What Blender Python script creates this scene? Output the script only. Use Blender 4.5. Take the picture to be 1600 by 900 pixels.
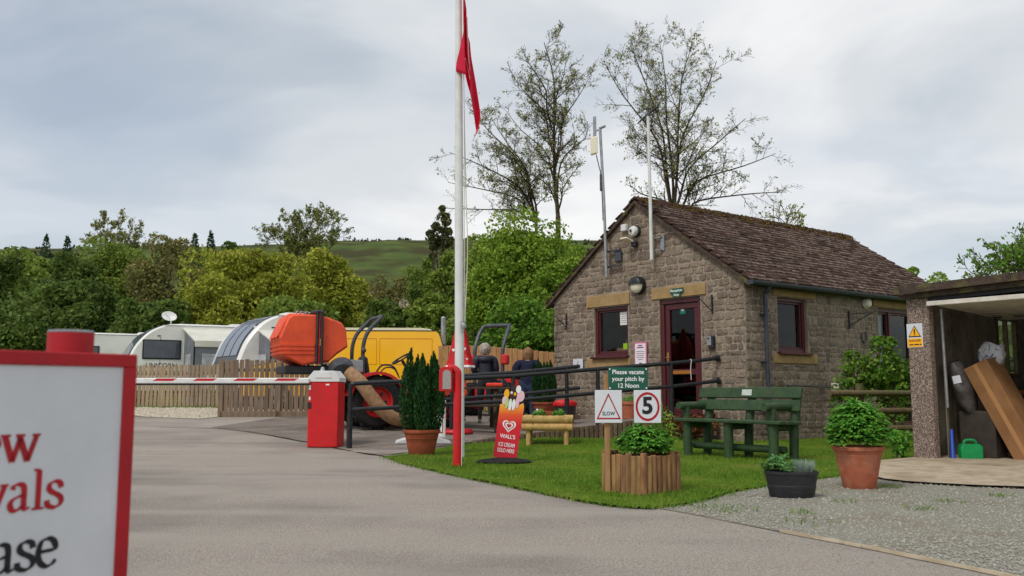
import bpy, bmesh, math, random
import numpy as np
from mathutils import Vector, Matrix, noise as mnoise

random.seed(11)
sc = bpy.context.scene
col = sc.collection
for o in list(bpy.data.objects): bpy.data.objects.remove(o)

# ------------------------------------------------------------------ camera
CAM_H = 0.85
PITCH = math.radians(6.52)
FPX = 1400.0
cam_d = bpy.data.cameras.new('camera')
cam = bpy.data.objects.new('camera', cam_d); col.objects.link(cam)
cam.location = (0, 0, CAM_H)
cam.rotation_euler = (math.radians(90) + PITCH, 0, 0)
cam_d.sensor_width = 36.0
cam_d.lens = 36.0 * FPX / 1600.0
cam_d.clip_start = 0.05
cam_d.clip_end = 5000
cam_d.dof.use_dof = True
cam_d.dof.focus_distance = 11.0
cam_d.dof.aperture_fstop = 5.0
sc.camera = cam

# ------------------------------------------------------------------ sky, sun, exposure
SUN_EL, SUN_AZ = math.radians(52), math.radians(218)
world = bpy.data.worlds.new('World'); sc.world = world
world.use_nodes = True
nt = world.node_tree; nt.nodes.clear()
def wn(t, **k):
    n = nt.nodes.new(t)
    for a, b in k.items(): setattr(n, a, b)
    return n
def wmath(op, a, b=None, c=None):
    n = wn('ShaderNodeMath', operation=op)
    for i, q in enumerate((a, b, c)):
        if q is None: continue
        if isinstance(q, (int, float)): n.inputs[i].default_value = q
        else: nt.links.new(q, n.inputs[i])
    return n.outputs[0]
sky = wn('ShaderNodeTexSky', sky_type='NISHITA')
sky.sun_disc = False; sky.sun_elevation = SUN_EL; sky.sun_rotation = SUN_AZ
sky.air_density = 1.0; sky.dust_density = 1.5; sky.ozone_density = 1.0
tc = wn('ShaderNodeTexCoord')
sep = wn('ShaderNodeSeparateXYZ'); nt.links.new(tc.outputs['Generated'], sep.inputs[0])
den = wmath('ADD', wmath('MAXIMUM', sep.outputs[2], 0.0), 0.16)
cmb = wn('ShaderNodeCombineXYZ')
nt.links.new(wmath('DIVIDE', sep.outputs[0], den), cmb.inputs[0])
nt.links.new(wmath('DIVIDE', sep.outputs[1], den), cmb.inputs[1])
def wnoise(scale, detail, rough, off):
    mp = wn('ShaderNodeMapping'); mp.inputs['Location'].default_value = off
    nt.links.new(cmb.outputs[0], mp.inputs[0])
    n = wn('ShaderNodeTexNoise'); n.inputs['Scale'].default_value = scale
    n.inputs['Detail'].default_value = detail; n.inputs['Roughness'].default_value = rough
    n.inputs['Distortion'].default_value = 0.35
    nt.links.new(mp.outputs[0], n.inputs['Vector']); return n.outputs['Fac']
def wramp(fac, stops):
    r = wn('ShaderNodeValToRGB'); r.color_ramp.interpolation = 'EASE'
    while len(r.color_ramp.elements) < len(stops): r.color_ramp.elements.new(0.5)
    for e, (p, c) in zip(r.color_ramp.elements, stops): e.position = p; e.color = (*c, 1)
    nt.links.new(fac, r.inputs[0]); return r.outputs[0]
# cloud brightness (grey bellies to white), in the sky's own physical units
cl = wramp(wnoise(1.0, 6, 0.52, (3.1, 1.7, 0)), [(0.30, (.52, .57, .62)), (0.44, (.66, .69, .72)), (0.55, (.79, .80, .81)), (0.67, (.90, .90, .89))])
thin = wramp(wnoise(0.55, 4, 0.5, (7.3, -2.2, 1)), [(0.42, (0, 0, 0)), (0.62, (1, 1, 1))])
scl = wn('ShaderNodeVectorMath', operation='SCALE'); nt.links.new(cl, scl.inputs[0]); scl.inputs['Scale'].default_value = 9.0
mx = wn('ShaderNodeMix', data_type='RGBA')
nt.links.new(wmath('MULTIPLY_ADD', thin, 0.38, 0.04), mx.inputs[0])
nt.links.new(scl.outputs[0], mx.inputs[6]); nt.links.new(sky.outputs[0], mx.inputs[7])
bg = wn('ShaderNodeBackground'); bg.inputs['Strength'].default_value = 0.1
nt.links.new(mx.outputs[2], bg.inputs['Color'])
wo = wn('ShaderNodeOutputWorld'); nt.links.new(bg.outputs[0], wo.inputs['Surface'])

sun_d = bpy.data.lights.new('sun', 'SUN'); sun = bpy.data.objects.new('sun', sun_d); col.objects.link(sun)
sun_d.energy = 1.5; sun_d.angle = math.radians(14); sun_d.color = (1.0, .96, .9)
sdir = Vector((math.sin(SUN_AZ) * math.cos(SUN_EL), math.cos(SUN_AZ) * math.cos(SUN_EL), math.sin(SUN_EL)))
sun.rotation_euler = (-sdir).to_track_quat('-Z', 'Y').to_euler()
sun.location = sdir * 50
sc.view_settings.view_transform = 'Standard'; sc.view_settings.look = 'None'
sc.view_settings.exposure = 0.28; sc.view_settings.gamma = 1.0
sc.view_settings.use_curve_mapping = False
sc.cycles.max_bounces = 6; sc.cycles.transparent_max_bounces = 16

# ------------------------------------------------------------------ helpers
def lin(*c):
    return tuple(((v / 255.0) / 12.92 if v <= 10 else (((v / 255.0) + .055) / 1.055) ** 2.4) for v in c)

def M(name, c, c2=None, scale=6.0, rough=.65, bump=0.0, bscale=60.0, metal=0.0, rand=0.0, island=0.0, spec=.4,
      detail=4.0, stretch=None, lo=.35, hi=.65, coat=0.0, transl=0.0, c3=None, s3=1.2, local=False, lo3=.5, hi3=.7, c4=None, s4=1.6, lo4=.66, hi4=.8, str4=None, c5=None, s5=9, lo5=.68, hi5=.72):
    m = bpy.data.materials.new(name); m.use_nodes = True
    t = m.node_tree; N = t.nodes; L = t.links
    b = N['Principled BSDF']
    b.inputs['Roughness'].default_value = rough; b.inputs['Metallic'].default_value = metal
    b.inputs['Specular IOR Level'].default_value = spec
    b.inputs['Coat Weight'].default_value = coat; b.inputs['Coat Roughness'].default_value = .08
    if local: src = N.new('ShaderNodeTexCoord').outputs['Object']
    else: src = N.new('ShaderNodeNewGeometry').outputs['Position']
    if stretch:
        mp = N.new('ShaderNodeMapping'); mp.inputs['Scale'].default_value = stretch
        L.new(src, mp.inputs[0]); src = mp.outputs[0]
    out = None
    def nz(s, d=detail):
        n = N.new('ShaderNodeTexNoise'); n.inputs['Scale'].default_value = s; n.inputs['Detail'].default_value = d
        n.inputs['Roughness'].default_value = .6
        L.new(src, n.inputs['Vector']); return n.outputs['Fac']
    def ramp(f, a, z):
        r = N.new('ShaderNodeMapRange'); r.inputs[1].default_value = a; r.inputs[2].default_value = z
        L.new(f, r.inputs[0]); return r.outputs[0]
    def mix(f, A, B):
        x = N.new('ShaderNodeMix'); x.data_type = 'RGBA'
        L.new(f, x.inputs[0])
        for i, q in ((6, A), (7, B)):
            if isinstance(q, tuple): x.inputs[i].default_value = (*q, 1)
            else: L.new(q, x.inputs[i])
        return x.outputs[2]
    if c2 is not None: out = mix(ramp(nz(scale), lo, hi), tuple(c), tuple(c2))
    if c3 is not None: out = mix(ramp(nz(s3, 3), lo3, hi3), out if out is not None else tuple(c), tuple(c3))
    if c4 is not None:
        if str4:
            keep = src; mp4 = N.new('ShaderNodeMapping'); mp4.inputs['Scale'].default_value = str4; mp4.inputs['Rotation'].default_value = (0, 0, .5); L.new(src, mp4.inputs[0]); src = mp4.outputs[0]
        f4 = nz(s4, 5)
        if str4: src = keep
        out = mix(ramp(f4, lo4, hi4), out if out is not None else tuple(c), tuple(c4))
    if c5 is not None: out = mix(ramp(nz(s5, 2), lo5, hi5), out if out is not None else tuple(c), tuple(c5))
    if rand or island:
        if island: rv = N.new('ShaderNodeNewGeometry').outputs['Random Per Island']; amt = island
        else: rv = N.new('ShaderNodeObjectInfo').outputs['Random']; amt = rand
        h = N.new('ShaderNodeHueSaturation')
        if out is None: h.inputs['Color'].default_value = (*c, 1)
        else: L.new(out, h.inputs['Color'])
        mr = N.new('ShaderNodeMapRange'); mr.inputs[3].default_value = 1 - amt; mr.inputs[4].default_value = 1 + amt
        L.new(rv, mr.inputs[0]); L.new(mr.outputs[0], h.inputs['Value'])
        m2 = N.new('ShaderNodeMath'); m2.operation = 'MULTIPLY'; m2.inputs[1].default_value = 7.31
        m3 = N.new('ShaderNodeMath'); m3.operation = 'FRACT'
        L.new(rv, m2.inputs[0]); L.new(m2.outputs[0], m3.inputs[0])
        mh = N.new('ShaderNodeMapRange'); mh.inputs[3].default_value = .5 - amt * .05; mh.inputs[4].default_value = .5 + amt * .05
        L.new(m3.outputs[0], mh.inputs[0]); L.new(mh.outputs[0], h.inputs['Hue'])
        out = h.outputs[0]
    if out is None: b.inputs['Base Color'].default_value = (*c, 1)
    else: L.new(out, b.inputs['Base Color'])
    if bump:
        bp = N.new('ShaderNodeBump'); bp.inputs['Strength'].default_value = bump; bp.inputs['Distance'].default_value = .02
        L.new(nz(bscale, 5), bp.inputs['Height']); L.new(bp.outputs[0], b.inputs['Normal'])
    if transl:
        tr = N.new('ShaderNodeBsdfTranslucent'); ms = N.new('ShaderNodeMixShader'); ms.inputs[0].default_value = transl
        if out is None: tr.inputs[0].default_value = (*c, 1)
        else: L.new(out, tr.inputs[0])
        L.new(b.outputs[0], ms.inputs[1]); L.new(tr.outputs[0], ms.inputs[2])
        L.new(ms.outputs[0], N['Material Output'].inputs['Surface'])
    return m

def glass_mat(name, tint=(.78, .82, .82), refl=.25):
    m = bpy.data.materials.new(name); m.use_nodes = True
    t = m.node_tree; N = t.nodes; L = t.links; N.remove(N['Principled BSDF'])
    tr = N.new('ShaderNodeBsdfTransparent'); tr.inputs[0].default_value = (*tint, 1)
    gl = N.new('ShaderNodeBsdfGlossy'); gl.inputs['Roughness'].default_value = .02
    fr = N.new('ShaderNodeLayerWeight'); fr.inputs[0].default_value = .5
    pw = N.new('ShaderNodeMath'); pw.operation = 'POWER'; pw.inputs[1].default_value = 4.0; L.new(fr.outputs['Facing'], pw.inputs[0])
    ad = N.new('ShaderNodeMath'); ad.operation = 'MULTIPLY_ADD'; ad.inputs[1].default_value = .5; ad.inputs[2].default_value = .012 + refl * .03
    L.new(pw.outputs[0], ad.inputs[0])
    ms = N.new('ShaderNodeMixShader'); L.new(ad.outputs[0], ms.inputs[0])
    L.new(tr.outputs[0], ms.inputs[1]); L.new(gl.outputs[0], ms.inputs[2])
    L.new(ms.outputs[0], N['Material Output'].inputs['Surface'])
    return m

def catmull(pts, n=6, closed=False):
    pts = [Vector(p) for p in pts]; out = []
    k = len(pts)
    for i in range(k if closed else k - 1):
        p0 = pts[(i - 1) % k] if closed or i > 0 else pts[0] * 2 - pts[1]
        p1 = pts[i]; p2 = pts[(i + 1) % k]
        p3 = pts[(i + 2) % k] if closed or i + 2 < k else pts[-1] * 2 - pts[-2]
        for j in range(n):
            t = j / n
            out.append(.5 * ((2 * p1) + (p2 - p0) * t + (2 * p0 - 5 * p1 + 4 * p2 - p3) * t * t + (3 * p1 - p0 - 3 * p2 + p3) * t ** 3))
    if not closed: out.append(pts[-1])
    return out

class MB:
    def __init__(s): s.v = []; s.f = []; s.m = []; s.cur = 0; s.T = None
    def add(s, vs, fs, T=None):
        o = len(s.v)
        for p in vs:
            p = Vector(p)
            if T is not None: p = T @ p
            if s.T is not None: p = s.T @ p
            s.v.append(tuple(p))
        for f in fs: s.f.append(tuple(i + o for i in f)); s.m.append(s.cur)
        return s
    def box(s, c, d, R=None, b=0.0):
        h = [x / 2 for x in d]; b = min(b, min(h) * .9)
        vs = []; fs = []; vid = {}
        for sx in (-1, 1):
            for sy in (-1, 1):
                for sz in (-1, 1):
                    sg = (sx, sy, sz)
                    if b <= 0:
                        vid[sg] = len(vs); vs.append([sg[i] * h[i] for i in range(3)])
                    else:
                        for a in range(3):
                            vid[sg, a] = len(vs); vs.append([sg[i] * (h[i] - (0 if i == a else b)) for i in range(3)])
        key = (lambda sg, a: vid[sg]) if b <= 0 else (lambda sg, a: vid[sg, a])
        for a in range(3):
            p, q = (a + 1) % 3, (a + 2) % 3
            for sg in (-1, 1):
                f = []
                for (u, w) in ((-1, -1), (1, -1), (1, 1), (-1, 1)):
                    k = [0, 0, 0]; k[a] = sg; k[p] = u; k[q] = w; f.append(key(tuple(k), a))
                fs.append(f if sg > 0 else f[::-1])
            if b > 0:
                for u in (-1, 1):
                    for w in (-1, 1):
                        def kk(sa, ax):
                            k = [0, 0, 0]; k[a] = sa; k[p] = u; k[q] = w; return vid[tuple(k), ax]
                        f = [kk(-1, p), kk(1, p), kk(1, q), kk(-1, q)]
                        fs.append(f[::-1] if u * w > 0 else f)
        if b > 0:
            for sx in (-1, 1):
                for sy in (-1, 1):
                    for sz in (-1, 1):
                        f = [vid[(sx, sy, sz), a] for a in range(3)]
                        fs.append(f if sx * sy * sz > 0 else f[::-1])
        T = Matrix.Translation(c)
        if R is not None: T = T @ (R.to_4x4() if len(R) == 3 else R)
        return s.add(vs, fs, T)
    def tube(s, pts, r, n=8, cap=True, closed=False, sy=1.0):
        pts = [Vector(p) for p in pts]; k = len(pts)
        rs = r if isinstance(r, (list, tuple)) else [r] * k
        vs = []; fs = []; ref = None
        for i, p in enumerate(pts):
            if closed: d = pts[(i + 1) % k] - pts[i - 1]
            else: d = pts[min(i + 1, k - 1)] - pts[max(i - 1, 0)]
            if d.length < 1e-9: d = Vector((0, 0, 1))
            d.normalize()
            if ref is None:
                ref = Vector((0, 0, 1)) if abs(d.z) < .9 else Vector((0, 1, 0))
            a = (ref - d * ref.dot(d))
            if a.length < 1e-6: a = d.orthogonal()
            a.normalize(); ref = a; b = d.cross(a)
            for j in range(n):
                t = 2 * math.pi * j / n
                vs.append(p + a * (math.cos(t) * rs[i]) + b * (math.sin(t) * rs[i] * sy))
        for i in range(k if closed else k - 1):
            for j in range(n):
                i2 = (i + 1) % k
                fs.append((i * n + j, i * n + (j + 1) % n, i2 * n + (j + 1) % n, i2 * n + j))
        if cap and not closed:
            fs.append(tuple(range(n - 1, -1, -1))); fs.append(tuple((k - 1) * n + j for j in range(n)))
        return s.add(vs, fs)
    def lathe(s, prof, n=24, T=None, sx=1.0, sy=1.0, cap=True):
        vs = []; fs = []; k = len(prof)
        for (r, z) in prof:
            for j in range(n):
                t = 2 * math.pi * j / n; vs.append((r * math.cos(t) * sx, r * math.sin(t) * sy, z))
        for i in range(k - 1):
            for j in range(n):
                fs.append((i * n + j, i * n + (j + 1) % n, (i + 1) * n + (j + 1) % n, (i + 1) * n + j))
        if cap:
            fs.append(tuple(range(n - 1, -1, -1))); fs.append(tuple((k - 1) * n + j for j in range(n)))
        return s.add(vs, fs, T)
    def prism(s, poly, h0, h1, T=None, taper=0.0):
        # poly in local x,z ; extruded along local y from h0 to h1
        n = len(poly)
        cx = sum(p[0] for p in poly) / n; cz = sum(p[1] for p in poly) / n
        if taper:
            e = abs(h1 - h0) * .0 + taper
            lay = [(h0, 1), (h0 + math.copysign(e, h1 - h0), 0), (h1 - math.copysign(e, h1 - h0), 0), (h1, 1)]
        else: lay = [(h0, 0), (h1, 0)]
        vs = []
        for (y, sh) in lay:
            for (x, z) in poly:
                if sh:
                    dx, dz = x - cx, z - cz; L_ = math.hypot(dx, dz) or 1
                    vs.append((x - dx / L_ * taper, y, z - dz / L_ * taper))
                else: vs.append((x, y, z))
        fs = []
        for l in range(len(lay) - 1):
            for j in range(n):
                fs.append((l * n + j, l * n + (j + 1) % n, (l + 1) * n + (j + 1) % n, (l + 1) * n + j))
        fs.append(tuple(range(n - 1, -1, -1))); fs.append(tuple((len(lay) - 1) * n + j for j in range(n)))
        return s.add(vs, fs, T)
    def ball(s, c, r, n=12, m=8, sc3=(1, 1, 1)):
        pr = []
        vs = []; fs = []
        for i in range(1, m):
            ph = math.pi * i / m
            for j in range(n):
                t = 2 * math.pi * j / n
                vs.append((c[0] + r * sc3[0] * math.sin(ph) * math.cos(t), c[1] + r * sc3[1] * math.sin(ph) * math.sin(t), c[2] - r * sc3[2] * math.cos(ph)))
        for i in range(m - 2):
            for j in range(n):
                fs.append((i * n + j, i * n + (j + 1) % n, (i + 1) * n + (j + 1) % n, (i + 1) * n + j))
        b0 = len(vs); vs.append((c[0], c[1], c[2] - r * sc3[2])); vs.append((c[0], c[1], c[2] + r * sc3[2]))
        for j in range(n):
            fs.append((b0, (j + 1) % n, j)); fs.append((b0 + 1, (m - 2) * n + j, (m - 2) * n + (j + 1) % n))
        return s.add(vs, fs)
    def mesh(s, name, mats, smooth=35, recalc=True):
        me = bpy.data.meshes.new(name); me.from_pydata(s.v, [], s.f)
        for m in (mats if isinstance(mats, (list, tuple)) else [mats]): me.materials.append(m)
        if max(s.m, default=0) > 0: me.polygons.foreach_set('material_index', s.m)
        if recalc and len(s.f) < 60000:
            bm = bmesh.new(); bm.from_mesh(me); bmesh.ops.recalc_face_normals(bm, faces=bm.faces); bm.to_mesh(me); bm.free()
        if smooth:
            me.polygons.foreach_set('use_smooth', [True] * len(me.polygons)); me.set_sharp_from_angle(angle=math.radians(smooth))
        me.update(); return me
    def build(s, name, mats, parent=None, loc=None, rz=0.0, smooth=35, recalc=True):
        o = bpy.data.objects.new(name, s.mesh(name, mats, smooth, recalc)); col.objects.link(o)
        if parent is not None: o.parent = parent
        if loc is not None: o.location = loc
        if rz: o.rotation_euler = (0, 0, rz)
        return o

def tag(o, label=None, cat=None, group=None, kind=None):
    if label: o['label'] = label
    if cat: o['category'] = cat
    if group: o['group'] = group
    if kind: o['kind'] = kind
    return o
def thing(name, label, cat, loc=(0, 0, 0), rz=0.0, group=None):
    o = bpy.data.objects.new(name, None); col.objects.link(o)
    o.location = loc; o.rotation_euler = (0, 0, rz); o.empty_display_size = .1
    return tag(o, label, cat, group)
def inst(name, me, parent=None, loc=(0, 0, 0), rot=None, scale=None):
    o = bpy.data.objects.new(name, me); col.objects.link(o)
    if parent is not None: o.parent = parent
    o.location = loc
    if rot is not None: o.rotation_euler = rot
    if scale is not None: o.scale = scale
    return o
def basis(right, up, origin=(0, 0, 0)):
    r = Vector(right).normalized(); u = Vector(up).normalized(); n = r.cross(u)
    m = Matrix((r, u, n)).transposed().to_4x4(); m.translation = Vector(origin); return m
def text(s, size, mat, parent, T, bold=0.0, align='CENTER', name='lettering', squeeze=1.0, spacing=1.0):
    cu = bpy.data.curves.new(name, 'FONT'); cu.body = s; cu.size = size; cu.align_x = align; cu.align_y = 'CENTER'
    cu.offset = bold * size; cu.extrude = .0006; cu.resolution_u = 3; cu.space_line = .95; cu.space_character = spacing
    t = bpy.data.objects.new(name, cu); col.objects.link(t)
    dg = bpy.context.evaluated_depsgraph_get()
    me = bpy.data.meshes.new_from_object(t.evaluated_get(dg)); bpy.data.objects.remove(t)
    me.name = name; me.transform(T @ Matrix.Diagonal((squeeze, 1, 1, 1)))
    me.materials.clear(); me.materials.append(mat)
    o = bpy.data.objects.new(name, me); col.objects.link(o); o.parent = parent
    return o

# pixel of the photograph (1600 x 900) -> place in the world, used to measure where things stand
def _ray(px, py):
    u = (px - 800) / FPX; v = (450 - py) / FPX
    return Vector((u, math.cos(PITCH) - v * math.sin(PITCH), math.sin(PITCH) + v * math.cos(PITCH)))
def at(px, py, Y):
    d = _ray(px, py); t = Y / d.y; return Vector((0, 0, CAM_H)) + d * t
def sstep(a, b, x):
    t = max(0.0, min(1.0, (x - a) / (b - a))); return t * t * (3 - 2 * t)
def gz(x, y):
    r = .045 * max(0.0, min(y, 21.4) - 12.5)
    return r * (1 - sstep(-1.0, 1.6, x)) if y < 17 else r * (1 - sstep(-1.0, 1.6, x) * (1 - sstep(17, 24, y)))
def Gt(px, py):
    z = 0.0
    for _ in range(25):
        d = _ray(px, py); t = (z - CAM_H) / d.z; p = Vector((0, 0, CAM_H)) + d * t
        z = .6 * z + .4 * gz(p.x, p.y)
    return Vector((p.x, p.y, gz(p.x, p.y)))

# numpy mesh of many small separate faces
def quads(name, V, k, mat, parent=None, smooth=False):
    V = np.asarray(V, dtype=np.float32).reshape(-1, 3); n = len(V) // k
    me = bpy.data.meshes.new(name)
    me.vertices.add(n * k); me.vertices.foreach_set('co', V.ravel())
    me.loops.add(n * k); me.loops.foreach_set('vertex_index', np.arange(n * k, dtype=np.int32))
    me.polygons.add(n); me.polygons.foreach_set('loop_start', np.arange(0, n * k, k, dtype=np.int32))
    me.update(calc_edges=True); me.materials.append(mat)
    o = bpy.data.objects.new(name, me); col.objects.link(o)
    if parent is not None: o.parent = parent
    return o
def leafquads(P, size, rng, aspect=.55, up=.5, dirs=None):
    n = len(P)
    if dirs is None:
        a = rng.normal(size=(n, 3))
    else: a = dirs + rng.normal(size=(n, 3)) * .25
    a /= np.linalg.norm(a, axis=1)[:, None] + 1e-9
    nr = rng.normal(size=(n, 3)); nr[:, 2] += up * 2
    b = np.cross(nr, a); b /= np.linalg.norm(b, axis=1)[:, None] + 1e-9
    s = np.asarray(size).reshape(-1, 1) * np.ones((n, 1))
    a = a * s; b = b * s * aspect
    return np.stack([P - a, P + b - a * .1, P + a, P - b - a * .1], axis=1)

# ------------------------------------------------------------------ materials
asphalt = M('asphalt', lin(112, 105, 98), lin(194, 184, 172), scale=85, rough=.95, bump=.8, bscale=120, spec=.12, c3=lin(120, 114, 109), s3=.42, lo3=.46, hi3=.74, detail=9, lo=.30, hi=.66, c4=lin(172, 163, 153), s4=.9, lo4=.46, hi4=.72, str4=(.25, 1.6, 1), c5=lin(96, 90, 85), s5=2.6, lo5=.71, hi5=.85)
asphalt_old = M('asphalt_old', lin(104, 97, 91), lin(150, 139, 129), scale=70, rough=.95, bump=.6, bscale=120, spec=.12, c3=lin(98, 90, 84), s3=.7, detail=9, c4=lin(150, 140, 130), s4=1.3, lo4=.5, hi4=.72, c5=lin(74, 68, 64), s5=2.2, lo5=.66, hi5=.76)
gravel_m = M('gravel_bed', lin(122, 121, 110), lin(182, 176, 160), scale=110, rough=.97, bump=1.0, bscale=120, spec=.1, c3=lin(142, 126, 104), s3=.9, lo3=.5, hi3=.75, detail=6)
pebble_m = M('pebble', lin(152, 150, 140), rough=.9, island=.26, spec=.15)
pale_gravel = M('pale_gravel', lin(170, 158, 140), lin(212, 203, 186), scale=40, rough=.95, bump=.8, bscale=60, spec=.1)
concrete = M('concrete', lin(160, 145, 122), lin(182, 168, 146), scale=9, rough=.95, bump=.3, bscale=90, spec=.1, c3=lin(140, 126, 104), s3=2)
turf_m = M('turf', lin(72, 96, 26), lin(100, 124, 36), scale=14, rough=1, bump=.6, bscale=90, spec=.05, c3=lin(112, 116, 50), s3=1.3)
grass_m = M('grass', lin(94, 130, 42), rough=.7, island=.32, transl=.3, spec=.15, c2=lin(116, 144, 52), scale=2.2, c3=lin(136, 146, 66), s3=1.1, lo3=.55, hi3=.75)
field_m = M('field', lin(70, 100, 32), lin(98, 124, 46), scale=.05, rough=1, spec=.05, c3=lin(62, 74, 34), s3=.018, bump=.3, bscale=.6)
hill_m = M('hill_grass', lin(70, 86, 46), lin(90, 104, 54), scale=.06, rough=1, spec=.05, c3=lin(66, 66, 42), s3=.035, lo3=.46, hi3=.58, detail=8)
stone_m = M('sandstone', lin(121, 108, 95), lin(150, 136, 121), scale=16, rough=.95, bump=1.0, bscale=30, rand=.20, spec=.12, c3=lin(106, 93, 83), s3=2.1, lo3=.47, hi3=.7)
mortar_m = M('mortar', lin(172, 157, 139), lin(144, 130, 114), scale=22, rough=.97, bump=.6, bscale=70, spec=.08, c3=lin(128, 114, 98), s3=1.6)
ashlar_m = M('dressed_stone', lin(154, 127, 88), lin(168, 142, 102), scale=7, rough=.9, bump=.25, bscale=70, spec=.1, c3=lin(150, 122, 80), s3=4)
tile_m = M('roof_tile', lin(58, 43, 37), lin(76, 57, 50), scale=26, rough=.92, bump=.7, bscale=60, rand=.3, spec=.12, c3=lin(106, 88, 79), s3=9, lo3=.58, hi3=.75)
tile_edge = M('tile_edge', lin(122, 105, 96), lin(64, 48, 42), scale=11, lo=.42, hi=.6, rough=.95, rand=.25, spec=.1)
moss_m = M('moss', lin(86, 66, 34), lin(122, 100, 40), scale=12, rough=1, bump=1, bscale=50, island=.3, spec=.05)
black_m = M('black_paint', lin(26, 27, 30), rough=.42, spec=.4, c2=lin(38, 39, 43), scale=18)
plastic_blk = M('black_plastic', lin(34, 35, 38), lin(46, 46, 50), scale=12, rough=.55)
rubber_m = M('rubber', lin(30, 30, 32), lin(46, 45, 44), scale=25, rough=.85, spec=.2)
gutter_m = M('gutter_plastic', lin(48, 52, 62), lin(60, 64, 74), scale=10, rough=.45)
maroon_m = M('maroon_frame', lin(84, 30, 34), lin(72, 25, 28), scale=30, rough=.42, spec=.45, stretch=(1, 1, .2))
glass_m = glass_mat('window_glass')
glass_dark = glass_mat('dark_glass', (.12, .13, .14), .5)
glass_van = M('caravan_window', lin(52, 58, 68), lin(72, 78, 88), scale=2.5, rough=.08, spec=.8)
white_m = M('white_paint', lin(222, 222, 220), lin(206, 206, 204), scale=5, rough=.5)
white_gloss = M('white_shell', lin(232, 231, 226), lin(216, 215, 208), scale=1.4, rough=.3, spec=.5)
cream_m = M('cream_plastic', lin(226, 220, 196), rough=.5)
grey_metal = M('galvanised', lin(168, 170, 172), lin(140, 142, 146), scale=14, rough=.45, metal=.5)
dark_metal = M('dark_metal', lin(66, 70, 76), lin(84, 88, 94), scale=20, rough=.5, metal=.3)
red_m = M('red_paint', lin(210, 20, 26), lin(190, 16, 22), scale=3, rough=.42, spec=.45, c3=lin(176, 34, 34), s3=7, lo3=.55, hi3=.8, c5=lin(120, 60, 52), s5=26, lo5=.70, hi5=.76, bump=.05, bscale=60)
red_dull = M('red_plastic', lin(200, 24, 34), lin(176, 18, 28), scale=8, rough=.5)
sign_red = M('sign_red', lin(178, 18, 32), lin(160, 14, 27), scale=9, rough=.5, c5=lin(150, 50, 56), s5=60, lo5=.7, hi5=.78)
sign_white = M('sign_white', lin(214, 217, 222), lin(206, 209, 214), scale=6, rough=.45)
sign_green = M('sign_green', lin(20, 84, 66), rough=.45)
teal_m = M('teal_print', lin(16, 110, 100), rough=.5)
ink_black = M('black_print', lin(28, 26, 30), rough=.6)
ink_white = M('white_print', lin(236, 236, 236), rough=.6)
yellow_m = M('sign_yellow', lin(250, 178, 20), rough=.5)
orange_m = M('orange_moulding', lin(232, 88, 48), lin(212, 74, 42), scale=4, rough=.5, spec=.35, bump=.12, bscale=90, c3=lin(186, 72, 48), s3=5, lo3=.55, hi3=.8, c5=lin(120, 84, 62), s5=16, lo5=.68, hi5=.8)
van_yellow = M('van_yellow', lin(255, 192, 8), lin(252, 186, 6), scale=2, rough=.28, spec=.5, coat=.4)
hose_m = M('hose_canvas', lin(170, 134, 100), lin(140, 108, 78), scale=16, rough=.8, bump=.3, bscale=40)
terracotta = M('terracotta', lin(184, 108, 80), lin(164, 92, 68), scale=9, rough=.85, bump=.15, bscale=90, spec=.2, c3=lin(190, 128, 102), s3=5)
terracotta_d = M('terracotta_dark', lin(162, 84, 58), lin(140, 70, 48), scale=9, rough=.85, bump=.15, bscale=90, spec=.2, c3=lin(128, 78, 56), s3=6)
wood_new = M('log_wood', lin(206, 170, 108), lin(176, 140, 84), scale=10, rough=.8, bump=.3, bscale=50, stretch=(1, 1, 1), rand=.12, c3=lin(150, 112, 66), s3=6)
wood_planter = M('planter_log', lin(172, 130, 86), lin(120, 86, 56), scale=9, rough=.85, bump=.5, bscale=40, stretch=(2, 2, .35), rand=.28, c3=lin(84, 62, 44), s3=3)
wood_stake = M('stake_wood', lin(172, 136, 94), lin(146, 110, 72), scale=12, rough=.85, bump=.3, bscale=50, stretch=(2, 2, .3))
picket_m = M('picket_wood', lin(140, 120, 101), lin(108, 92, 78), scale=8, rough=.92, bump=.3, bscale=40, stretch=(3, 3, .3), rand=.2)
picket_l = M('pale_picket_wood', lin(160, 141, 114), lin(128, 111, 88), scale=8, rough=.92, bump=.3, bscale=40, stretch=(3, 3, .3), rand=.2)
board_m = M('larch_board', lin(196, 152, 104), lin(172, 128, 84), scale=8, rough=.88, bump=.25, bscale=40, stretch=(3, 3, .3), rand=.13)
bench_m = M('green_bench_paint', lin(54, 80, 47), lin(41, 63, 38), scale=10, rough=.6, bump=.25, bscale=60, stretch=(1, 1, 1), c3=lin(66, 72, 48), s3=7, lo3=.56, hi3=.75)
rail_wood = M('weathered_rail', lin(112, 96, 68), lin(88, 76, 52), scale=12, rough=.92, bump=.3, bscale=50, c3=lin(84, 92, 46), s3=3)
table_m = M('table_wood', lin(84, 66, 52), lin(62, 50, 40), scale=12, rough=.8, bump=.2, bscale=50)
bark_m = M('bark', lin(92, 80, 62), lin(66, 56, 44), scale=7, rough=.95, bump=.7, bscale=20, spec=.08, c3=lin(96, 100, 66), s3=1.2)
bark_d = M('twig_bark', lin(84, 74, 60), lin(64, 55, 46), scale=3, rough=.95, spec=.08)
soil_m = M('soil', lin(60, 46, 36), lin(80, 62, 48), scale=40, rough=1, bump=1, bscale=60, spec=.05)
agg_m = M('exposed_aggregate', lin(160, 142, 131), lin(88, 75, 69), scale=75, rough=.9, bump=.9, bscale=75, spec=.15, lo=.42, hi=.58, c3=lin(188, 166, 150), s3=50, lo3=.56, hi3=.62, detail=2)
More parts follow.
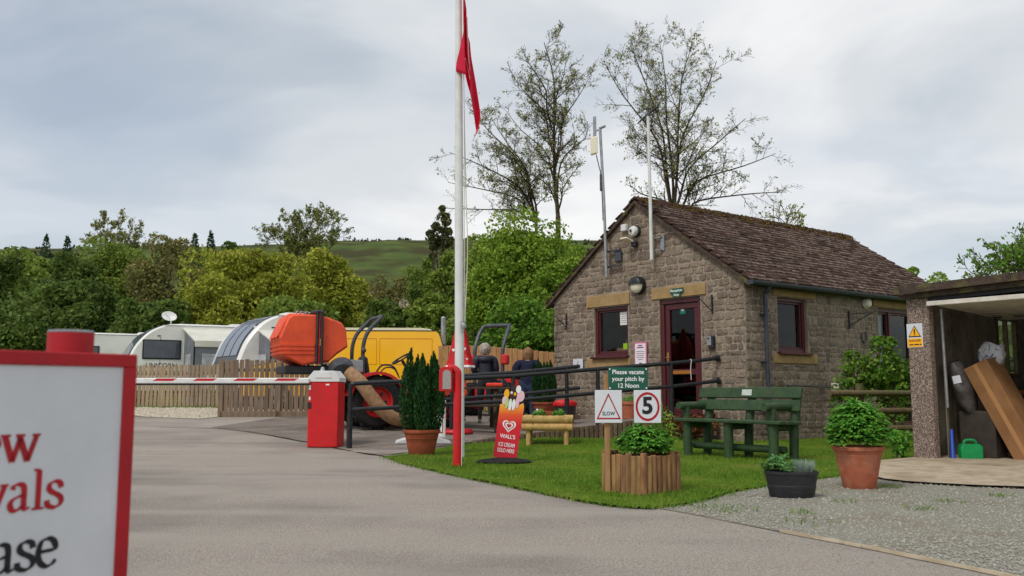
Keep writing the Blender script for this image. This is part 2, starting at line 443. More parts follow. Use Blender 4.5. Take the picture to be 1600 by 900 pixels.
panel_m = M('concrete_panel', lin(136, 126, 110), lin(106, 97, 84), scale=5, rough=.95, bump=.3, bscale=50, c3=lin(92, 84, 72), s3=2.2)
fascia_m = M('mossy_fascia', lin(62, 51, 45), lin(84, 69, 58), scale=14, rough=.95, bump=.7, bscale=50, c3=lin(98, 92, 54), s3=3.5, lo3=.52, hi3=.7)
door_white = M('garage_door_white', lin(214, 208, 196), lin(190, 182, 168), scale=7, rough=.5)
card_m = M('cardboard', lin(150, 110, 76), lin(134, 96, 64), scale=5, rough=.9, spec=.1)
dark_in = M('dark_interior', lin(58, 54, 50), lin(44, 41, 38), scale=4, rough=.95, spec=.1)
def leafm(name, a, b, isl=.35, tr=.35, scale=.5): return M(name, a, b, scale=scale, rough=.6, island=isl, transl=tr, spec=.15)
lf_dark = leafm('leaf_dark', lin(88, 108, 52), lin(108, 128, 60))
lf_mid = leafm('leaf_mid', lin(118, 138, 60), lin(138, 156, 70))
lf_bright = leafm('leaf_bright', lin(120, 148, 52), lin(146, 170, 64))
lf_yel = leafm('leaf_yellowgreen', lin(144, 150, 54), lin(166, 170, 68))
lf_brown = leafm('leaf_budding', lin(142, 134, 84), lin(124, 126, 72))
lf_pale = leafm('leaf_pale', lin(146, 150, 92), lin(164, 166, 104))
lf_con = leafm('needle_dark', lin(46, 70, 46), lin(62, 86, 54), tr=.1)
lf_potcon = leafm('cypress_green', lin(34, 66, 34), lin(50, 88, 40), tr=.15, scale=9)
lf_plant = leafm('plant_green', lin(98, 160, 62), lin(132, 188, 78), tr=.3, scale=9)
lf_silver = leafm('silver_leaf', lin(168, 182, 168), lin(140, 158, 146), tr=.2, scale=9)
lf_shrub = leafm('shrub_green', lin(88, 124, 44), lin(116, 150, 56), tr=.3, scale=3)
lf_red = leafm('bronze_leaf', lin(96, 50, 36), lin(120, 76, 44), tr=.2, scale=6)
navy = M('navy_quilt', lin(32, 36, 52), lin(24, 27, 40), scale=20, rough=.55, bump=.4, bscale=14, stretch=(.4, .4, 1.6))
navy2 = M('navy_fleece', lin(23, 30, 56), lin(18, 24, 45), scale=12, rough=.9, bump=.2, bscale=60)
trouser_m = M('dark_trousers', lin(34, 36, 44), lin(44, 46, 54), scale=9, rough=.9)
jeans_m = M('blue_jeans', lin(50, 66, 92), lin(40, 54, 76), scale=12, rough=.9)
shoe_m = M('pale_shoe', lin(204, 198, 190), lin(176, 170, 164), scale=16, rough=.7)
skin_m = M('skin', lin(206, 160, 134), lin(196, 148, 122), scale=12, rough=.6)
hair_w = M('grey_hair', lin(186, 178, 166), lin(128, 120, 108), scale=34, rough=.7, bump=.8, bscale=60, stretch=(1, 1, .3))
hair_b = M('sandy_hair', lin(150, 112, 76), lin(118, 84, 56), scale=34, rough=.7, bump=.8, bscale=60, stretch=(1, 1, .3))
# ================================================================== SETTING: ground, road, lawn, hill
def grid_obj(name, xs, ys, zf, mat):
    nx, ny = len(xs), len(ys)
    v = [(x, y, zf(x, y)) for y in ys for x in xs]
    f = [(j * nx + i, j * nx + i + 1, (j + 1) * nx + i + 1, (j + 1) * nx + i) for j in range(ny - 1) for i in range(nx - 1)]
    me = bpy.data.meshes.new(name); me.from_pydata(v, [], f); me.materials.append(mat)
    me.polygons.foreach_set('use_smooth', [True] * len(f)); me.update()
    o = bpy.data.objects.new(name, me); col.objects.link(o); return o
def spaced(a, b, near, far_, c=0.0):
    out = []; x = c
    s = near
    while x < b: out.append(x); x += s; s = min(far_, s * 1.18)
    out.append(b); x = c - near; s = near; neg = []
    while x > a: neg.append(x); x -= s; s = min(far_, s * 1.18)
    neg.append(a); return sorted(neg) + out
tag(grid_obj('ground', spaced(-900, 900, 1.0, 80), spaced(-60, 1500, 1.0, 80, 12), lambda x, y: gz(x, y) - .02, field_m), kind='structure')

def sheet(name, poly, zf, mat, step=.6):
    bm = bmesh.new(); bm.faces.new([bm.verts.new((p[0], p[1], 0)) for p in poly])
    bmesh.ops.triangulate(bm, faces=bm.faces[:])
    xs = [p[0] for p in poly]; ys = [p[1] for p in poly]
    for ax, a, b in ((0, min(xs), max(xs)), (1, min(ys), max(ys))):
        k = int((b - a) / step)
        for i in range(1, k + 1):
            co = [0, 0, 0]; co[ax] = a + i * step; no = [0, 0, 0]; no[ax] = 1
            bmesh.ops.bisect_plane(bm, geom=bm.verts[:] + bm.edges[:] + bm.faces[:], plane_co=co, plane_no=no)
    for v in bm.verts: v.co.z = zf(v.co.x, v.co.y)
    bmesh.ops.recalc_face_normals(bm, faces=bm.faces)
    for f in bm.faces:
        if f.normal.z < 0: f.normal_flip()
        f.smooth = True
    me = bpy.data.meshes.new(name); bm.to_mesh(me); bm.free(); me.materials.append(mat)
    o = bpy.data.objects.new(name, me); col.objects.link(o); return o
def inpoly(x, y, poly):
    c = False; n = len(poly)
    for i in range(n):
        x1, y1 = poly[i]; x2, y2 = poly[i - 1]
        if (y1 > y) != (y2 > y) and x < (x2 - x1) * (y - y1) / (y2 - y1) + x1: c = not c
    return c

road_poly = [(-40, -8), (9, -8), (9, 9.0), (4.2, 10.6), (4.4, 20), (-2.5, 21.2), (-4.0, 21.4), (-9, 22.0), (-14, 23.0), (-40, 27)]
road = sheet('road', road_poly, lambda x, y: gz(x, y) + .002, asphalt, 1.0); tag(road, kind='structure')
fore_poly = [tuple(Gt(*p)[:2]) for p in ((330, 668), (400, 676), (470, 690), (545, 704), (600, 714))] + [(-1.5, 11.5), (-1.0, 12.25), (.3, 13.4), (1.2, 18.5), (.9, 20.4), (-4.4, 20.6)]
tag(sheet('forecourt', fore_poly, lambda x, y: gz(x, y) + .007, asphalt_old, .5), kind='structure')
# pale gravel in front of the picket fence
gp = [(-13.5, 23.6), (-13.5, 21.0), (-9.2, 20.6), (-7.6, 18.9), (-6.35, 18.4), (-5.9, 19.6), (-4.6, 20.8), (-4.4, 22.6)]
tag(sheet('gravel_verge', gp, lambda x, y: gz(x, y) + .012, pale_gravel, .7), kind='structure')

lawn_poly = catmull([(-1.55, 11.28, 0), (-1.2, 10.35, 0), (-.80, 9.5, 0), (-.35, 8.6, 0), (.11, 7.75, 0), (.5, 7.0, 0), (.92, 6.56, 0), (1.25, 6.72, 0), (1.65, 7.3, 0), (2.15, 7.95, 0), (2.7, 8.5, 0), (3.2, 8.95, 0), (3.75, 9.7, 0), (4.2, 10.5, 0)], 5)
lawn_poly = [(p.x + .045 * mnoise.noise(Vector((p.x * 4, p.y * 4, 3))), p.y + .045 * mnoise.noise(Vector((p.x * 4, p.y * 4, 8)))) for p in lawn_poly]
lawn_poly += [(4.75, 10.95), (5.6, 11.9), (8.6, 13.9), (8.6, 18.3), (3.83, 14.62), (3.4, 14.95), (2.6, 14.66), (1.3, 14.22), (0, 13.77), (-.85, 13.3), (-1.15, 12.6)]
def lawn_z(x, y): return max(gz(x, y) * .6, 0) + .085 * sstep(11.6, 14.0, y) * (1 - sstep(2.4, 3.7, x)) * sstep(-1.0, .6, x) + .026 + .012 * mnoise.noise(Vector((x * 1.3, y * 1.3, 0)))
lawn = tag(sheet('lawn', lawn_poly, lawn_z, turf_m, .4), kind='structure')
gravel_poly = [(1.05, 6.62), (1.3, 6.8), (1.7, 7.4), (2.15, 8.0), (2.7, 8.55), (3.25, 9.0), (3.8, 9.75), (4.3, 10.6), (9, 10.6), (9, -3), (4.4, -1.0), (3.3, 1.9), (2.6, 3.6), (2.1, 4.55), (1.62, 5.5), (1.28, 6.2)]
tag(sheet('gravel_yard', gravel_poly, lambda x, y: .008 + .006 * mnoise.noise(Vector((x, y, 2))), gravel_m, .5), kind='structure')
# worn concrete edging between road and gravel
ed = MB()
ep = catmull([(1.62, 5.52, 0), (1.95, 4.88, 0), (2.3, 4.12, 0), (2.75, 3.2, 0), (3.3, 1.9, 0)], 8)
vs = []
for i, p in enumerate(ep):
    d = (ep[min(i + 1, len(ep) - 1)] - ep[max(i - 1, 0)]).normalized(); nrm = Vector((-d.y, d.x, 0))
    w = .022 + .02 * mnoise.noise(p * 4)
    vs += [p + nrm * w + Vector((0, 0, .006)), p + nrm * w * .7 + Vector((0, 0, .02)), p - nrm * w * .7 + Vector((0, 0, .02)), p - nrm * w + Vector((0, 0, .006))]
ed.add(vs, [(i * 4 + j, i * 4 + j + 1, i * 4 + j + 5, i * 4 + j + 4) for i in range(len(ep) - 1) for j in range(3)])
tag(ed.build('kerb_edging', concrete), kind='structure')
# garage apron slab
ap = catmull([(4.15, 10.32, 0), (3.72, 9.4, 0), (3.5, 8.75, 0), (3.62, 8.32, 0), (4.0, 8.02, 0), (4.5, 7.78, 0), (5.4, 7.2, 0), (6.4, 6.6, 0)], 6)
ap = [(p.x + .03 * mnoise.noise(p * 5), p.y + .03 * mnoise.noise(p * 5 + Vector((7, 0, 0)))) for p in ap] + [(8.5, 9.3), (6.4, 12.0)]
tag(sheet('concrete_apron', ap, lambda x, y: .03 + .035 * sstep(-.2, 1.2, (y - 8.3) * .6 + (x - 3.9) * .6), concrete, .4), kind='structure')
# cracks in the tarmac
for pts in ([(545, 706), (600, 712), (660, 702), (730, 694)], [(250, 668), (360, 672), (470, 690), (540, 704)], [(540, 704), (590, 712), (610, 716)]):
    c = MB(); P = catmull([Gt(*p) for p in pts], 10); vv = []
    for i, p in enumerate(P):
        d = (P[min(i + 1, len(P) - 1)] - P[max(i - 1, 0)]); d.z = 0; d.normalize(); nn = Vector((-d.y, d.x, 0))
        w = .018 + .012 * mnoise.noise(p * 3); j = nn * (.04 * mnoise.noise(p * 2.3 + Vector((9, 0, 0))))
        z = Vector((0, 0, gz(p.x, p.y) + .012 - p.z))
        vv += [p + j + nn * w + z, p + j - nn * w + z]
    c.add(vv, [(2 * i, 2 * i + 1, 2 * i + 3, 2 * i + 2) for i in range(len(P) - 1)])
    c.build('crack', soil_m, road)

# grass blades (one mass)
rng = np.random.default_rng(5)
def scatter(poly, n, rng, dens=None):
    xs = [p[0] for p in poly]; ys = [p[1] for p in poly]; out = []
    while len(out) < n:
        x = rng.uniform(min(xs), max(xs)); y = rng.uniform(min(ys), max(ys))
        if dens is not None and rng.random() > dens(x, y): continue
        if inpoly(x, y, poly): out.append((x, y))
    return out
bare = [(2.45, 11.35, .5), (2.9, 10.7, .45), (2.65, 11.1, .4)]
def gd(x, y):
    d = .35 + .65 * min(1, 60 / (y * y))
    for (bx, by, br) in bare:
        if (x - bx) ** 2 + (y - by) ** 2 < br * br * .5: d *= .25
    return d
pts = scatter(lawn_poly, 105000, rng, gd)
P = np.array([(x, y, lawn_z(x, y) - .004) for x, y in pts])
n = len(P); ang = rng.uniform(0, 6.283, n); h = rng.uniform(.012, .034, n) * (1 + .5 * np.sin(P[:, 0] * 3.1 + P[:, 1] * 2.2)); w = rng.uniform(.003, .0055, n)
ln = rng.normal(size=(n, 2)) * .45 * h[:, None]
A = P.copy(); A[:, 0] += np.cos(ang) * w; A[:, 1] += np.sin(ang) * w
B = P.copy(); B[:, 0] -= np.cos(ang) * w; B[:, 1] -= np.sin(ang) * w
Ct = P.copy(); Ct[:, 0] += ln[:, 0]; Ct[:, 1] += ln[:, 1]; Ct[:, 2] += h
g = quads('grass', np.stack([A, B, Ct], 1), 3, grass_m); tag(g, 'short mown green grass blades covering the lawn', 'grass', kind='stuff')
# weeds in the gravel and ragged grass at the lawn edge
wp = []
for (cx, cy, r, k) in [(3.25, 7.95, .14, 90), (2.5, 6.9, .1, 30), (2.9, 6.5, .12, 40), (3.3, 6.9, .12, 40), (2.0, 6.3, .1, 25), (3.9, 7.3, .12, 50), (1.5, 6.5, .25, 90), (4.1, 10.3, .2, 120), (1.9, 5.9, .2, 35), (2.4, 7.6, .25, 60), (4.2, 6.8, .1, 40)]:
    for _ in range(k):
        a = random.uniform(0, 6.28); q = r * math.sqrt(random.random()); wp.append((cx + q * math.cos(a), cy + q * math.sin(a), .012))
for (x, y) in lawn_poly[:66]:
    for _ in range(46): wp.append((x + random.gauss(0, .05), y + random.gauss(0, .05), .016))
P = np.array(wp); n = len(P); ang = rng.uniform(0, 6.283, n); h = rng.uniform(.015, .045, n); w = .004
A = P.copy(); A[:, 0] += np.cos(ang) * w; B = P.copy(); B[:, 0] -= np.cos(ang) * w; Ct = P.copy(); Ct[:, :2] += rng.normal(size=(n, 2)) * .02; Ct[:, 2] += h
tag(quads('weeds', np.stack([A, B, Ct], 1), 3, grass_m), 'sparse weeds and straggling grass at the gravel edge', 'weeds', kind='stuff')

# loose pebbles on the gravel (one mass)
def pebbles(name, poly, n, rng, zf, smin, smax, mat, label, dens=None):
    p = np.array(scatter(poly, n, rng, dens)); s = rng.uniform(smin, smax, n) * rng.choice([1, 1, 1, 1.5], n)
    base = np.array([(1, 0, 0), (-.5, .87, 0), (-.5, -.87, 0), (.1, .1, .75), (0, 0, -.5)], float)
    F = [(0, 1, 3), (1, 2, 3), (2, 0, 3)]
    a = rng.uniform(0, 6.28, n); V = np.zeros((n, 5, 3))
    st = 1 + rng.normal(size=(n, 5)) * .18
    for k in range(5):
        bx, by, bz = base[k]
        V[:, k, 0] = (bx * np.cos(a) - by * np.sin(a)) * s * st[:, k] + p[:, 0]
        V[:, k, 1] = (bx * np.sin(a) + by * np.cos(a)) * s * st[:, k] + p[:, 1]
        V[:, k, 2] = bz * s * st[:, k] + np.array([zf(x, y) for x, y in p]) + s * .05
    T = np.concatenate([V[:, f, :] for f in F], axis=1)
    me = bpy.data.meshes.new(name)
    fl = [tuple(np.array(f) + 5 * i) for i in range(n) for f in F]
    me.from_pydata(V.reshape(-1, 3).tolist(), [], [tuple(int(q) for q in f) for f in fl]); me.materials.append(mat)
    o = bpy.data.objects.new(name, me); col.objects.link(o); return tag(o, label, 'gravel', kind='stuff')
pebbles('gravel', [q for q in gravel_poly if q[1] > 2] , 22000, rng, lambda x, y: .010, .0035, .009, pebble_m, 'loose grey gravel stones spread over the yard', lambda x, y: min(1, 16 / (y * y)) if x < y * .66 else .0)
pebbles('pale_gravel_stones', gp, 3500, rng, lambda x, y: gz(x, y) + .016, .012, .03, pale_gravel, 'pale gravel stones along the picket fence foot')
pebbles('road_grit', [(1.0, 6.5), (1.25, 6.15), (1.6, 5.45), (2.05, 4.5), (2.6, 3.5), (2.3, 3.4), (1.7, 4.4), (1.2, 5.4), (.8, 6.2)], 1500, rng, lambda x, y: .003, .002, .0055, pebble_m, 'loose grit strewn along the tarmac edge')
st = MB(); st.ball((1.95, 4.93, .02), .014, 7, 5, (1.3, .9, .7)); tag(st.build('loose_stone', concrete, smooth=0), 'small pale loose stone lying on the gravel edge', 'stone')

# far hill
def hill_z(x, y):
    ridge = 67 + 2.5 * math.sin(x * .012 + 1.0) + 2.0 * mnoise.noise(Vector((x * .02, 0, 0)))
    ridge -= 22 * sstep(0, 190, x)
    t = sstep(95, 420, y)
    return -3 + (ridge + 3) * (t ** 1.0) + 4 * mnoise.noise(Vector((x * .015, y * .015, 1))) * t * (1 - sstep(330, 420, y)) + 1.3 * mnoise.noise(Vector((x * .06, y * .06, 5))) * t
tag(grid_obj('hill', [-900 + 12 * i for i in range(151)], [90 + 9 * i for i in range(48)], hill_z, hill_m), kind='structure')

# ================================================================== THE STONE BUILDING
BL, BW, EAVE, APEX = 6.9, 4.85, 2.70, 4.36
ang_b = math.radians(37.3)
bld = thing('stone_building', 'small stone reception building with brown tiled gable roof', 'building', (3.81, 14.6, 0), ang_b)
# local: x along the side wall, y along the gable (away, leftwards); gable face at x=0, side face at y=0
g_open = [(2.70, 3.63, 1.50, 2.44), (0.94, 1.90, .40, 2.47)]                # window, door (s0,s1,z0,z1)
s_open = [(0.86, 1.70, 1.50, 2.43), (3.96, 5.35, .15, 2.42)]
def wall_cells(mb, smax, zmin, zmax, opens, to3, depth):
    ss = sorted({0, smax, *[o[0] for o in opens], *[o[1] for o in opens]}); zs = sorted({zmin, zmax, *[o[2] for o in opens], *[o[3] for o in opens]})
    for i in range(len(ss) - 1):
        for j in range(len(zs) - 1):
            cs, cz = (ss[i] + ss[i + 1]) / 2, (zs[j] + zs[j + 1]) / 2
            if any(o[0] < cs < o[1] and o[2] < cz < o[3] for o in opens): continue
            q = [(ss[i], zs[j]), (ss[i + 1], zs[j]), (ss[i + 1], zs[j + 1]), (ss[i], zs[j + 1])]
            mb.add([to3(a, b, 0) for a, b in q] + [to3(a, b, depth) for a, b in q], [(0, 1, 2, 3), (7, 6, 5, 4)])
    for (a, b, c, d) in opens:
        q = [(a, c), (b, c), (b, d), (a, d)]
        mb.add([to3(s, z, 0) for s, z in q] + [to3(s, z, depth) for s, z in q], [(i, (i + 1) % 4, (i + 1) % 4 + 4, i + 4) for i in range(4)])
gab3 = lambda s, z, d: (d, s, z)          # d>0 is into the building
sid3 = lambda s, z, d: (s, d, z)
mb = MB(); wall_cells(mb, BW, -.3, EAVE, g_open, gab3, .22)
mb.add([gab3(0, EAVE, 0), gab3(BW, EAVE, 0), gab3(BW / 2, APEX, 0), gab3(0, EAVE, .22), gab3(BW, EAVE, .22), gab3(BW / 2, APEX, .22)], [(0, 1, 2), (5, 4, 3)])
gable_wall = mb.build('gable_wall', mortar_m, bld, smooth=0, recalc=False)
mb = MB(); wall_cells(mb, BL, -.3, EAVE, s_open, sid3, .22); side_wall = mb.build('side_wall', mortar_m, bld, smooth=0, recalc=False)
mb = MB(); mb.box((BL / 2, BW - .11, 1.2), (BL, .216, 3.0)); mb.build('rear_wall', stone_m, bld)
mb = MB(); mb.box((BL - .11, BW / 2, 1.2), (.214, BW - .45, 3.0)); mb.prism([(.1, EAVE), (BW - .1, EAVE), (BW / 2, APEX - .08)], -.1, .1, Matrix(((0, 1, 0, BL - .11), (1, 0, 0, 0), (0, 0, 1, 0), (0, 0, 0, 1))))
mb.build('end_wall', stone_m, bld)
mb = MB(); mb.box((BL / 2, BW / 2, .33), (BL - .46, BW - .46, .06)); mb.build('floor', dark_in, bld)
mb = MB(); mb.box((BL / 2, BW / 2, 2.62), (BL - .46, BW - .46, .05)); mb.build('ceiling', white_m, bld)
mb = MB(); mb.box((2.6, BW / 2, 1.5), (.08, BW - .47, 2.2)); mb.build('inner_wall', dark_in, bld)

def clip(poly, a, b, c):      # keep a*x+b*y<=c
    out = []
    for i in range(len(poly)):
        p, q = poly[i - 1], poly[i]; dp = a * p[0] + b * p[1] - c; dq = a * q[0] + b * q[1] - c
        if (dp <= 0) != (dq <= 0):
            t = dp / (dp - dq); out.append((p[0] + (q[0] - p[0]) * t, p[1] + (q[1] - p[1]) * t))
        if dq <= 0: out.append(q)
    return out
def sub_rect(r, o, g=.012):
    a, b, c, d = r; p, q, e, f = o[0] - g, o[1] + g, o[2] - g, o[3] + g
    if b <= p or a >= q or d <= e or c >= f: return [r]
    out = []
    if a < p: out.append((a, p, c, d))
    if b > q: out.append((q, b, c, d))
    m0, m1 = max(a, p), min(b, q)
    if c < e: out.append((m0, m1, c, e))
    if d > f: out.append((m0, m1, f, d))
    return [x for x in out if x[1] - x[0] > .04 and x[3] - x[2] > .035]
lint_g = [(2.63, 3.84, 2.455, 2.685), (.80, 2.07, 2.48, 2.69)]
sill_g = [(2.62, 3.84, 1.25, 1.46)]
lint_s = [(.74, 1.94, 2.44, 2.63), (3.78, 5.5, 2.43, 2.63)]
sill_s = [(.70, 1.94, 1.30, 1.47)]
stones = []     # (size on picture, polygon, to3, parent)
def lay(smax, zmin, ztop, blocks, to3, par, rnd, far0, fars, clips=()):
    z = zmin
    while z < ztop:
        h = rnd.choice([.085, .10, .12, .13, .14, .16, .18]); s = -rnd.uniform(0, .2)
        while s < smax:
            wd = rnd.uniform(.10, .28) if h < .15 else rnd.uniform(.15, .36)
            r = (max(s, 0), min(s + wd, smax), z, z + h); s += wd
            if r[1] - r[0] < .05: continue
            rects = [r]
            if rnd.random() < .16 and h > .14 and r[1] - r[0] > .2:          # two thin stones in one course
                mz = z + h * rnd.uniform(.4, .6); rects = [(r[0], r[1], z, mz), (r[0], r[1], mz, z + h)]
            for o in blocks: rects = [y for x in rects for y in sub_rect(x, o)]
            for (a, b, c, d) in rects:
                j = .009; g = rnd.uniform(.005, .011)
                a += g; b -= g; c += g; d -= g
                if b - a < .03 or d - c < .025: continue
                k = min(.03, (b - a) * .16, (d - c) * .22)
                J = lambda: rnd.uniform(-j, j)
                pl = [(a + k + J(), c + J()), ((a + b) / 2 + J(), c + J()), (b - k + J(), c + J()), (b + J(), c + k + J()), (b + J(), d - k + J()),
                      (b - k + J(), d + J()), ((a + b) / 2 + J(), d + J()), (a + k + J(), d + J()), (a + J(), d - k + J()), (a + J(), c + k + J())]
                for (ca, cb, cc) in clips: pl = clip(pl, ca, cb, cc)
                if len(pl) < 3: continue
                cx = sum(p[0] for p in pl) / len(pl)
                stones.append(((b - a) * (d - c) * fars / (far0 + cx * .8) ** 2, pl, to3, par, rnd.uniform(.005, .02)))
        z += h
rs = random.Random(3)
m_ = (APEX - EAVE) / (BW / 2)
lay(BW, -.1, APEX - .05, g_open + lint_g + sill_g, gab3, gable_wall, rs, 14.6, .8, [(m_, 1, EAVE + m_ * BW - .06), (-m_, 1, EAVE - .06)])
lay(BL, -.1, EAVE - .02, s_open + lint_s + sill_s, sid3, side_wall, rs, 14.6, .55)
stones.sort(key=lambda q: -q[0])
def stone_geo(pl, to3, pr):
    n = len(pl); cx = sum(p[0] for p in pl) / n; cz = sum(p[1] for p in pl) / n
    V = [to3(p[0], p[1], .004) for p in pl] + [to3(cx + (p[0] - cx) * .93, cz + (p[1] - cz) * .91, -pr * rs.uniform(.55, 1.0)) for p in pl] + [to3(cx, cz, -pr * 1.15)]
    F = [(i, (i + 1) % n, n + (i + 1) % n, n + i) for i in range(n)] + [(n + i, n + (i + 1) % n, 2 * n) for i in range(n)]
    return V, F
rest = MB()
for k, (_, pl, to3, par, pr) in enumerate(stones):
    V, F = stone_geo(pl, to3, pr)
    if k < 300: MB().add(V, F).build('stone', stone_m, par, smooth=50)
    else: rest.add(V, F)
tag(rest.build('small_stones', M('sandstone_mass', lin(121, 108, 95), lin(150, 136, 121), scale=16, rough=.95, bump=1.0, bscale=30, island=.20, spec=.12, c3=lin(106, 93, 83), s3=2.1, lo3=.47, hi3=.7), bld, smooth=50), kind='stuff')
for nm, lst, to3 in (('lintel', lint_g, gab3), ('sill_stone', sill_g, gab3), ('lintel', lint_s, sid3), ('sill_stone', sill_s, sid3)):
    for (a, b, c, d) in lst:
        q = MB(); ctr = to3((a + b) / 2, (c + d) / 2, .03); sz = (.12, b - a - .01, d - c - .01) if to3 is gab3 else (b - a - .01, .12, d - c - .01)
        q.box(ctr, sz, b=.006); q.build(nm, ashlar_m, bld)
# quoins tint is left to the stones; roof
SL = math.hypot(BW / 2, APEX - EAVE); pitch_r = math.atan2(APEX - EAVE, BW / 2)
OV, VG = .16, .07
mb = MB()
for sgn in (0, 1):
    # underlay slab for each slope
    y0, y1 = (-OV, BW / 2) if sgn == 0 else (BW + OV, BW / 2)
    z0 = EAVE - OV * math.tan(pitch_r) + .03; z1 = APEX + .03
    mb.add([(-VG, y0, z0), (BL + VG, y0, z0), (BL + VG, y1, z1), (-VG, y1, z1), (-VG, y0, z0 - .06), (BL + VG, y0, z0 - .06), (BL + VG, y1, z1 - .06), (-VG, y1, z1 - .06)],
           [(0, 1, 2, 3), (7, 6, 5, 4), (0, 4, 5, 1), (1, 5, 6, 2), (3, 2, 6, 7), (0, 3, 7, 4)])
roof = mb.build('roof', fascia_m, bld, smooth=0)
tmesh = []
for k in range(7):
    r2 = random.Random(k); q = MB(); w, L_ = .222, .21
    V = []
    for (z, e) in ((0, 0), (.026 + .006 * r2.random(), .004)):
        V += [(-w / 2 + e, -L_ / 2 + r2.uniform(-.012, .006) + e, z), (0, -L_ / 2 + r2.uniform(-.012, .004) + e, z), (w / 2 - e, -L_ / 2 + r2.uniform(-.012, .006) + e, z), (w / 2 - e, L_ / 2, z), (-w / 2 + e, L_ / 2, z)]
    w3 = r2.uniform(.035, .085); zt_ = V[5][2]; V += [(-w / 2 + .004, V[5][1] + w3 * r2.uniform(.6, 1.3), zt_), (w / 2 - .004, V[7][1] + w3 * r2.uniform(.6, 1.3), zt_)]
    q.add(V, [(4, 3, 2, 1, 0), (10, 11, 8, 9)] + [(i, (i + 1) % 5, (i + 1) % 5 + 5, i + 5) for i in (3,)] + [(2, 3, 8, 11, 7), (4, 0, 5, 10, 9)])
    q.cur = 1 if k not in (1, 4) else 0; q.add(V, [(0, 1, 6, 5), (1, 2, 7, 6), (5, 6, 7, 11, 10)])
    tmesh.append(q.mesh('roof_tile', [tile_m, tile_edge], smooth=0))
rows = int((SL + OV / math.cos(pitch_r)) / .128)
tiles = []
for sgn in (0, 1):
    for r in range(rows + 1):
        u = -OV / math.cos(pitch_r) + .085 + r * .128          # distance up the slope
        if u > SL - .02: continue
        off = .11 if r % 2 else 0
        for c in range(33):
            x = -VG + .10 + off + c * .2135
            if x > BL + VG - .06: continue
            y = u * math.cos(pitch_r); z = EAVE + u * math.sin(pitch_r) + .052
            tiles.append((sgn, x, y if sgn == 0 else BW - y, z))
vis = sorted([t for t in tiles if t[0] == 0], key=lambda t: (t[1] * .8 + 14) ** 2 + t[2] * 1.5)
tl_rest = MB(); rt = random.Random(9)
def tile_rot(sgn): return (pitch_r - .10 + rt.uniform(-.025, .025), rt.uniform(-.02, .02), rt.uniform(-.03, .03) + (math.pi if sgn else 0))
for k, (sgn, x, y, z) in enumerate(vis + [t for t in tiles if t[0] == 1]):
    me = tmesh[rt.randrange(7)]; rot = tile_rot(sgn)
    from_e = Matrix.Translation((x, y, z + rt.uniform(-.003, .005))) @ __import__('mathutils').Euler(rot, 'XYZ').to_matrix().to_4x4()
    if k < 300:
        o = inst('roof_tile', me, roof); o.matrix_local = from_e
    else:
        tl_rest.add([v.co for v in me.vertices], [tuple(p.vertices) for p in me.polygons], from_e)
        tl_rest.m[-len(me.polygons):] = [p.material_index for p in me.polygons]
tile_mass = M('roof_tile_mass', lin(58, 43, 37), lin(76, 57, 50), scale=26, rough=.92, bump=.7, bscale=60, island=.3, spec=.12, c3=lin(106, 88, 79), s3=9, lo3=.58, hi3=.75)
tag(tl_rest.build('far_roof_tiles', [tile_mass, tile_edge], roof, smooth=0, recalc=False), kind='stuff')
# ridge tiles with moss
for i in range(16):
    q = MB(); L_ = .45; x0 = -VG + i * .445; a = .17
    dz = rt.uniform(-.008, .008)
    prof = [(-a, -.10), (-a * .55, -.012), (0, .03), (a * .55, -.012), (a, -.10), (a * .5, -.05), (0, -.01), (-a * .5, -.05)]
    q.prism(prof, x0, min(x0 + L_, BL + VG), Matrix(((0, 1, 0, 0), (1, 0, 0, BW / 2), (0, 0, 1, APEX + .085 + dz), (0, 0, 0, 1))), taper=.008)
    q.build('ridge_tile', tile_m, roof, smooth=30)
mp = []
for _ in range(5200):
    x = random.uniform(-VG, BL + VG); a = random.gauss(0, .13)
    if mnoise.noise(Vector((x * 2.5, 0, 0))) < random.uniform(-.6, .25): continue
    mp.append((x, BW / 2 + a, APEX + .105 - abs(a) * .62 + random.uniform(-.01, .02)))
tag(quads('moss', leafquads(np.array(mp), rng.uniform(.012, .035, len(mp)), rng, .7), 4, moss_m, roof), kind='stuff')
# verge stones along the gable slopes
for sgn in (0, 1):
    for i in range(9):
        u0 = -.22 + i * (SL + .2) / 9; u1 = u0 + (SL + .2) / 9 - .006
        def pt(u, off): 
            y = u * math.cos(pitch_r) - off * math.sin(pitch_r) * -1 * 0; z = EAVE + u * math.sin(pitch_r) + off
            return (y if sgn == 0 else BW - y, z)
        q = MB(); V = []
        for xx in (-VG - .012, .02):
            for (u, of) in ((u0, -.05), (u1, -.05), (u1, .022), (u0, .022)):
                y, z = pt(u, of + rt.uniform(-.004, .004)); V.append((xx, y, z))
        q.add(V, [(0, 1, 2, 3), (7, 6, 5, 4), (0, 4, 5, 1), (1, 5, 6, 2), (2, 6, 7, 3), (3, 7, 4, 0)]); q.build('verge_board', fascia_m, roof, smooth=0)
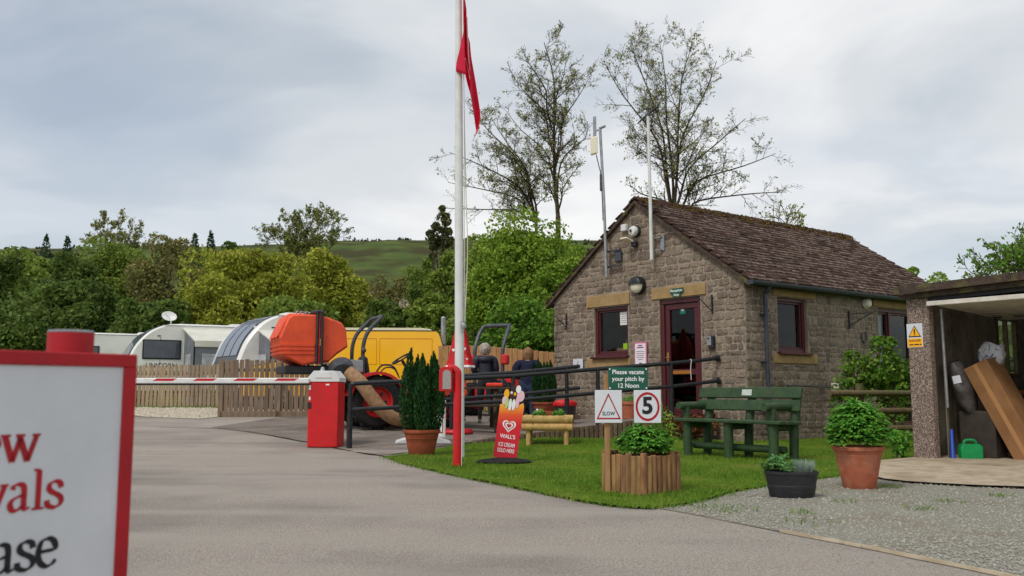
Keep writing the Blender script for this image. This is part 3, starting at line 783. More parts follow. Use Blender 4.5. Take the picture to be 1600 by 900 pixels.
# gutter and downpipe
gy, gzz = -OV - .055, EAVE - .09
q = MB(); pr = [(math.cos(t) * .06, math.sin(t) * .06) for t in [math.pi + i * math.pi / 8 for i in range(9)]] + [(.052, .0), (-.052, 0)]
pr = [(.06, .012)] + [(math.cos(t) * .06, math.sin(t) * .06) for t in [-i * math.pi / 8 for i in range(9)]] + [(-.06, .012), (-.05, .012)] + [(math.cos(t) * .05, math.sin(t) * .05) for t in [math.pi + i * math.pi / 8 for i in range(9)]] + [(.05, .012)]
for i in range(len(pr)):
    a, b = pr[i], pr[(i + 1) % len(pr)]
    q.add([(-.12, gy + a[0], gzz + a[1]), (BL + .1, gy + a[0], gzz + a[1]), (BL + .1, gy + b[0], gzz + b[1]), (-.12, gy + b[0], gzz + b[1])], [(0, 1, 2, 3)])
q.box((-.118, gy, gzz - .02), (.01, .115, .07)); q.build('gutter', gutter_m, bld)
q = MB(); q.box((BL / 2, -OV + .01, EAVE - .09), (BL + .1, .02, .13)); q.build('fascia_board', plastic_blk, bld)
q = MB(); q.tube(catmull([(.40, gy + .02, gzz - .05), (.40, gy + .04, gzz - .1), (.40, -.11, gzz - .16), (.40, -.11, gzz - .25)], 5) + [Vector((.40, -.11, 0.02))], .036, 12); q.build('downpipe', gutter_m, bld)
for z in (.5, 1.32, 2.1):
    q = MB(); q.box((.40, -.07, z), (.10, .13, .03), b=.006); q.build('pipe_clip', gutter_m, bld)

# --- windows and door of the gable (outside looks to -x; "right" seen from outside is -y)
def G3(s, z, d=0.0): return (d, s, z)
def window(open_, to3, name, mull=None, d0=.07, fw=.062):
    a, b, c, d = open_; f = MB()
    def bar(s0, s1, z0, z1, dd=d0, th=.07):
        ctr = to3((s0 + s1) / 2, (z0 + z1) / 2, dd); sz = (th, s1 - s0, z1 - z0) if to3 is gab3 else (s1 - s0, th, z1 - z0)
        f.box(ctr, sz, b=.006)
    bar(a, b, d - fw, d); bar(a, b, c, c + fw); bar(a, a + fw, c + fw, d - fw); bar(b - fw, b, c + fw, d - fw)
    if mull: bar(mull - .03, mull + .03, c + fw, d - fw)
    w = f.build(name, maroon_m, bld)
    g = MB(); i = fw + .0
    segs = [(a + i, b - i)] if not mull else [(a + i, mull - .03), (mull + .03, b - i)]
    for (s0, s1) in segs:
        e = MB(); k = .035
        for (q0, q1, r0, r1) in ((s0, s1, d - fw - k, d - fw), (s0, s1, c + fw, c + fw + k), (s0, s0 + k, c + fw + k, d - fw - k), (s1 - k, s1, c + fw + k, d - fw - k)):
            ctr = to3((q0 + q1) / 2, (r0 + r1) / 2, d0 + .02); sz = (.05, q1 - q0, r1 - r0) if to3 is gab3 else (q1 - q0, .05, r1 - r0)
            e.box(ctr, sz, b=.005)
        e.build('sash', maroon_m, w)
        g = MB(); ctr = to3((s0 + s1) / 2, (c + d) / 2, d0 + .035); sz = (.006, s1 - s0 - .05, d - c - 2 * fw - .05) if to3 is gab3 else (s1 - s0 - .05, .006, d - c - 2 * fw - .05)
        g.box(ctr, sz); g.build('pane', glass_m, w)
    return w
win = window(g_open[0], gab3, 'window')
q = MB(); q.box((-.02, 3.165, 1.475), (.16, .99, .045), b=.008); q.build('window_sill', maroon_m, win)
win2 = window(s_open[0], sid3, 'window', d0=.09)
q = MB(); q.box((1.28, -.01, 1.475), (.92, .15, .045), b=.008); q.build('window_sill', maroon_m, win2)
patio = window(s_open[1], sid3, 'patio_door', mull=4.46, d0=.09, fw=.07)
q = MB(); q.box((4.21, .20, 1.55), (.34, .02, 1.5)); q.build('blind', M('pale_blind', lin(196, 206, 204), rough=.8), patio)
# things seen in the gable window
q = MB(); q.box((.099, 2.90, 2.21), (.003, .22, .25)); pp = q.build('window_notice', M('paper', lin(226, 224, 220), rough=.8), win)
for i in range(5):
    q = MB(); q.box((.0968, 2.90, 2.29 - i * .04), (.001, .18 - .03 * (i % 2), .008)); q.build('print_line', dark_metal, win)
q = MB(); q.box((.099, 2.87, 1.68), (.003, .13, .11)); q.build('green_sticker', M('lime_print', lin(140, 190, 20), rough=.6), win)
q = MB(); q.box((.5, 3.0, 1.62), (.25, .8, .1)); q.box((.6, 3.2, 1.75), (.1, .25, .2)); q.box((.55, 2.9, 1.72), (.12, .2, .14)); q.build('counter', M('counter_wood', lin(170, 120, 84), lin(190, 150, 120), scale=5), bld)
q = MB(); q.box((1.2, 3.3, 1.9), (.3, .3, 1.2)); q.build('display_stand', M('pale_card', lin(180, 170, 160), rough=.8), bld)
# door
a, b, c, d = g_open[1]
f = MB()
for (s0, s1, z0, z1) in ((a, b, d - .085, d), (a, a + .085, c, d - .085), (b - .085, b, c, d - .085), (a + .085, b - .085, c, c + .05)):
    f.box(G3((s0 + s1) / 2, (z0 + z1) / 2, .07), (.09, s1 - s0, z1 - z0), b=.006)
door = f.build('door', maroon_m, bld)
f = MB(); a2, b2, c2, d2 = a + .09, b - .09, c + .055, d - .09; k = .10
for (s0, s1, z0, z1) in ((a2, b2, d2 - k, d2), (a2, b2, c2, c2 + k), (a2, a2 + k, c2 + k, d2 - k), (b2 - k, b2, c2 + k, d2 - k), (a2 + k, b2 - k, 1.12, 1.22)):
    f.box(G3((s0 + s1) / 2, (z0 + z1) / 2, .085), (.06, s1 - s0, z1 - z0), b=.006)
f.build('door_leaf', maroon_m, door)
f = MB(); f.box(G3((a2 + b2) / 2, (1.22 + d2 - k) / 2, .09), (.006, b2 - a2 - 2 * k, d2 - k - 1.22)); f.build('pane', glass_m, door)
f = MB(); f.box(G3((a2 + b2) / 2, (1.12 + c2 + k) / 2, .09), (.006, b2 - a2 - 2 * k, 1.12 - c2 - k)); f.build('pane', glass_dark, door)
f = MB(); f.box(G3((a2 + b2) / 2 + .02, 1.165, .048), (.012, .42, .06), b=.004); f.build('letter_plate', M('brass', lin(196, 130, 60), rough=.35, metal=.6), door)
f = MB(); f.box(G3(b2 - .05, 1.42, .05), (.01, .045, .2), b=.004); f.tube([G3(b2 - .05, 1.43, .04), G3(b2 - .05, 1.43, .0), G3(b2 - .14, 1.43, 0)], .01, 8); f.build('door_handle', M('brass_handle', lin(190, 150, 90), rough=.3, metal=.8), door)
f = MB(); f.box(G3(1.42, 2.26, .085), (.004, .13, .13)); f.build('open_sticker', teal_m, door)
f = MB(); f.box(G3(1.42, 2.27, .083), (.002, .07, .045)); f.build('sticker_mark', ink_white, door)
f = MB(); V = []
for i in range(12):
    z = 1.15 + i * .085; w_ = .20 - .145 * (i / 11) ** .8
    for j in range(9): V.append((.42 + .05 * math.sin(j * 2.3 + i * .2), 1.18 + (j / 8 - .5) * 2 * w_, z))
f.add(V, [(i * 9 + j, i * 9 + j + 1, i * 9 + j + 10, i * 9 + j + 9) for i in range(11) for j in range(8)]); f.build('red_cloth', red_dull, bld)
# green reception sign on the lintel
f = MB(); f.box((-.055, 1.43, 2.60), (.012, .31, .085), b=.003); f.box((-.0545, 1.43, 2.522), (.010, .185, .07), b=.003)
rsn = f.build('reception_sign', sign_green, bld)
TG = lambda s, z, d=-.0625: basis((0, -1, 0), (0, 0, 1), (d, s, z))
text('Reception', .068, ink_white, rsn, TG(1.43, 2.60), .012); text('Shop', .06, ink_white, rsn, TG(1.43, 2.523), .012)
# bulkhead lamp: round, dark hood over cream lower half
TX = basis((0, -1, 0), (0, 0, 1), (-.03, 2.36, 2.775)) 
f = MB(); f.lathe([(.165, 0), (.165, .05), (.15, .075), (.125, .08)], 28, TX); lamp = f.build('bulkhead_lamp', black_m, bld)
f = MB(); f.lathe([(.148, .06), (.146, .085), (.12, .12), (.07, .145), (.0, .152)], 28, TX, cap=False); f.build('diffuser', cream_m, lamp)
f = MB(); V = []; F = []
for i in range(7):
    for j in range(15):
        t = math.radians(-8) + j * math.radians(196) / 14; r = [.168, .168, .16, .14, .10, .05, .0][i]; zz = [.0, .09, .13, .15, .165, .172, .175][i]
        V.append((r * math.cos(t), max(r * math.sin(t), .015), zz))
for i in range(6):
    for j in range(14): F.append((i * 15 + j, i * 15 + j + 1, (i + 1) * 15 + j + 1, (i + 1) * 15 + j))
f.add(V, F, TX); f.build('lamp_hood', black_m, lamp)
# side wall bulkhead
TS = basis((1, 0, 0), (0, 0, 1), (3.5, -.03, 2.47))
f = MB(); f.lathe([(.10, 0), (.10, .03), (.09, .045)], 24, TS); l2 = f.build('wall_light', white_m, bld)
f = MB(); f.lathe([(.088, .03), (.085, .07), (.06, .10), (0, .11)], 24, TS, cap=False); f.build('diffuser', cream_m, l2)
# alarm bell, sensor box, floodlight on the gable
TA = basis((0, -1, 0), (0, 0, 1), (-.02, 2.43, 3.80))
f = MB(); f.lathe([(.115, 0), (.115, .03), (.10, .05)], 20, TA); ab = f.build('alarm_bell', plastic_blk, bld)
f = MB(); f.lathe([(.095, .045), (.10, .08), (.08, .12), (.03, .14), (0, .14)], 20, TA, cap=False); f.build('bell_dome', white_m, ab)
f = MB(); f.box((-.17, 2.43, 3.80), (.02, .04, .05)); f.build('bell_badge', black_m, ab)
f = MB(); f.box((-.05, 2.71, 3.905), (.09, .13, .13), b=.012); f.build('junction_box', white_m, bld)
f = MB(); f.box((-.06, 2.44, 3.56), (.08, .12, .1), b=.01); f.tube([(-.06, 2.44, 3.58), (-.16, 2.46, 3.62)], .02, 8); f.build('security_camera', plastic_blk, bld)
f = MB(); f.box((-.2, 2.50, 3.63), (.2, .17, .035), Matrix.Rotation(.3, 3, 'Y'), b=.01); f.build('camera_shade', cream_m, bld)
# aerial masts
ms = MB(); ms.tube([(-.16, 3.10, 3.0), (-.17, 3.13, 4.4), (-.20, 3.19, 5.95)], .028, 10); mast1 = ms.build('aerial_mast', grey_metal, bld)
for z in (3.2, 3.5):
    q = MB(); q.box((-.08, 2.98, z), (.05, .38, .028)); q.box((-.10, 3.1, z), (.12, .05, .03)); q.build('mast_bracket', dark_metal, mast1)
q = MB(); q.box((-.06, 2.88, 3.38), (.05, .17, .2), b=.01); q.build('bracket_plate', dark_metal, mast1)
q = MB(); q.box((-.30, 3.26, 5.58), (.06, .19, .36), b=.025); q.build('panel_antenna', cream_m, mast1)
q = MB(); q.box((-.24, 3.30, 5.98), (.035, .075, .42), b=.01); q.tube([(-.24, 3.3, 5.9), (-.2, 3.19, 5.9)], .018, 6); q.build('stick_antenna', grey_metal, mast1)
q = MB(); q.tube([(-.2, 3.19, 5.93), (-.2, 3.05, 5.94)], .026, 8); q.build('mast_elbow', grey_metal, mast1)
q = MB(); q.tube(catmull([(-.26, 3.24, 5.4), (-.22, 3.22, 5.2), (-.19, 3.19, 5.0), (-.19, 3.165, 4.6), (-.185, 3.15, 4.1)], 5), .010, 6); q.box((-.21, 3.17, 4.85), (.04, .05, .34), b=.01); q.build('cable', dark_metal, mast1)
ms = MB(); ms.tube([(-.13, 1.94, 3.2), (-.15, 1.95, 5.9)], [.033, .026], 10); mast2 = ms.build('aerial_mast', white_m, bld)
q = MB(); q.tube([(-.15, 2.22, 5.80), (-.15, 1.94, 5.92), (-.15, 1.66, 6.02)], [.012, .024, .012], 8); q.box((-.15, 1.95, 5.90), (.06, .1, .05), b=.01); q.build('dipole_arm', dark_metal, mast2)
q = MB(); q.box((-.03, 1.76, 3.49), (.02, .09, .27)); q.box((-.07, 1.86, 3.6), (.04, .2, .02)); q.box((-.07, 1.86, 3.37), (.04, .2, .02)); q.build('mast_bracket', grey_metal, mast2)
# hanging-basket brackets, keypad, notices, horseshoe
for (s, z, sg) in ((.66, 2.30, -1), (4.44, 2.24, -1)):
    q = MB(); q.box((-.03, s + .17 * 0 , z), (.02, .022, .32)); q.tube([(-.03, s, z - .12), (-.18, s + .13, z + .09), (-.30, s + .22, z + .13)], .009, 6); q.build('basket_bracket', black_m, bld)
q = MB(); q.box((2.95, -.03, 2.13), (.024, .02, .34)); q.tube([(2.95, -.03, 2.02), (3.2, -.2, 2.2), (3.38, -.3, 2.3)], .010, 6); q.tube([(2.95, -.03, 2.24), (3.3, -.28, 2.27)], .008, 6); q.build('basket_bracket', black_m, bld)
q = MB(); q.box((-.045, .675, 1.66), (.07, .11, .22), b=.012); kp = q.build('key_safe', plastic_blk, bld)
q = MB(); q.box((-.083, .70, 1.68), (.02, .09, .16), b=.008); q.build('key_safe_door', grey_metal, kp)
q = MB(); q.box((-.047, .70, 1.72), (.12, .03, .02)); q.build('key_safe_slot', black_m, kp)
q = MB(); q.box((-.035, 2.35, 1.50), (.012, .32, .47), b=.003); nt_ = q.build('notice_board', M('pink_frame', lin(196, 110, 140), rough=.6), bld)
q = MB(); q.box((-.042, 2.35, 1.50), (.004, .265, .41)); q.build('notice_sheet', M('pinkish_paper', lin(232, 222, 228), rough=.8), nt_)
for i, (w_, h_) in enumerate([(.1, .02), (.17, .02), (0, 0), (.2, .008), (.2, .008), (.18, .008), (.2, .008), (.12, .008), (0, 0), (.06, .03)]):
    if w_:
        q = MB(); q.box((-.0455, 2.35, 1.67 - i * .037), (.002, w_, h_)); q.build('print_line', M('plum_print', lin(130, 60, 110), rough=.7) if i < 2 else dark_metal, nt_)
q = MB(); q.box((-.035, 4.08, 1.375), (.012, .29, .19), b=.003); ws = q.build('arrow_plate', sign_white, bld)
q = MB(); q.tube([(-.044, 4.07, 1.43), (-.044, 4.08, 1.38), (-.044, 4.06, 1.33)], .006, 5); q.build('arrow_mark', ink_black, ws)
q = MB(); q.tube(catmull([(3.35, -.035, 1.92), (3.335, -.035, 1.84), (3.36, -.035, 1.76), (3.41, -.035, 1.735), (3.46, -.035, 1.76), (3.485, -.035, 1.84), (3.47, -.035, 1.92)], 5), .014, 6); q.build('horseshoe', dark_metal, bld)
q = MB(); q.box((2.38, -.05, .91), (.13, .08, .14), b=.008); q.build('meter_box', cream_m, bld)
q = MB(); q.tube([(2.32, -.045, .905), (1.55, -.045, .93), (1.0, -.045, .93)], .014, 6); q.build('conduit', dark_metal, bld)
# ================================================================== RAMP, RAILINGS
def ramp_z(x, y): return max(gz(x, y) + .012, .40 * max(0, min(1, (x + 1.3) / 3.7)))
def rl(x): return 13.81 + .348 * x            # the front edge of the ramp in plan
e1 = Vector((-math.sin(ang_b), math.cos(ang_b), 0)); e2 = Vector((math.cos(ang_b), math.sin(ang_b), 0))
C0 = Vector((3.81, 14.6, 0))
def gp_(s): p = C0 + e1 * s; return (p.x, p.y)
rp = [(-1.25, rl(-1.25) + .06), (0, rl(0) + .06), (1.3, rl(1.3) + .06), (2.6, rl(2.6) + .06), (3.4, rl(3.4) + .06), gp_(.35), gp_(1.5), gp_(3), gp_(4.9), (.3, 18.4), (-.9, 16.5)]
ramp = tag(sheet('ramp', rp, ramp_z, asphalt_old, .35), kind='structure')
bm_ = MB(); bm_.box((0, 0, 0), (.066, .11, 1.0), b=.008); bmesh_ = bm_.mesh('brick', M('edging_brick', lin(122, 102, 82), lin(92, 76, 60), scale=30, rough=.95, bump=.5, bscale=60, rand=.25), smooth=0)
edging = thing('brick_edging', 'low upright brick edging along the front of the ramp', 'edging', (0, 0, 0))
x = -.55
while x < 3.36:
    zt = ramp_z(x, rl(x)) + .03 + random.uniform(-.008, .008); o = inst('brick', bmesh_, edging, (x, rl(x), zt - .16 + .0), (random.uniform(-.03, .03), 0, .335), (1, 1, .32)); x += .0775
stp = MB(); stp.box((0, 0, .0), (.5, .35, .36), b=.012)
tag(stp.build('door_step', concrete, None, (3.0, 15.35, .2), ang_b), 'low concrete step block beneath the reception door', 'step')

def railing(name, label, pts, posts, endflange=False, curve0=False):
    t = thing(name, label, 'railing', (pts[0][0], pts[0][1], 0)); O = Vector((pts[0][0], pts[0][1], 0))
    L0 = [Vector(p) - O for p in pts]
    q = MB(); top = L0[:]
    if curve0:
        d = (L0[1] - L0[0]).normalized(); p0 = L0[0]
        top = [p0 + Vector((0, 0, -.12)), p0 + Vector((0, 0, -.05)), p0 + d * .02 + Vector((0, 0, -.015)), p0 + d * .06] + L0[1:]
    q.tube(top, .033, 12); q.build('top_rail', black_m, t)
    q = MB(); q.tube([p + Vector((0, 0, -.375)) for p in L0], .030, 12); q.build('lower_rail', black_m, t)
    for (px_, py_, zt) in posts:
        zb = ramp_z(px_, py_) - .06 if px_ > -1.2 else gz(px_, py_) - .03
        q = MB(); q.tube([Vector((px_, py_, zb)) - O, Vector((px_, py_, zt)) - O], .034, 12); q.tube([Vector((px_, py_, zb)) - O, Vector((px_, py_, zb + .52)) - O], .041, 12); q.build('post', black_m, t)
    if endflange:
        for dz in (0, -.375):
            q = MB(); p = L0[-1] + Vector((0, 0, dz)); q.tube([p, p + (L0[-1] - L0[-2]).normalized() * .035], .055, 12); q.build('flange', black_m, t)
    return t
fr = [(-2.33, rl(-2.33), .945), (0.02, rl(.02), 1.068), (1.36, rl(1.36), 1.187), (2.6, rl(2.6), 1.29), (3.42, rl(3.42), 1.38)]
r1 = railing('handrail', 'long black tubular handrail along the lawn side of the ramp', fr, [(p[0], p[1], p[2]) for p in fr[:4]], True, True)
bk = [(-1.15, 15.0, 1.07), (.15, 15.35, 1.16), (1.18, 15.72, 1.27)]
railing('handrail', 'shorter black handrail on the picnic table side of the ramp', bk, [(-1.0, 15.04, 1.08), (.95, 15.63, 1.245)])
q = MB(); q.tube(catmull([(2.93, 14.78, 1.36), (2.95, 14.77, 1.345), (2.945, 14.77, 1.31), (2.935, 14.77, 1.2), (2.94, 14.77, 1.02)], 6), .006, 6)
tag(q.build('hook_chain', white_m), 'thin white hook and cord hanging from the handrail by the door', 'hook')

# ================================================================== FOREGROUND NOTICE
Rb = Vector((.56, .83, 0)).normalized(); edge = Vector((-.795, 1.90, 0))
BWD, ZT, ZB = .60, .925, .16
ns = thing('notice_sign', 'large white notice board with red frame in the foreground', 'sign', (edge.x, edge.y, 0))
TB = lambda w, z, d=0.0: basis(Rb, (0, 0, 1), Vector(Rb) * (-w) + Vector((0, 0, z)) + Rb.cross(Vector((0, 0, 1))) * d)
q = MB(); T0 = TB(0, 0)
def bbox(mb, w0, w1, z0, z1, d0, d1, b=.002):
    mb.box(tuple(T0 @ Vector((-(w0 + w1) / 2, (z0 + z1) / 2, (d0 + d1) / 2))), (w1 - w0, z1 - z0, d1 - d0), T0.to_3x3(), b=b)
bbox(q, 0.004, BWD - .004, ZB + .004, ZT - .004, -.012, .0); q.build('panel', sign_white, ns)
q = MB()
for (w0, w1, z0, z1) in ((0, BWD, ZT - .027, ZT), (0, BWD, ZB, ZB + .027), (0, .028, ZB + .027, ZT - .027), (BWD - .028, BWD, ZB + .027, ZT - .027)): bbox(q, w0, w1, z0, z1, -.018, .006)
q.build('frame', sign_red, ns)
pp = T0 @ Vector((-.088, 0, -.10)); q = MB(); q.tube([(pp.x, pp.y, -.3), (pp.x, pp.y, .972)], .045, 24); q.build('post', sign_red, ns)
q = MB(); q.lathe([(.0455, .970), (.0455, .9735), (.043, .975)], 24, Matrix.Translation((pp.x, pp.y, 0))); q.build('post_cap', grey_metal, ns)
for z in (.3, .8):
    q = MB(); bbox(q, .035, .145, z - .02, z + .02, -.06, -.018); q.build('clamp', grey_metal, ns)
GL = {  # broad-nib serif letters, x-height 1: strokes, serifs, advance
 'l': ([[(.3, .04), (.3, 1.5)]], [(.04, .56, 0), (.06, .3, 1.5)], .62),
 'i': ([[(.3, .04), (.3, .98)], [(.28, 1.32), (.33, 1.36)]], [(.04, .56, 0), (.06, .3, 1)], .62),
 'v': ([[(.12, .97), (.5, .03)], [(.5, .03), (.86, .97)]], [(-.06, .34, 1), (.68, 1.02, 1)], 1.0),
 'w': ([[(.12, .97), (.45, .03)], [(.45, .03), (.74, .9)], [(.70, .97), (1.06, .03)], [(1.06, .03), (1.40, .97)]], [(-.06, .34, 1), (.55, .92, 1), (1.22, 1.56, 1)], 1.56),
 'a': ([[(.2, .80), (.24, .93), (.42, 1.0), (.62, .93), (.68, .72), (.68, .2), (.76, .04), (.94, .08)], [(.68, .56), (.42, .52), (.18, .38), (.12, .2), (.22, .03), (.42, .02), (.66, .18)]], [], .98),
 's': ([[(.68, .74), (.62, .92), (.42, 1.0), (.2, .92), (.14, .74), (.26, .6), (.5, .48), (.68, .34), (.68, .14), (.5, .0), (.28, .0), (.1, .1), (.07, .28)]], [], .80),
 'e': ([[(.14, .54), (.45, .56), (.78, .60), (.76, .84), (.6, .98), (.42, 1.0), (.2, .88), (.1, .5), (.18, .18), (.42, .0), (.66, .04), (.84, .2)]], [], .94),
 'r': ([[(.3, .04), (.3, .97)], [(.3, .7), (.45, .92), (.62, 1.0), (.76, .9)]], [(.04, .6, 0), (.06, .3, 1)], .78),
 'N': ([[(.3, .04), (.3, 1.4)], [(.26, 1.4), (1.3, .06)], [(1.3, .06), (1.3, 1.4)]], [(.04, .56, 0), (.02, .4, 1.4), (1.06, 1.52, 1.4)], 1.6),
 'A': ([[(.72, 1.42), (.2, .04)], [(.72, 1.42), (1.28, .04)], [(.4, .5), (1.06, .5)]], [(0, .42, 0), (1.02, 1.5, 0)], 1.5),
 'P': ([[(.34, .04), (.34, 1.4)], [(.34, 1.38), (.8, 1.38), (1.04, 1.1), (.9, .78), (.38, .68)]], [(.06, .66, 0), (.06, .34, 1.4)], 1.18)}
def nib_text(s, xh, mat, right_w, zbase, thick=.25, thin=.075):
    adv = sum(GL[c][2] for c in s); q = MB(); xo = 0; na = math.radians(22); nv = (math.cos(na), math.sin(na))
    for c in s:
        st, sf, ad = GL[c]
        for pts in st:
            P = catmull([(p[0], p[1], 0) for p in pts], 7) if len(pts) > 2 else [Vector((*pts[0], 0)).lerp(Vector((*pts[1], 0)), k / 4) for k in range(5)]
            V = []
            for i, p in enumerate(P):
                d = (P[min(i + 1, len(P) - 1)] - P[max(i - 1, 0)]).normalized(); nrm = Vector((-d.y, d.x, 0))
                w = (thin + (thick - thin) * abs(d.x * nv[1] - d.y * nv[0])) / 2
                V += [p + nrm * w, p - nrm * w]
            q.add([T0 @ Vector((-right_w + (v.x + xo - adv) * xh * .92, zbase + v.y * xh, .0016)) for v in V], [(2 * i, 2 * i + 1, 2 * i + 3, 2 * i + 2) for i in range(len(P) - 1)])
        for (a, b, y) in sf:
            q.add([T0 @ Vector((-right_w + (u + xo - adv) * xh * .92, zbase + v * xh, .0020)) for (u, v) in ((a, y - .045), (b, y - .045), (b, y + .045), (a, y + .045))], [(0, 1, 2, 3)])
        xo += ad
    q.build('lettering', mat, ns, smooth=0)
nib_text('New', .050, sign_red, .195, .716); nib_text('Arrivals', .0485, sign_red, .143, .627); nib_text('Please', .051, ink_black, .147, .517)

# ================================================================== BARRIER
cb = thing('barrier', 'red and white car park barrier with lowered striped arm', 'barrier', (-2.72, 13.25, gz(-2.72, 13.25)), math.radians(-4))
q = MB(); q.box((0, 0, .47), (.45, .36, .94), b=.012); q.build('cabinet', red_m, cb)
q = MB(); q.prism([(-.235, .94), (.235, .94), (.235, 1.0), (.15, 1.10), (-.15, 1.10), (-.235, 1.0)], -.19, .19, taper=.012); q.prism([(-.12, 1.0), (.12, 1.0), (.085, 1.075), (-.085, 1.075)], -.20, -.185); q.build('cap', white_m, cb)
q = MB(); q.tube([(-.07, 0, 1.09), (-.07, 0, 1.16)], [.045, .02], 10); q.build('beacon', grey_metal, cb)
q = MB(); q.box((-.2, -.184, .60), (.05, .012, .09), b=.003); q.build('lock', black_m, cb)
q = MB(); q.box((-.2, -.182, .86), (.03, .006, .07), b=.002); q.box((-.2, -.182, .70), (.025, .006, .05), b=.002); q.box((.06, -.182, .90), (.05, .004, .02)); q.build('label_plate', ink_white, cb)
q = MB(); q.box((-3.45, -.21, .955), (6.5, .04, .085), b=.015); arm = q.build('arm', white_m, cb)
for i in range(12):
    xx = -.42 - i * .605; q = MB(); V = [(xx, -.2325, .955), (xx - .30, -.2325, .955), (xx - .24, -.2325, .99), (xx + .06, -.2325, .99)]
    q.add(V + [(v[0], -.226, v[2]) for v in V], [(0, 1, 2, 3), (7, 6, 5, 4), (0, 4, 5, 1), (2, 6, 7, 3), (1, 5, 6, 2), (3, 7, 4, 0)]); q.build('stripe', red_dull, arm, smooth=0)
q = MB(); q.box((-3.45, -.21, .903), (6.5, .03, .022), b=.004); q.build('rubber_edge', rubber_m, arm)

# ================================================================== PICKET FENCES
def picket_fence(name, label, p0, p1, h, pw, pitch, mat, base_board=False, posts=3, cat='fence', zlift=.06, even=False):
    p0 = Vector(p0); p1 = Vector(p1); L_ = (p1 - p0).length; rz = math.atan2(p1.y - p0.y, p1.x - p0.x)
    t = thing(name, label, cat, (p0.x, p0.y, 0), rz)
    d = (p1 - p0).normalized()
    mes = []
    for k in range(3):
        q = MB(); hh = h * (1 + (.003 if even else .012) * (k - 1)); q.box((0, 0, hh / 2), (pw, .02, hh), b=.004); mes.append(q.mesh('picket', mat, smooth=0))
    n = int(L_ / pitch)
    for i in range(n):
        w = p0 + d * (i * pitch); inst('picket', mes[random.randrange(3)], t, (i * pitch, -.035, gz(w.x, w.y) + zlift), (0, random.uniform(-.002, .002), 0) if even else (random.uniform(-.01, .01), random.uniform(-.012, .012), random.uniform(-.03, .03)))
    for zz in (.28, h * .8):
        q = MB(); a = gz(p0.x, p0.y); b = gz(p1.x, p1.y)
        q.tube([(0, 0, a + zlift + zz), (L_, 0, b + zlift + zz)], .035, 4); q.build('rail', mat, t, smooth=0)
    for i in range(posts):
        s = L_ * i / (posts - 1); w = p0 + d * s
        q = MB(); q.box((s, .0 if not base_board else -.03, gz(w.x, w.y) + (h + zlift) / 2 - .1), (.1, .1, h + zlift + .12), b=.008); q.build('post', mat, t)
    if base_board:
        q = MB(); q.box((L_ / 2, -.05, (gz(p0.x, p0.y) + gz(p1.x, p1.y)) / 2 + .05), (L_, .06, .14), b=.006); q.build('base_board', mat, t)
    return t
picket_fence('picket_fence', 'pale timber picket fence in front of the caravan with the satellite dish', (-12.2, 23.2), (-7.0, 22.2), 1.02, .085, .112, picket_l, posts=4)
picket_fence('picket_fence', 'grey timber picket fence with base board behind the barrier cabinet', (-6.12, 19.0), (-3.75, 19.2), 1.08, .088, .104, picket_m, True, posts=3, zlift=.12)
picket_fence('board_fence', 'light brown close boarded fence behind the two people', (-1.62, 20.4), (1.15, 20.7), 1.44, .112, .121, board_m, posts=4, even=True)
sh = thing('shed', 'dark low shed roof showing above the boarded fence', 'shed', (-1.9, 22.6, gz(-2, 22.6)), math.radians(-12))
q = MB(); q.box((0, 0, .7), (2.0, 1.4, 1.4)); q.build('wall', rail_wood, sh)
q = MB(); q.add([(-1.1, -.8, 1.85), (1.1, -.8, 1.42), (1.1, .8, 1.42), (-1.1, .8, 1.85), (-1.1, -.8, 1.78), (1.1, -.8, 1.35), (1.1, .8, 1.35), (-1.1, .8, 1.78)], [(0, 1, 2, 3), (7, 6, 5, 4), (0, 4, 5, 1), (1, 5, 6, 2), (2, 6, 7, 3), (3, 7, 4, 0)]); q.build('roof', plastic_blk, sh)
pm = at(693, 497, 21.8); q = MB(); q.tube([(0, 0, 0), (0, 0, pm.z - .4)], .06, 10); q.lathe([(.065, pm.z - .4), (.05, pm.z - .37), (.0, pm.z - .36)], 10, cap=False); tag(q.build('marker_post', grey_metal, None, (pm.x, pm.y, .4)), 'plain grey post rising behind the yellow van', 'post')

# ================================================================== FLAGPOLE, ENTRY POST
fp = thing('flagpole', 'tall white flagpole behind the red entry post', 'flagpole', (-.655, 11.4, 0))
q = MB(); q.tube([(0, 0, -.1), (-.03, 0, 3.2), (-.064, 0, 7.4)], [.062, .055, .038], 20); pole = q.build('pole', white_m, fp)
q = MB(); q.ball((-.064, 0, 7.44), .06, 14, 8); q.build('finial', white_m, fp)
q = MB(); q.tube(catmull([(.055, -.05, 1.72), (.075, -.05, 2.2), (.085, -.04, 2.7), (.06, -.03, 3.4), (.02, -.03, 5.0), (-.0, -.02, 7.0)], 8), .0065, 6); q.tube(catmull([(.06, -.055, 1.72), (.05, -.05, 2.4), (.035, -.045, 4.0), (.0, -.03, 7.0)], 8), .0055, 6); q.build('halyard', M('rope', lin(200, 196, 186), rough=.8), fp)
q = MB(); q.box((.035, -.062, 1.66), (.03, .03, .16), b=.008); q.tube([(.035, -.085, 1.58), (.035, -.085, 1.74)], .012, 8); q.ball((.04, -.08, 1.66), .05, 10, 6, (.7, .5, 1)); q.build('cleat', grey_metal, fp)
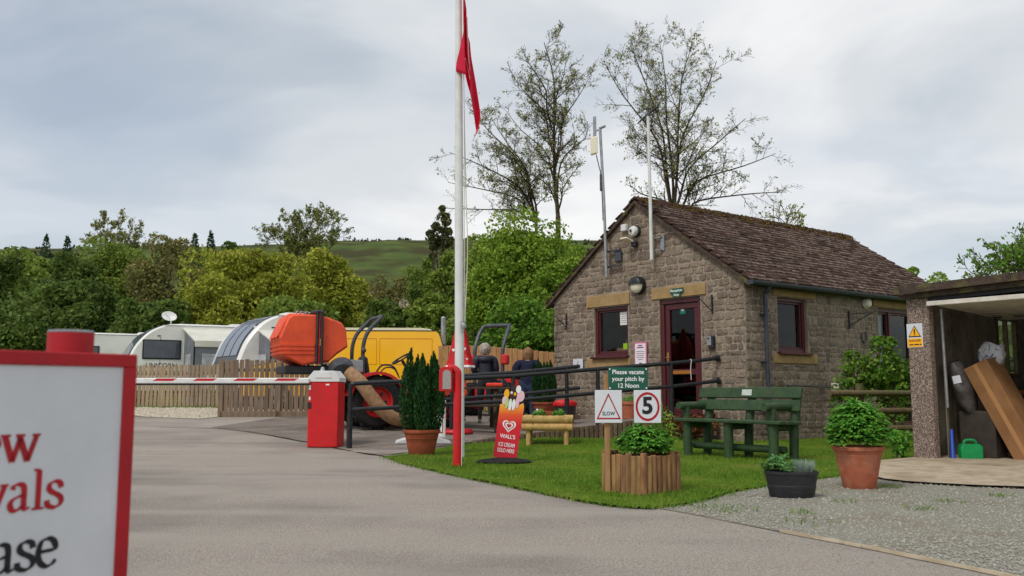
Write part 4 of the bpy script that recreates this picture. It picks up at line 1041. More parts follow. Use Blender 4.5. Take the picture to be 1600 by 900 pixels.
# flag: limp red cloth in folds
fl = MB(); NU, NV = 26, 22; V = []
for i in range(NU):
    u = i / (NU - 1)
    for j in range(NV):
        v = j / (NV - 1)
        hy = -.02 + .085 * math.sin(u * 14.5 + 1.2 * v) * (.35 + .65 * u) - .05 * u
        zt = 6.45 - .02 * u - 1.02 * (u ** 1.15); zb = 5.05 - 1.0 * (u ** 1.4)
        z = zt + (zb - zt) * v
        env = float(np.interp(z, [4.0, 4.2, 4.4, 4.85, 5.2, 6.0, 6.5], [.09, .19, .22, .155, .10, .045, .03]))
        hx = .045 + env * (.1 + .9 * u) + .02 * math.sin(u * 13 + v * 1.5) * u
        if u < .2: hx -= .115 * sstep(.55, 1, v) * math.sin(u / .2 * math.pi)
        V.append((hx - .03 - .035 * (z - 3) / 3 * .3 + .10 * sstep(5.0, 4.1, z) * 0, hy, z))
fl.add(V, [(i * NV + j, (i + 1) * NV + j, (i + 1) * NV + j + 1, i * NV + j + 1) for i in range(NU - 1) for j in range(NV - 1)])
flag_m = M('flag_cloth', lin(244, 52, 92), lin(230, 42, 80), scale=4, rough=.75, transl=.45)
flag = fl.build('flag', flag_m, None, (-.655, 11.36, 0), smooth=80, recalc=False); sol = flag.modifiers.new('thickness', 'SOLIDIFY'); sol.thickness = .003
tag(flag, 'limp red flag with thin white border line hanging on the flagpole', 'flag')
fv = V; q = MB()
for i in (15,):
    pts = [Vector(fv[i * NV + j]) + Vector((.004, -.006, 0)) for j in range(2, 17)]
    q.tube(pts, .006, 5)
q.tube([Vector(fv[i * NV + 16]) + Vector((0, -.006, 0)) for i in range(8, 16)], .006, 5)
q.build('white_border', ink_white, flag)

ep_ = thing('entry_post', 'red gooseneck entry post with grey intercom housing in front of the flagpole', 'post', (-.60, 9.95, 0))
q = MB(); q.tube(catmull([(0, 0, -.1), (0, 0, .5), (0, 0, .98), (-.01, 0, 1.055), (-.05, 0, 1.085), (-.11, 0, 1.09)], 5), .046, 18); q.build('post', red_m, ep_)
q = MB(); pr = [(-.20, .84), (-.055, .84), (-.055, 1.11), (-.165, 1.11), (-.20, 1.075)]
q.prism(pr, -.075, .075, taper=.008); q.build('housing', red_m, ep_)
q = MB(); pr = [(-.03 + .045 * math.cos(t) - .085, 1.0 + .045 * math.sin(t)) for t in [i * math.pi / 8 for i in range(9)]]
q.prism([(-.16, .865), (-.07, .865)] + [(-.115 + .045 * math.cos(t), 1.03 + .045 * math.sin(t)) for t in [i * math.pi / 8 for i in range(9)]], -.082, -.07); q.build('keypad', M('grey_pad', lin(168, 164, 160), lin(140, 138, 136), scale=60, rough=.5), ep_)
q = MB(); q.box((.049, 0, .55), (.006, .05, 1.1), b=.002); q.build('reflector_strip', ink_white, ep_)

# ================================================================== ICE CREAM BOARD
ab_ = thing('ice_cream_sign', 'red and orange leaning ice cream sign on black rubber base', 'sign', (-.09, 10.4, .03), math.radians(6))
q = MB(); q.lathe([(.0, .0), (.31, 0), (.32, .015), (.27, .035), (.12, .055), (0, .06)], 30, sy=.62, cap=False); q.build('base', rubber_m, ab_)
lean = Matrix.Rotation(math.radians(8), 4, 'Y') @ Matrix.Rotation(math.radians(-4), 4, 'X')
q = MB(); q.T = lean
pan = [(-.135, .05), (.135, .05), (.145, .66), (.13, .70), (.06, .655), (0, .62), (-.06, .625), (-.11, .66), (-.135, .65)]
grad = bpy.data.materials.new('board_print'); grad.use_nodes = True
tn = grad.node_tree; bs = tn.nodes['Principled BSDF']; bs.inputs['Roughness'].default_value = .45
tcn = tn.nodes.new('ShaderNodeTexCoord'); sp_ = tn.nodes.new('ShaderNodeSeparateXYZ'); cr = tn.nodes.new('ShaderNodeValToRGB')
tn.links.new(tcn.outputs['Object'], sp_.inputs[0]); mr_ = tn.nodes.new('ShaderNodeMapRange'); mr_.inputs[1].default_value = .05; mr_.inputs[2].default_value = .68
tn.links.new(sp_.outputs[2], mr_.inputs[0]); tn.links.new(mr_.outputs[0], cr.inputs[0]); tn.links.new(cr.outputs[0], bs.inputs['Base Color'])
el = cr.color_ramp.elements; el[0].position = .0; el[0].color = (*lin(196, 14, 44), 1); el[1].position = 1; el[1].color = (*lin(250, 190, 40), 1)
for p, c in ((.6, (214, 20, 40)), (.78, (232, 84, 34)), (.9, (246, 150, 36))):
    e = el.new(p); e.color = (*lin(*c), 1)
q.prism(pan, -.008, .008); panel = q.build('panel', grad, ab_, smooth=0)
def heart(s, cx, cz):
    out = []
    for i in range(40):
        t = 2 * math.pi * i / 40
        out.append((cx + s * 16 * math.sin(t) ** 3 / 16, cz + s * (13 * math.cos(t) - 5 * math.cos(2 * t) - 2 * math.cos(3 * t) - math.cos(4 * t)) / 16))
    return out
for (s, y, m) in ((.078, -.0095, ink_white), (.060, -.0105, red_dull), (.046, -.0115, ink_white), (.028, -.0125, red_dull)):
    q = MB(); q.T = lean; q.prism(heart(s, 0, .42), y, -.008); q.build('heart_logo', m, panel, smooth=0)
TL = lambda z: lean @ basis((1, 0, 0), (0, 0, 1), (0, -.0095, z))
text("WALL'S", .062, ink_white, panel, TL(.295), .02, squeeze=.85); text('ICE CREAM', .062, ink_white, panel, TL(.20), .012, squeeze=.62); text('SOLD HERE', .062, ink_white, panel, TL(.135), .012, squeeze=.62)
choc = M('choc_print', lin(70, 44, 36), lin(50, 30, 26), scale=40); pink = M('pink_print', lin(232, 190, 200), rough=.5); lime = M('pale_lime_print', lin(180, 210, 130), rough=.5)
for (cx, cz, rx, rz_, m, y) in ((.02, .80, .06, .085, choc, -.010), (-.075, .78, .030, .055, yellow_m, -.012), (.09, .775, .045, .065, pink, -.011), (.055, .85, .03, .045, ink_white, -.013), (-.005, .855, .028, .04, choc, -.014), (-.09, .70, .028, .05, pink, -.013),
                              (-.06, .675, .02, .06, lime, -.014), (-.02, .66, .018, .07, ink_white, -.015), (.02, .665, .02, .065, ink_white, -.014), (.06, .70, .022, .07, pink, -.013), (.02, .79, .015, .02, yellow_m, -.016), (-.02, .80, .013, .016, ink_white, -.016)):
    q = MB(); q.T = lean; q.prism([(cx + rx * math.cos(t), cz + rz_ * math.sin(t)) for t in [k * math.pi / 9 for k in range(18)]], y, .004 + y * .2); q.build('ice_cream_print', m, panel, smooth=0)

# ================================================================== SIGN STAKE WITH THREE PLATES
ss_ = thing('sign_stake', 'wooden stake carrying green vacate pitch plate and two speed plates', 'sign', (.84, 7.45, 0), math.radians(-1.5))
q = MB(); q.box((-.055, .03, .48), (.045, .03, 1.0), b=.004); q.build('stake', wood_stake, ss_)
q = MB(); q.box((.26, .03, .48), (.045, .03, 1.0), b=.004); q.build('stake', wood_stake, ss_)
q = MB(); q.box((.12, .006, .947), (.325, .012, .182), b=.003); gpn = q.build('green_plate', sign_green, ss_)
TF = lambda x_, z_, y_: basis((1, 0, 0), (0, 0, 1), (x_, y_, z_))
for i, s in enumerate(('Please vacate', 'your pitch by', '12 Noon')): text(s, .052, ink_white, gpn, TF(.12, 1.000 - i * .056, -.002), .014, squeeze=.95)
for sx in (-1, 1):
    for sz in (-1, 1):
        q = MB(); q.lathe([(.007, 0), (.006, .004), (0, .005)], 8, basis((1, 0, 0), (0, 0, 1), (.12 + sx * .15, 0.0, .947 + sz * .078)), cap=False); q.build('screw', ink_white, gpn)
q = MB(); q.box((-.045, -.006, .718), (.222, .010, .268), b=.003); sl = q.build('slow_plate', sign_white, ss_)
def ring(mb, pts, w, y0, y1):
    n = len(pts); c = Vector((sum(p[0] for p in pts) / n, sum(p[1] for p in pts) / n)); V = []
    for (p, k) in [(Vector(p), k) for k in (1, w) for p in pts]:
        r = c + (p - c) * k; V.append((r.x, y0, r.y))
    mb.add(V, [(i, (i + 1) % n, n + (i + 1) % n, n + i) for i in range(n)])
q = MB(); ring(q, [(-.145, .615), (.055, .615), (-.045, .828)], .84, -.0128, 0); q.build('red_triangle', sign_red, sl, smooth=0)
text('SLOW', .043, ink_black, sl, TF(-.045, .660, -.0126), .012, squeeze=.85)
q = MB(); q.box((.275, -.006, .718), (.222, .010, .268), b=.003); fv_ = q.build('speed_plate', sign_white, ss_)
q = MB(); ring(q, [(.275 + .098 * math.cos(t), .718 + .118 * math.sin(t)) for t in [k * math.pi / 24 for k in range(48)]], .83, -.0128, 0); q.build('red_roundel', sign_red, fv_, smooth=0)
text('5', .19, ink_black, fv_, TF(.275, .72, -.0125), .03)

# ================================================================== PLANTERS AND POTS
def plant(name_mat, n_stem, spread, height, leaf, rngs, leaflets=7, tall=0, base_r=.1, droop=.3):
    """cloud of palmate / narrow leaves on many stems -> array of quads"""
    out = []; Q = []
    for i in range(n_stem):
        a = rngs.uniform(0, 6.283); k = rngs.uniform(0, 1) ** .6; r = spread * k
        h = height * math.sqrt(max(.05, 1 - .8 * k * k)) * rngs.uniform(.12, 1.05) ** .7
        p = np.array((r * math.cos(a), r * math.sin(a), h))
        ln = rngs.normal(size=(leaflets, 3)); ln[:, 2] = np.abs(ln[:, 2]) * .3 - droop * .2
        ln[:, 0] += math.cos(a) * .5; ln[:, 1] += math.sin(a) * .5
        ln /= np.linalg.norm(ln, axis=1)[:, None]
        L_ = leaf * rngs.uniform(.7, 1.25)
        for d in ln:
            side = np.cross(d, (0, 0, 1)); side /= np.linalg.norm(side) + 1e-6
            w = L_ * .17; m = p + d * L_ * .55 + np.array((0, 0, .012)); e = p + d * L_ + np.array((0, 0, -.25 * L_ * droop))
            Q.append([p, m + side * w, e, m - side * w])
        if tall and i < tall:
            for k2 in range(14):
                z = h + k2 * .011; d = rngs.normal(size=3); d[2] = .8; d /= np.linalg.norm(d); o_ = np.array((p[0], p[1], z)); side = np.cross(d, (0, 0, 1)); Q.append([o_, o_ + d * .02 + side * .007, o_ + d * .04, o_ + d * .02 - side * .007])
    return np.array(Q)
rp_ = np.random.default_rng(21)
pl_ = thing('log_planter', 'square planter of upright split logs with feathery green plant', 'planter', (1.07, 7.55, 0), ang_b)
# square .46 with corner towards the camera
S_ = .225
for side in range(4):
    a0 = side * math.pi / 2
    for i in range(8):
        hh = .335 + random.uniform(-.012, .02); off = -S_ + (i + .5) * (2 * S_ / 8)
        px_, py_ = off * math.cos(a0) - S_ * math.sin(a0) * -1 * -1, off * math.sin(a0) + S_ * math.cos(a0) * -1
        q = MB(); q.prism([(.029 * math.cos(t), .022 * math.sin(t)) for t in [k * math.pi / 5 for k in range(10)]], 0, hh, Matrix(((1, 0, 0, 0), (0, 0, 1, 0), (0, 1, 0, 0), (0, 0, 0, 1))), taper=.003)
        R = Matrix.Rotation(a0, 4, 'Z') @ Matrix.Translation((off, -S_, 0)) @ Matrix.Rotation(random.uniform(-.015, .015), 4, 'Y')
        o = q.build('log', wood_planter, pl_); o.matrix_local = R
q = MB(); q.box((0, 0, .29), (.42, .42, .02)); q.build('soil', soil_m, pl_)
Q = plant(None, 480, .20, .26, .065, rp_, 8, tall=4); Q[:, :, 0] += .02; Q[:, :, 1] -= .02; Q[:, :, 2] += .30; quads('foliage', Q, 4, lf_plant, pl_)
Q = plant(None, 40, .10, .36, .06, rp_, 6, tall=14); Q[:, :, 0] += .16; Q[:, :, 1] -= .10; Q[:, :, 2] += .30; quads('tall_shoots', Q, 4, leafm('lupin_green', lin(128, 168, 62), lin(150, 180, 70), scale=9), pl_)

p2_ = thing('terracotta_pot', 'large pale terracotta pot with bushy green plant at the gravel edge', 'pot', (3.02, 7.93, 0))
q = MB(); q.lathe([(0, .0), (.125, 0), (.135, .012), (.165, .16), (.188, .285), (.192, .292), (.192, .305), (.197, .31), (.197, .325), (.218, .335), (.222, .352), (.214, .368), (.198, .368), (.19, .33), (0, .325)], 40, cap=False); q.build('pot', terracotta, p2_)
q = MB(); q.lathe([(.19, .335), (0, .345)], 20, cap=False); q.build('soil', soil_m, p2_)
Q = plant(None, 800, .23, .40, .075, rp_, 8, tall=6); Q[:, :, 2] += .33; quads('foliage', Q, 4, lf_plant, p2_)
p3_ = thing('black_planter', 'black oval half barrel planter with green and silver plants', 'planter', (2.23, 7.28, 0), math.radians(-8))
q = MB(); q.lathe([(0, 0), (.165, 0), (.172, .01), (.185, .08), (.188, .082), (.19, .10), (.187, .103), (.205, .185), (.212, .19), (.212, .212), (.203, .214), (.195, .17), (0, .165)], 36, sx=1.0, sy=.72, cap=False); q.build('tub', plastic_blk, p3_)
q = MB(); q.lathe([(.195, .178), (0, .185)], 20, sy=.72, cap=False); q.build('soil', soil_m, p3_)
Q = plant(None, 60, .11, .13, .07, rp_, 5); Q[:, :, 0] -= .10; Q[:, :, 2] += .18; quads('leafy_plant', Q * 1.0, 4, leafm('soft_green', lin(92, 142, 84), lin(120, 164, 90), scale=9), p3_)
n_ = 900; a = rp_.uniform(0, 6.28, n_); r = .085 * np.sqrt(rp_.uniform(0, 1, n_)); b0 = np.stack([.095 + r * np.cos(a) * .6, r * np.sin(a) * .6, np.full(n_, .18)], 1); tp = np.stack([.095 + r * np.cos(a) * 1.25, r * np.sin(a) * 1.2, .19 + rp_.uniform(.06, .125, n_)], 1)
sd = rp_.normal(size=(n_, 3)) * .0022; quads('silver_tuft', np.stack([b0 - sd, b0 + sd, tp], 1), 3, lf_silver, p3_)

def cypress(t, z0, R, H, n, rg):
    Q = []
    pl = [(0, 0, .88)] + [(.62 * math.cos(a), .62 * math.sin(a), rg.uniform(.80, .95)) for a in np.arange(7) * .9 + .3] + [(.3 * math.cos(a), .3 * math.sin(a), rg.uniform(.8, .97)) for a in np.arange(4) * 1.6]
    pl[2] = (-.6, -.15, 1.02); pl[5] = (.62, -.1, .98)
    for (ux, uy, hh) in pl:
        m = n // len(pl); v = rg.uniform(0, 1, m) ** .85; th_ = rg.uniform(0, 6.283, m)
        rad = R * .42 * np.sin(np.clip(v * .93 + .09, 0, 1) * math.pi) ** .7 * (1 - .35 * v) * np.sqrt(rg.uniform(.35, 1, m))
        bulge = .72 + .38 * np.sin(np.clip(.12 + .75 * v, 0, 1) * math.pi) - .12 * v
        P = np.stack([ux * R * bulge + rad * np.cos(th_), uy * R * bulge + rad * np.sin(th_), z0 + v * H * hh], 1)
        d = np.stack([np.cos(th_) * .35, np.sin(th_) * .35, np.full(m, 1.0)], 1)
        Q.append(leafquads(P, rg.uniform(.016, .034, m), rg, .3, .0, d))
    return quads('foliage', np.concatenate(Q), 4, lf_potcon, t)
rc = np.random.default_rng(4)
for (nm, lb, x_, y_, z_, sc_, hh) in (('potted_conifer', 'dark green conifer in terracotta pot beside the flagpole', -1.17, 11.75, .0, 1.0, 1.06), ('potted_conifer', 'dark conifer standing against the left corner of the stone building', .62, 17.35, .28, .8, .85)):
    t = thing(nm, lb, 'conifer', (x_, y_, z_), 0, 'potted conifers')
    q = MB(); q.lathe([(0, 0), (.15, 0), (.158, .01), (.19, .16), (.205, .23), (.21, .235), (.21, .25), (.215, .255), (.222, .30), (.24, .305), (.246, .32), (.243, .345), (.225, .348), (.21, .31), (0, .30)], 36, cap=False); o = q.build('pot', terracotta_d, t)
    q = MB(); q.tube([(0, 0, .3), (0, 0, .3 + hh * .6)], [.03, .012], 6); o2 = q.build('stem', bark_m, t)
    o3 = cypress(t, .31, .31 * sc_, hh, 15000, rc)
lp = thing('log_trough', 'raised trough of pale round logs on legs with small flowers', 'planter', (.52, 13.12, .07), math.radians(-6))
for (z, r) in ((.365, .058), (.262, .056)):
    for y in (-.17, .17):
        q = MB(); q.tube([(-.36, y, z), (.36, y, z)], r, 14); q.build('log', wood_new, lp)
    for x_ in (-.30, .30):
        q = MB(); q.tube([(x_, -.16, z), (x_, .16, z)], r * .9, 12); q.build('log', wood_new, lp)
for x_ in (-.27, .27):
    for y in (-.15, .15):
        q = MB(); q.tube([(x_ - .06 * (1 if x_ > 0 else -1) * 0, y, 0), (x_, y, .30)], .034, 12); q.build('leg', wood_new, lp)
q = MB(); q.tube([(-.20, -.215, .20), (-.20, -.215, .43)], .006, 6); q.build('strap', rail_wood, lp)
q = MB(); q.box((0, 0, .33), (.62, .28, .12)); q.build('soil', soil_m, lp)
Q = plant(None, 60, .09, .10, .05, rp_, 5); Q2 = Q.copy(); Q[:, :, 0] -= .12; Q2[:, :, 0] += .16
for qq in (Q, Q2): qq[:, :, 2] += .39; quads('seedlings', qq, 4, lf_plant, lp)
q = MB()
for (x_, y, z) in ((-.15, -.05, .50), (-.18, .0, .47), (-.13, .03, .485)): q.ball((x_, y, z), .018, 8, 5)
q.build('white_flower', ink_white, lp)
q = MB(); q.box((-.0, .06, .43), (.26, .14, .09), b=.01); q.build('trough_liner', terracotta_d, lp)
pt = thing('terracotta_pot', 'small terracotta pot with seedlings between the two white speed plates', 'pot', (2.05, 15.75, ramp_z(2.05, 15.75)))
q = MB(); q.lathe([(0, 0), (.13, 0), (.17, .24), (.19, .25), (.19, .30), (.17, .30), (.165, .27), (0, .265)], 28, cap=False); q.build('pot', terracotta, pt)
Q = plant(None, 50, .13, .10, .06, rp_, 5); Q[:, :, 2] += .27; quads('foliage', Q, 4, lf_plant, pt)

# ================================================================== GREEN BENCH
bn = thing('bench', 'dark green painted rustic timber bench on the lawn by the gable', 'bench', (2.66, 11.14, .02), math.radians(-52.7))
for i, y in enumerate((-.02, .13, .28)):
    q = MB(); q.box((0, y, .455 - .006 * i), (1.62, .14, .045), b=.01); q.build('seat_plank', bench_m, bn)
for z, y in ((.80, .378), (.645, .342)):
    q = MB(); q.box((0.02, y, z), (1.56, .04, .135), Matrix.Rotation(-.2, 3, 'X'), b=.008); o = q.build('back_plank', bench_m, bn)
q = MB(); q.box((.02, .352, .805), (.15, .006, .075), Matrix.Rotation(-.2, 3, 'X')); q.build('plaque', M('plaque', lin(210, 214, 208), lin(170, 180, 168), scale=60, rough=.5), bn)
for x_ in (-.66, 0.0, .66):
    q = MB(); q.tube([(x_, .0, -.03), (x_, .0, .44)], .058, 14); q.build('front_leg', bench_m, bn)
    q = MB(); q.tube([(x_ + .03, .34, -.03), (x_ + .03, .36, .4), (x_ + .03, .47, .86)], .055, 14); q.build('back_post', bench_m, bn)
for x_ in (-.66, .66):
    q = MB(); q.tube([(x_, -.02, .44), (x_, -.02, .62)], .052, 12); q.build('arm_post', bench_m, bn)
    q = MB(); q.tube([(x_, -.16, .635), (x_, .42, .64)], .048, 12); q.build('arm_rest', bench_m, bn)
for (y, z) in ((.17, .13),):
    q = MB(); q.tube([(-.70, y, z), (.70, y, z)], .045, 12); q.build('stretcher', bench_m, bn)
for x_ in (-.66, 0, .66):
    q = MB(); q.tube([(x_, -.05, .39), (x_, .40, .39)], .04, 10); q.build('bearer', bench_m, bn)

# ================================================================== PICNIC TABLE, PARASOL, SMALL FORECOURT THINGS
pc = Vector((-.93, 16.1, gz(-.93, 16.1)))
pt_ = thing('picnic_table', 'dark timber picnic table on the forecourt behind the handrail', 'table', pc, math.radians(5))
for i in range(5):
    q = MB(); q.box((0, -.3 + i * .15, .73), (1.75, .135, .038), b=.005); q.build('top_plank', table_m, pt_)
for y in (-.68, .68):
    for k in range(2):
        q = MB(); q.box((0, y + (k - .5) * .14, .43), (1.75, .13, .038), b=.005); q.build('seat_plank', table_m, pt_)
for x_ in (-.62, .62):
    for s_ in (-1, 1):
        q = MB(); q.tube([(x_, s_ * .62, -.02), (x_, s_ * .26, .71)], .05, 4); q.build('leg', table_m, pt_, smooth=0)
    q = MB(); q.box((x_ + .05, 0, .38), (.04, 1.5, .09), b=.005); q.build('crossbar', table_m, pt_)
q = MB(); q.box((0, 0, .0), (.3, .22, .07), b=.02); tag(q.build('tray', M('tray_red', lin(220, 60, 40), rough=.5), None, (pc.x + .62, pc.y - .1, pc.z + .785)), 'orange red plastic tray on the picnic table end', 'tray')
pa = thing('parasol', 'furled red parasol with white hem behind the flagpole', 'parasol', (pc.x, pc.y, pc.z))
q = MB(); q.tube([(0, 0, 0), (0, 0, 2.05)], .02, 10); q.build('pole', white_m, pa)
q = MB(); V = []; NS = 36; prf = [(.03, 2.02), (.07, 1.85), (.13, 1.55), (.185, 1.28), (.23, 1.12)]
def cone(prf, off=0):
    V = []
    for (r, z) in prf:
        for j in range(NS): t = 2 * math.pi * j / NS; rr = (r + off) * (1 + .13 * math.cos(8 * t) * min(1, r / .1)); V.append((rr * math.cos(t), rr * math.sin(t), z))
    return V, [(i * NS + j, i * NS + (j + 1) % NS, (i + 1) * NS + (j + 1) % NS, (i + 1) * NS + j) for i in range(len(prf) - 1) for j in range(NS)]
q.add(*cone(prf)); can = q.build('canopy', red_m, pa)
q = MB(); q.add(*cone([(.225, 1.135), (.236, 1.105), (.235, 1.095)], .004)); q.build('hem', ink_white, can)
for (tt, z, s) in ((-1.15, 1.42, .032), (-2.1, 1.4, .032), (-1.0, 1.24, .022)):
    rr = .17 + (1.42 - z) * .22; q = MB(); q.prism(heart(s, 0, 0), -.012, .0, Matrix.Translation((0, 0, z)) @ Matrix.Rotation(tt + math.pi / 2, 4, 'Z') @ Matrix.Translation((0, -rr - .03, 0))); q.build('heart_logo', ink_white, can, smooth=0)
q = MB(); q.lathe([(0, 0), (.27, 0), (.28, .03), (.26, .07), (.08, .09), (.05, .2), (0, .2)], 28, cap=False); tag(q.build('red_stand', red_dull, None, (-.93, 15.2, gz(-.93, 15.2) + .01)), 'round red weighted stand on the tarmac behind the entry post', 'stand')
wsn = thing('pavement_sign', 'white pavement sign with red bordered panel seen nearly edge on', 'sign', (-1.36, 13.85, gz(-1.3, 13.85)), math.radians(8))
q = MB(); q.prism([(-.42, 0), (.42, 0), (.40, .03), (.16, .10), (-.16, .10), (-.40, .03)], -.24, .24, taper=.02); q.build('base', white_m, wsn)
q = MB(); q.box((.22, 0, .36), (.03, .42, .56), Matrix.Rotation(.55, 3, 'Z'), b=.01); q.build('panel', white_m, wsn)
q = MB(); q.box((.22, 0, .34), (.036, .34, .40), Matrix.Rotation(.55, 3, 'Z'), b=.004); q.build('red_border', sign_red, wsn)
q = MB(); q.box((.22, 0, .34), (.042, .30, .36), Matrix.Rotation(.55, 3, 'Z'), b=.004); q.build('face', ink_white, wsn)
bn2 = thing('litter_bin', 'red lidded litter bin with black bag beside the ramp', 'bin', (.95, 16.2, ramp_z(.95, 16.2)))
q = MB(); q.lathe([(0, 0), (.15, 0), (.19, .2), (.2, .34), (.185, .36), (0, .36)], 24, cap=False); q.build('bag', M('bin_liner', lin(38, 38, 42), lin(60, 58, 60), scale=18, rough=.3, bump=.8, bscale=22), bn2)
q = MB(); q.lathe([(.215, .33), (.22, .36), (.205, .40), (.15, .43), (.06, .445), (0, .446)], 28, cap=False); q.lathe([(.205, .34), (.0, .34)], 28, cap=False); q.build('lid', red_m, bn2)
# post-and-rail fence and shrubs by the side wall
rf = thing('rail_fence', 'weathered round rail fence between the stone building and garage', 'fence', (4.75, 12.7, 0), math.radians(22))
for z in (.30, .55, .80):
    q = MB(); q.tube([(-.35, 0, z + .01), (2.6, .0, z)], .045, 12); q.build('rail', rail_wood, rf)
for x_ in (.25, 2.0):
    q = MB(); q.tube([(x_, .07, -.1), (x_, .07, .95)], .055, 12); q.build('post', rail_wood, rf)
# ================================================================== GARAGE
gr = thing('garage', 'open concrete garage with pebbledash pillar and raised white door', 'garage', (4.80, 10.80, .03), ang_b)
# local x: depth into the garage, local -y: to the right along the front
W_, D_ = 3.0, 5.2
q = MB(); q.box((.0, -.135, .96), (.12, .27, 1.92), b=.012); q.build('pillar', agg_m, gr)
q = MB(); q.box((.06, -W_ + .14, .96), (.24, .29, 1.92), b=.012); q.build('pillar', agg_m, gr)
pmesh = None
for i in range(8):
    x0 = .19 + i * .62
    if i in (3,): 
        q = MB(); q.box((x0 + .31, -.06, .5), (.61, .05, 1.0), b=.01); q.build('wall_panel', panel_m, gr)
        q = MB(); q.box((x0 + .31, -.06, 1.86), (.61, .05, .1), b=.01); q.build('wall_panel', panel_m, gr)
        w = MB()
        for (a, b, c, d) in ((0, .61, 1.0, 1.05), (0, .61, 1.76, 1.81), (0, .05, 1.05, 1.76), (.56, .61, 1.05, 1.76), (.29, .32, 1.05, 1.76)): w.box((x0 + (a + b) / 2, -.06, (c + d) / 2), (b - a, .06, d - c))
        wf = w.build('window_frame', rail_wood, gr); w = MB(); w.box((x0 + .305, -.06, 1.4), (.52, .005, .7)); w.build('pane', glass_m, wf)
        continue
    q = MB(); q.box((x0 + .31, -.06, .95), (.612, .05, 1.9), b=.012); q.build('wall_panel', panel_m, gr)
q = MB(); q.box((D_, -W_ / 2, .95), (.06, W_, 1.9)); q.build('back_wall', panel_m, gr)
q = MB(); q.box((D_ / 2, -W_ + .03, .95), (D_ - .3, .06, 1.9)); q.build('side_wall', panel_m, gr)
q = MB(); q.box((D_ / 2, -W_ / 2, -.045), (D_ + .4, W_ + .1, .12)); q.build('floor_slab', concrete, gr)
# roof with two-step mossy fascia
def sl(x_, y_): return -y_ * .028
q = MB()
def slab(mb, x0, x1, y0, y1, z0, z1):
    V = [(x, y, z + sl(x, y)) for z in (z0, z1) for (x, y) in ((x0, y0), (x1, y0), (x1, y1), (x0, y1))]
    mb.add(V, [(3, 2, 1, 0), (4, 5, 6, 7), (0, 1, 5, 4), (1, 2, 6, 5), (2, 3, 7, 6), (3, 0, 4, 7)])
slab(q, -.18, D_ + .1, .06, -W_ - .1, 2.015, 2.045); q.build('roof_sheet', fascia_m, gr, smooth=0)
q = MB(); slab(q, -.20, -.15, .07, -W_ - .1, 1.965, 2.055); q.build('upper_fascia', fascia_m, gr, smooth=0)
q = MB(); slab(q, -.13, -.085, .045, -W_ - .08, 1.905, 1.963); q.build('lower_fascia', fascia_m, gr, smooth=0)
q = MB(); slab(q, -.06, .04, -.29, -W_ + .2, 1.86, 1.94); q.build('header_beam', plastic_blk, gr, smooth=0)
# raised up-and-over door
dn = MB(); zz = 1.80
for k in range(9):
    x0 = -.22 + k * .215
    dn.box((x0 + .105, -W_ / 2 - .0, zz + .012 - .012 * k * 0), (.203, W_ - .62, .03), b=.008)
dr = dn.build('raised_door', door_white, gr); dr.rotation_euler = (.0, math.radians(3), 0); dr.location = (0, 0, .02)
q = MB(); q.box((-.235, -W_ / 2, 1.80), (.03, W_ - .6, .055), b=.006); o = q.build('door_edge', door_white, dr)
for k in range(9):
    q = MB(); q.box((1.2, -.45 - k * .25, 1.775), (.05, .10, .012)); q.build('door_slot', plastic_blk, dr)
q = MB(); q.tube([(.16, -.33, .62), (.13, -.33, 1.78)], .017, 8); q.build('door_track', grey_metal, gr)
q = MB(); q.box((.2, -.30, .60), (.04, .012, 1.15)); q.build('jamb_strip', panel_m, gr)
# danger plate on the pillar
TP = lambda y, z, d=-.066: basis((0, -1, 0), (0, 0, 1), (d, y, z))
q = MB(); q.box((-.064, -.095, 1.47), (.006, .195, .285), b=.002); dg_ = q.build('danger_plate', sign_white, gr)
q = MB(); q.box((-.0675, -.095, 1.385), (.003, .18, .10)); q.build('orange_panel', yellow_m, dg_)
for (k, m, d) in ((1, ink_black, -.0685), (.78, yellow_m, -.0697)):
    q = MB(); q.prism([(-.08 * k, -.062 * k), (.08 * k, -.062 * k), (0, .078 * k)], 0, .001, basis((0, -1, 0), (1, 0, 0), (d, -.095, 1.515)) @ Matrix.Identity(4) if False else Matrix(((0, 1, 0, d), (-1, 0, 0, -.095), (0, 0, 1, 1.513), (0, 0, 0, 1)))); q.build('warning_triangle', m, dg_, smooth=0)
q = MB(); q.box((-.0712, -.095, 1.522), (.002, .015, .05)); q.box((-.0712, -.095, 1.482), (.002, .015, .014)); q.build('exclamation_mark', ink_black, dg_, smooth=0)
text('DANGER', .036, ink_black, dg_, TP(-.095, 1.408, -.0695), .015); 
q = MB()
for (y, w) in ((-.05, .05), (-.115, .06), (-.165, .02)): q.box((-.0695, y, 1.362), (.001, w, .014))
q.build('print_line', ink_black, dg_, smooth=0)
def gl(u, w, z=0.0): return gr.matrix_basis @ Vector((u, -w, z))
gr_m = Matrix.Translation((4.80, 10.80, .03)) @ Matrix.Rotation(ang_b, 4, 'Z')
def gl(u, w, z=0.0): return gr_m @ Vector((u, -w, z))
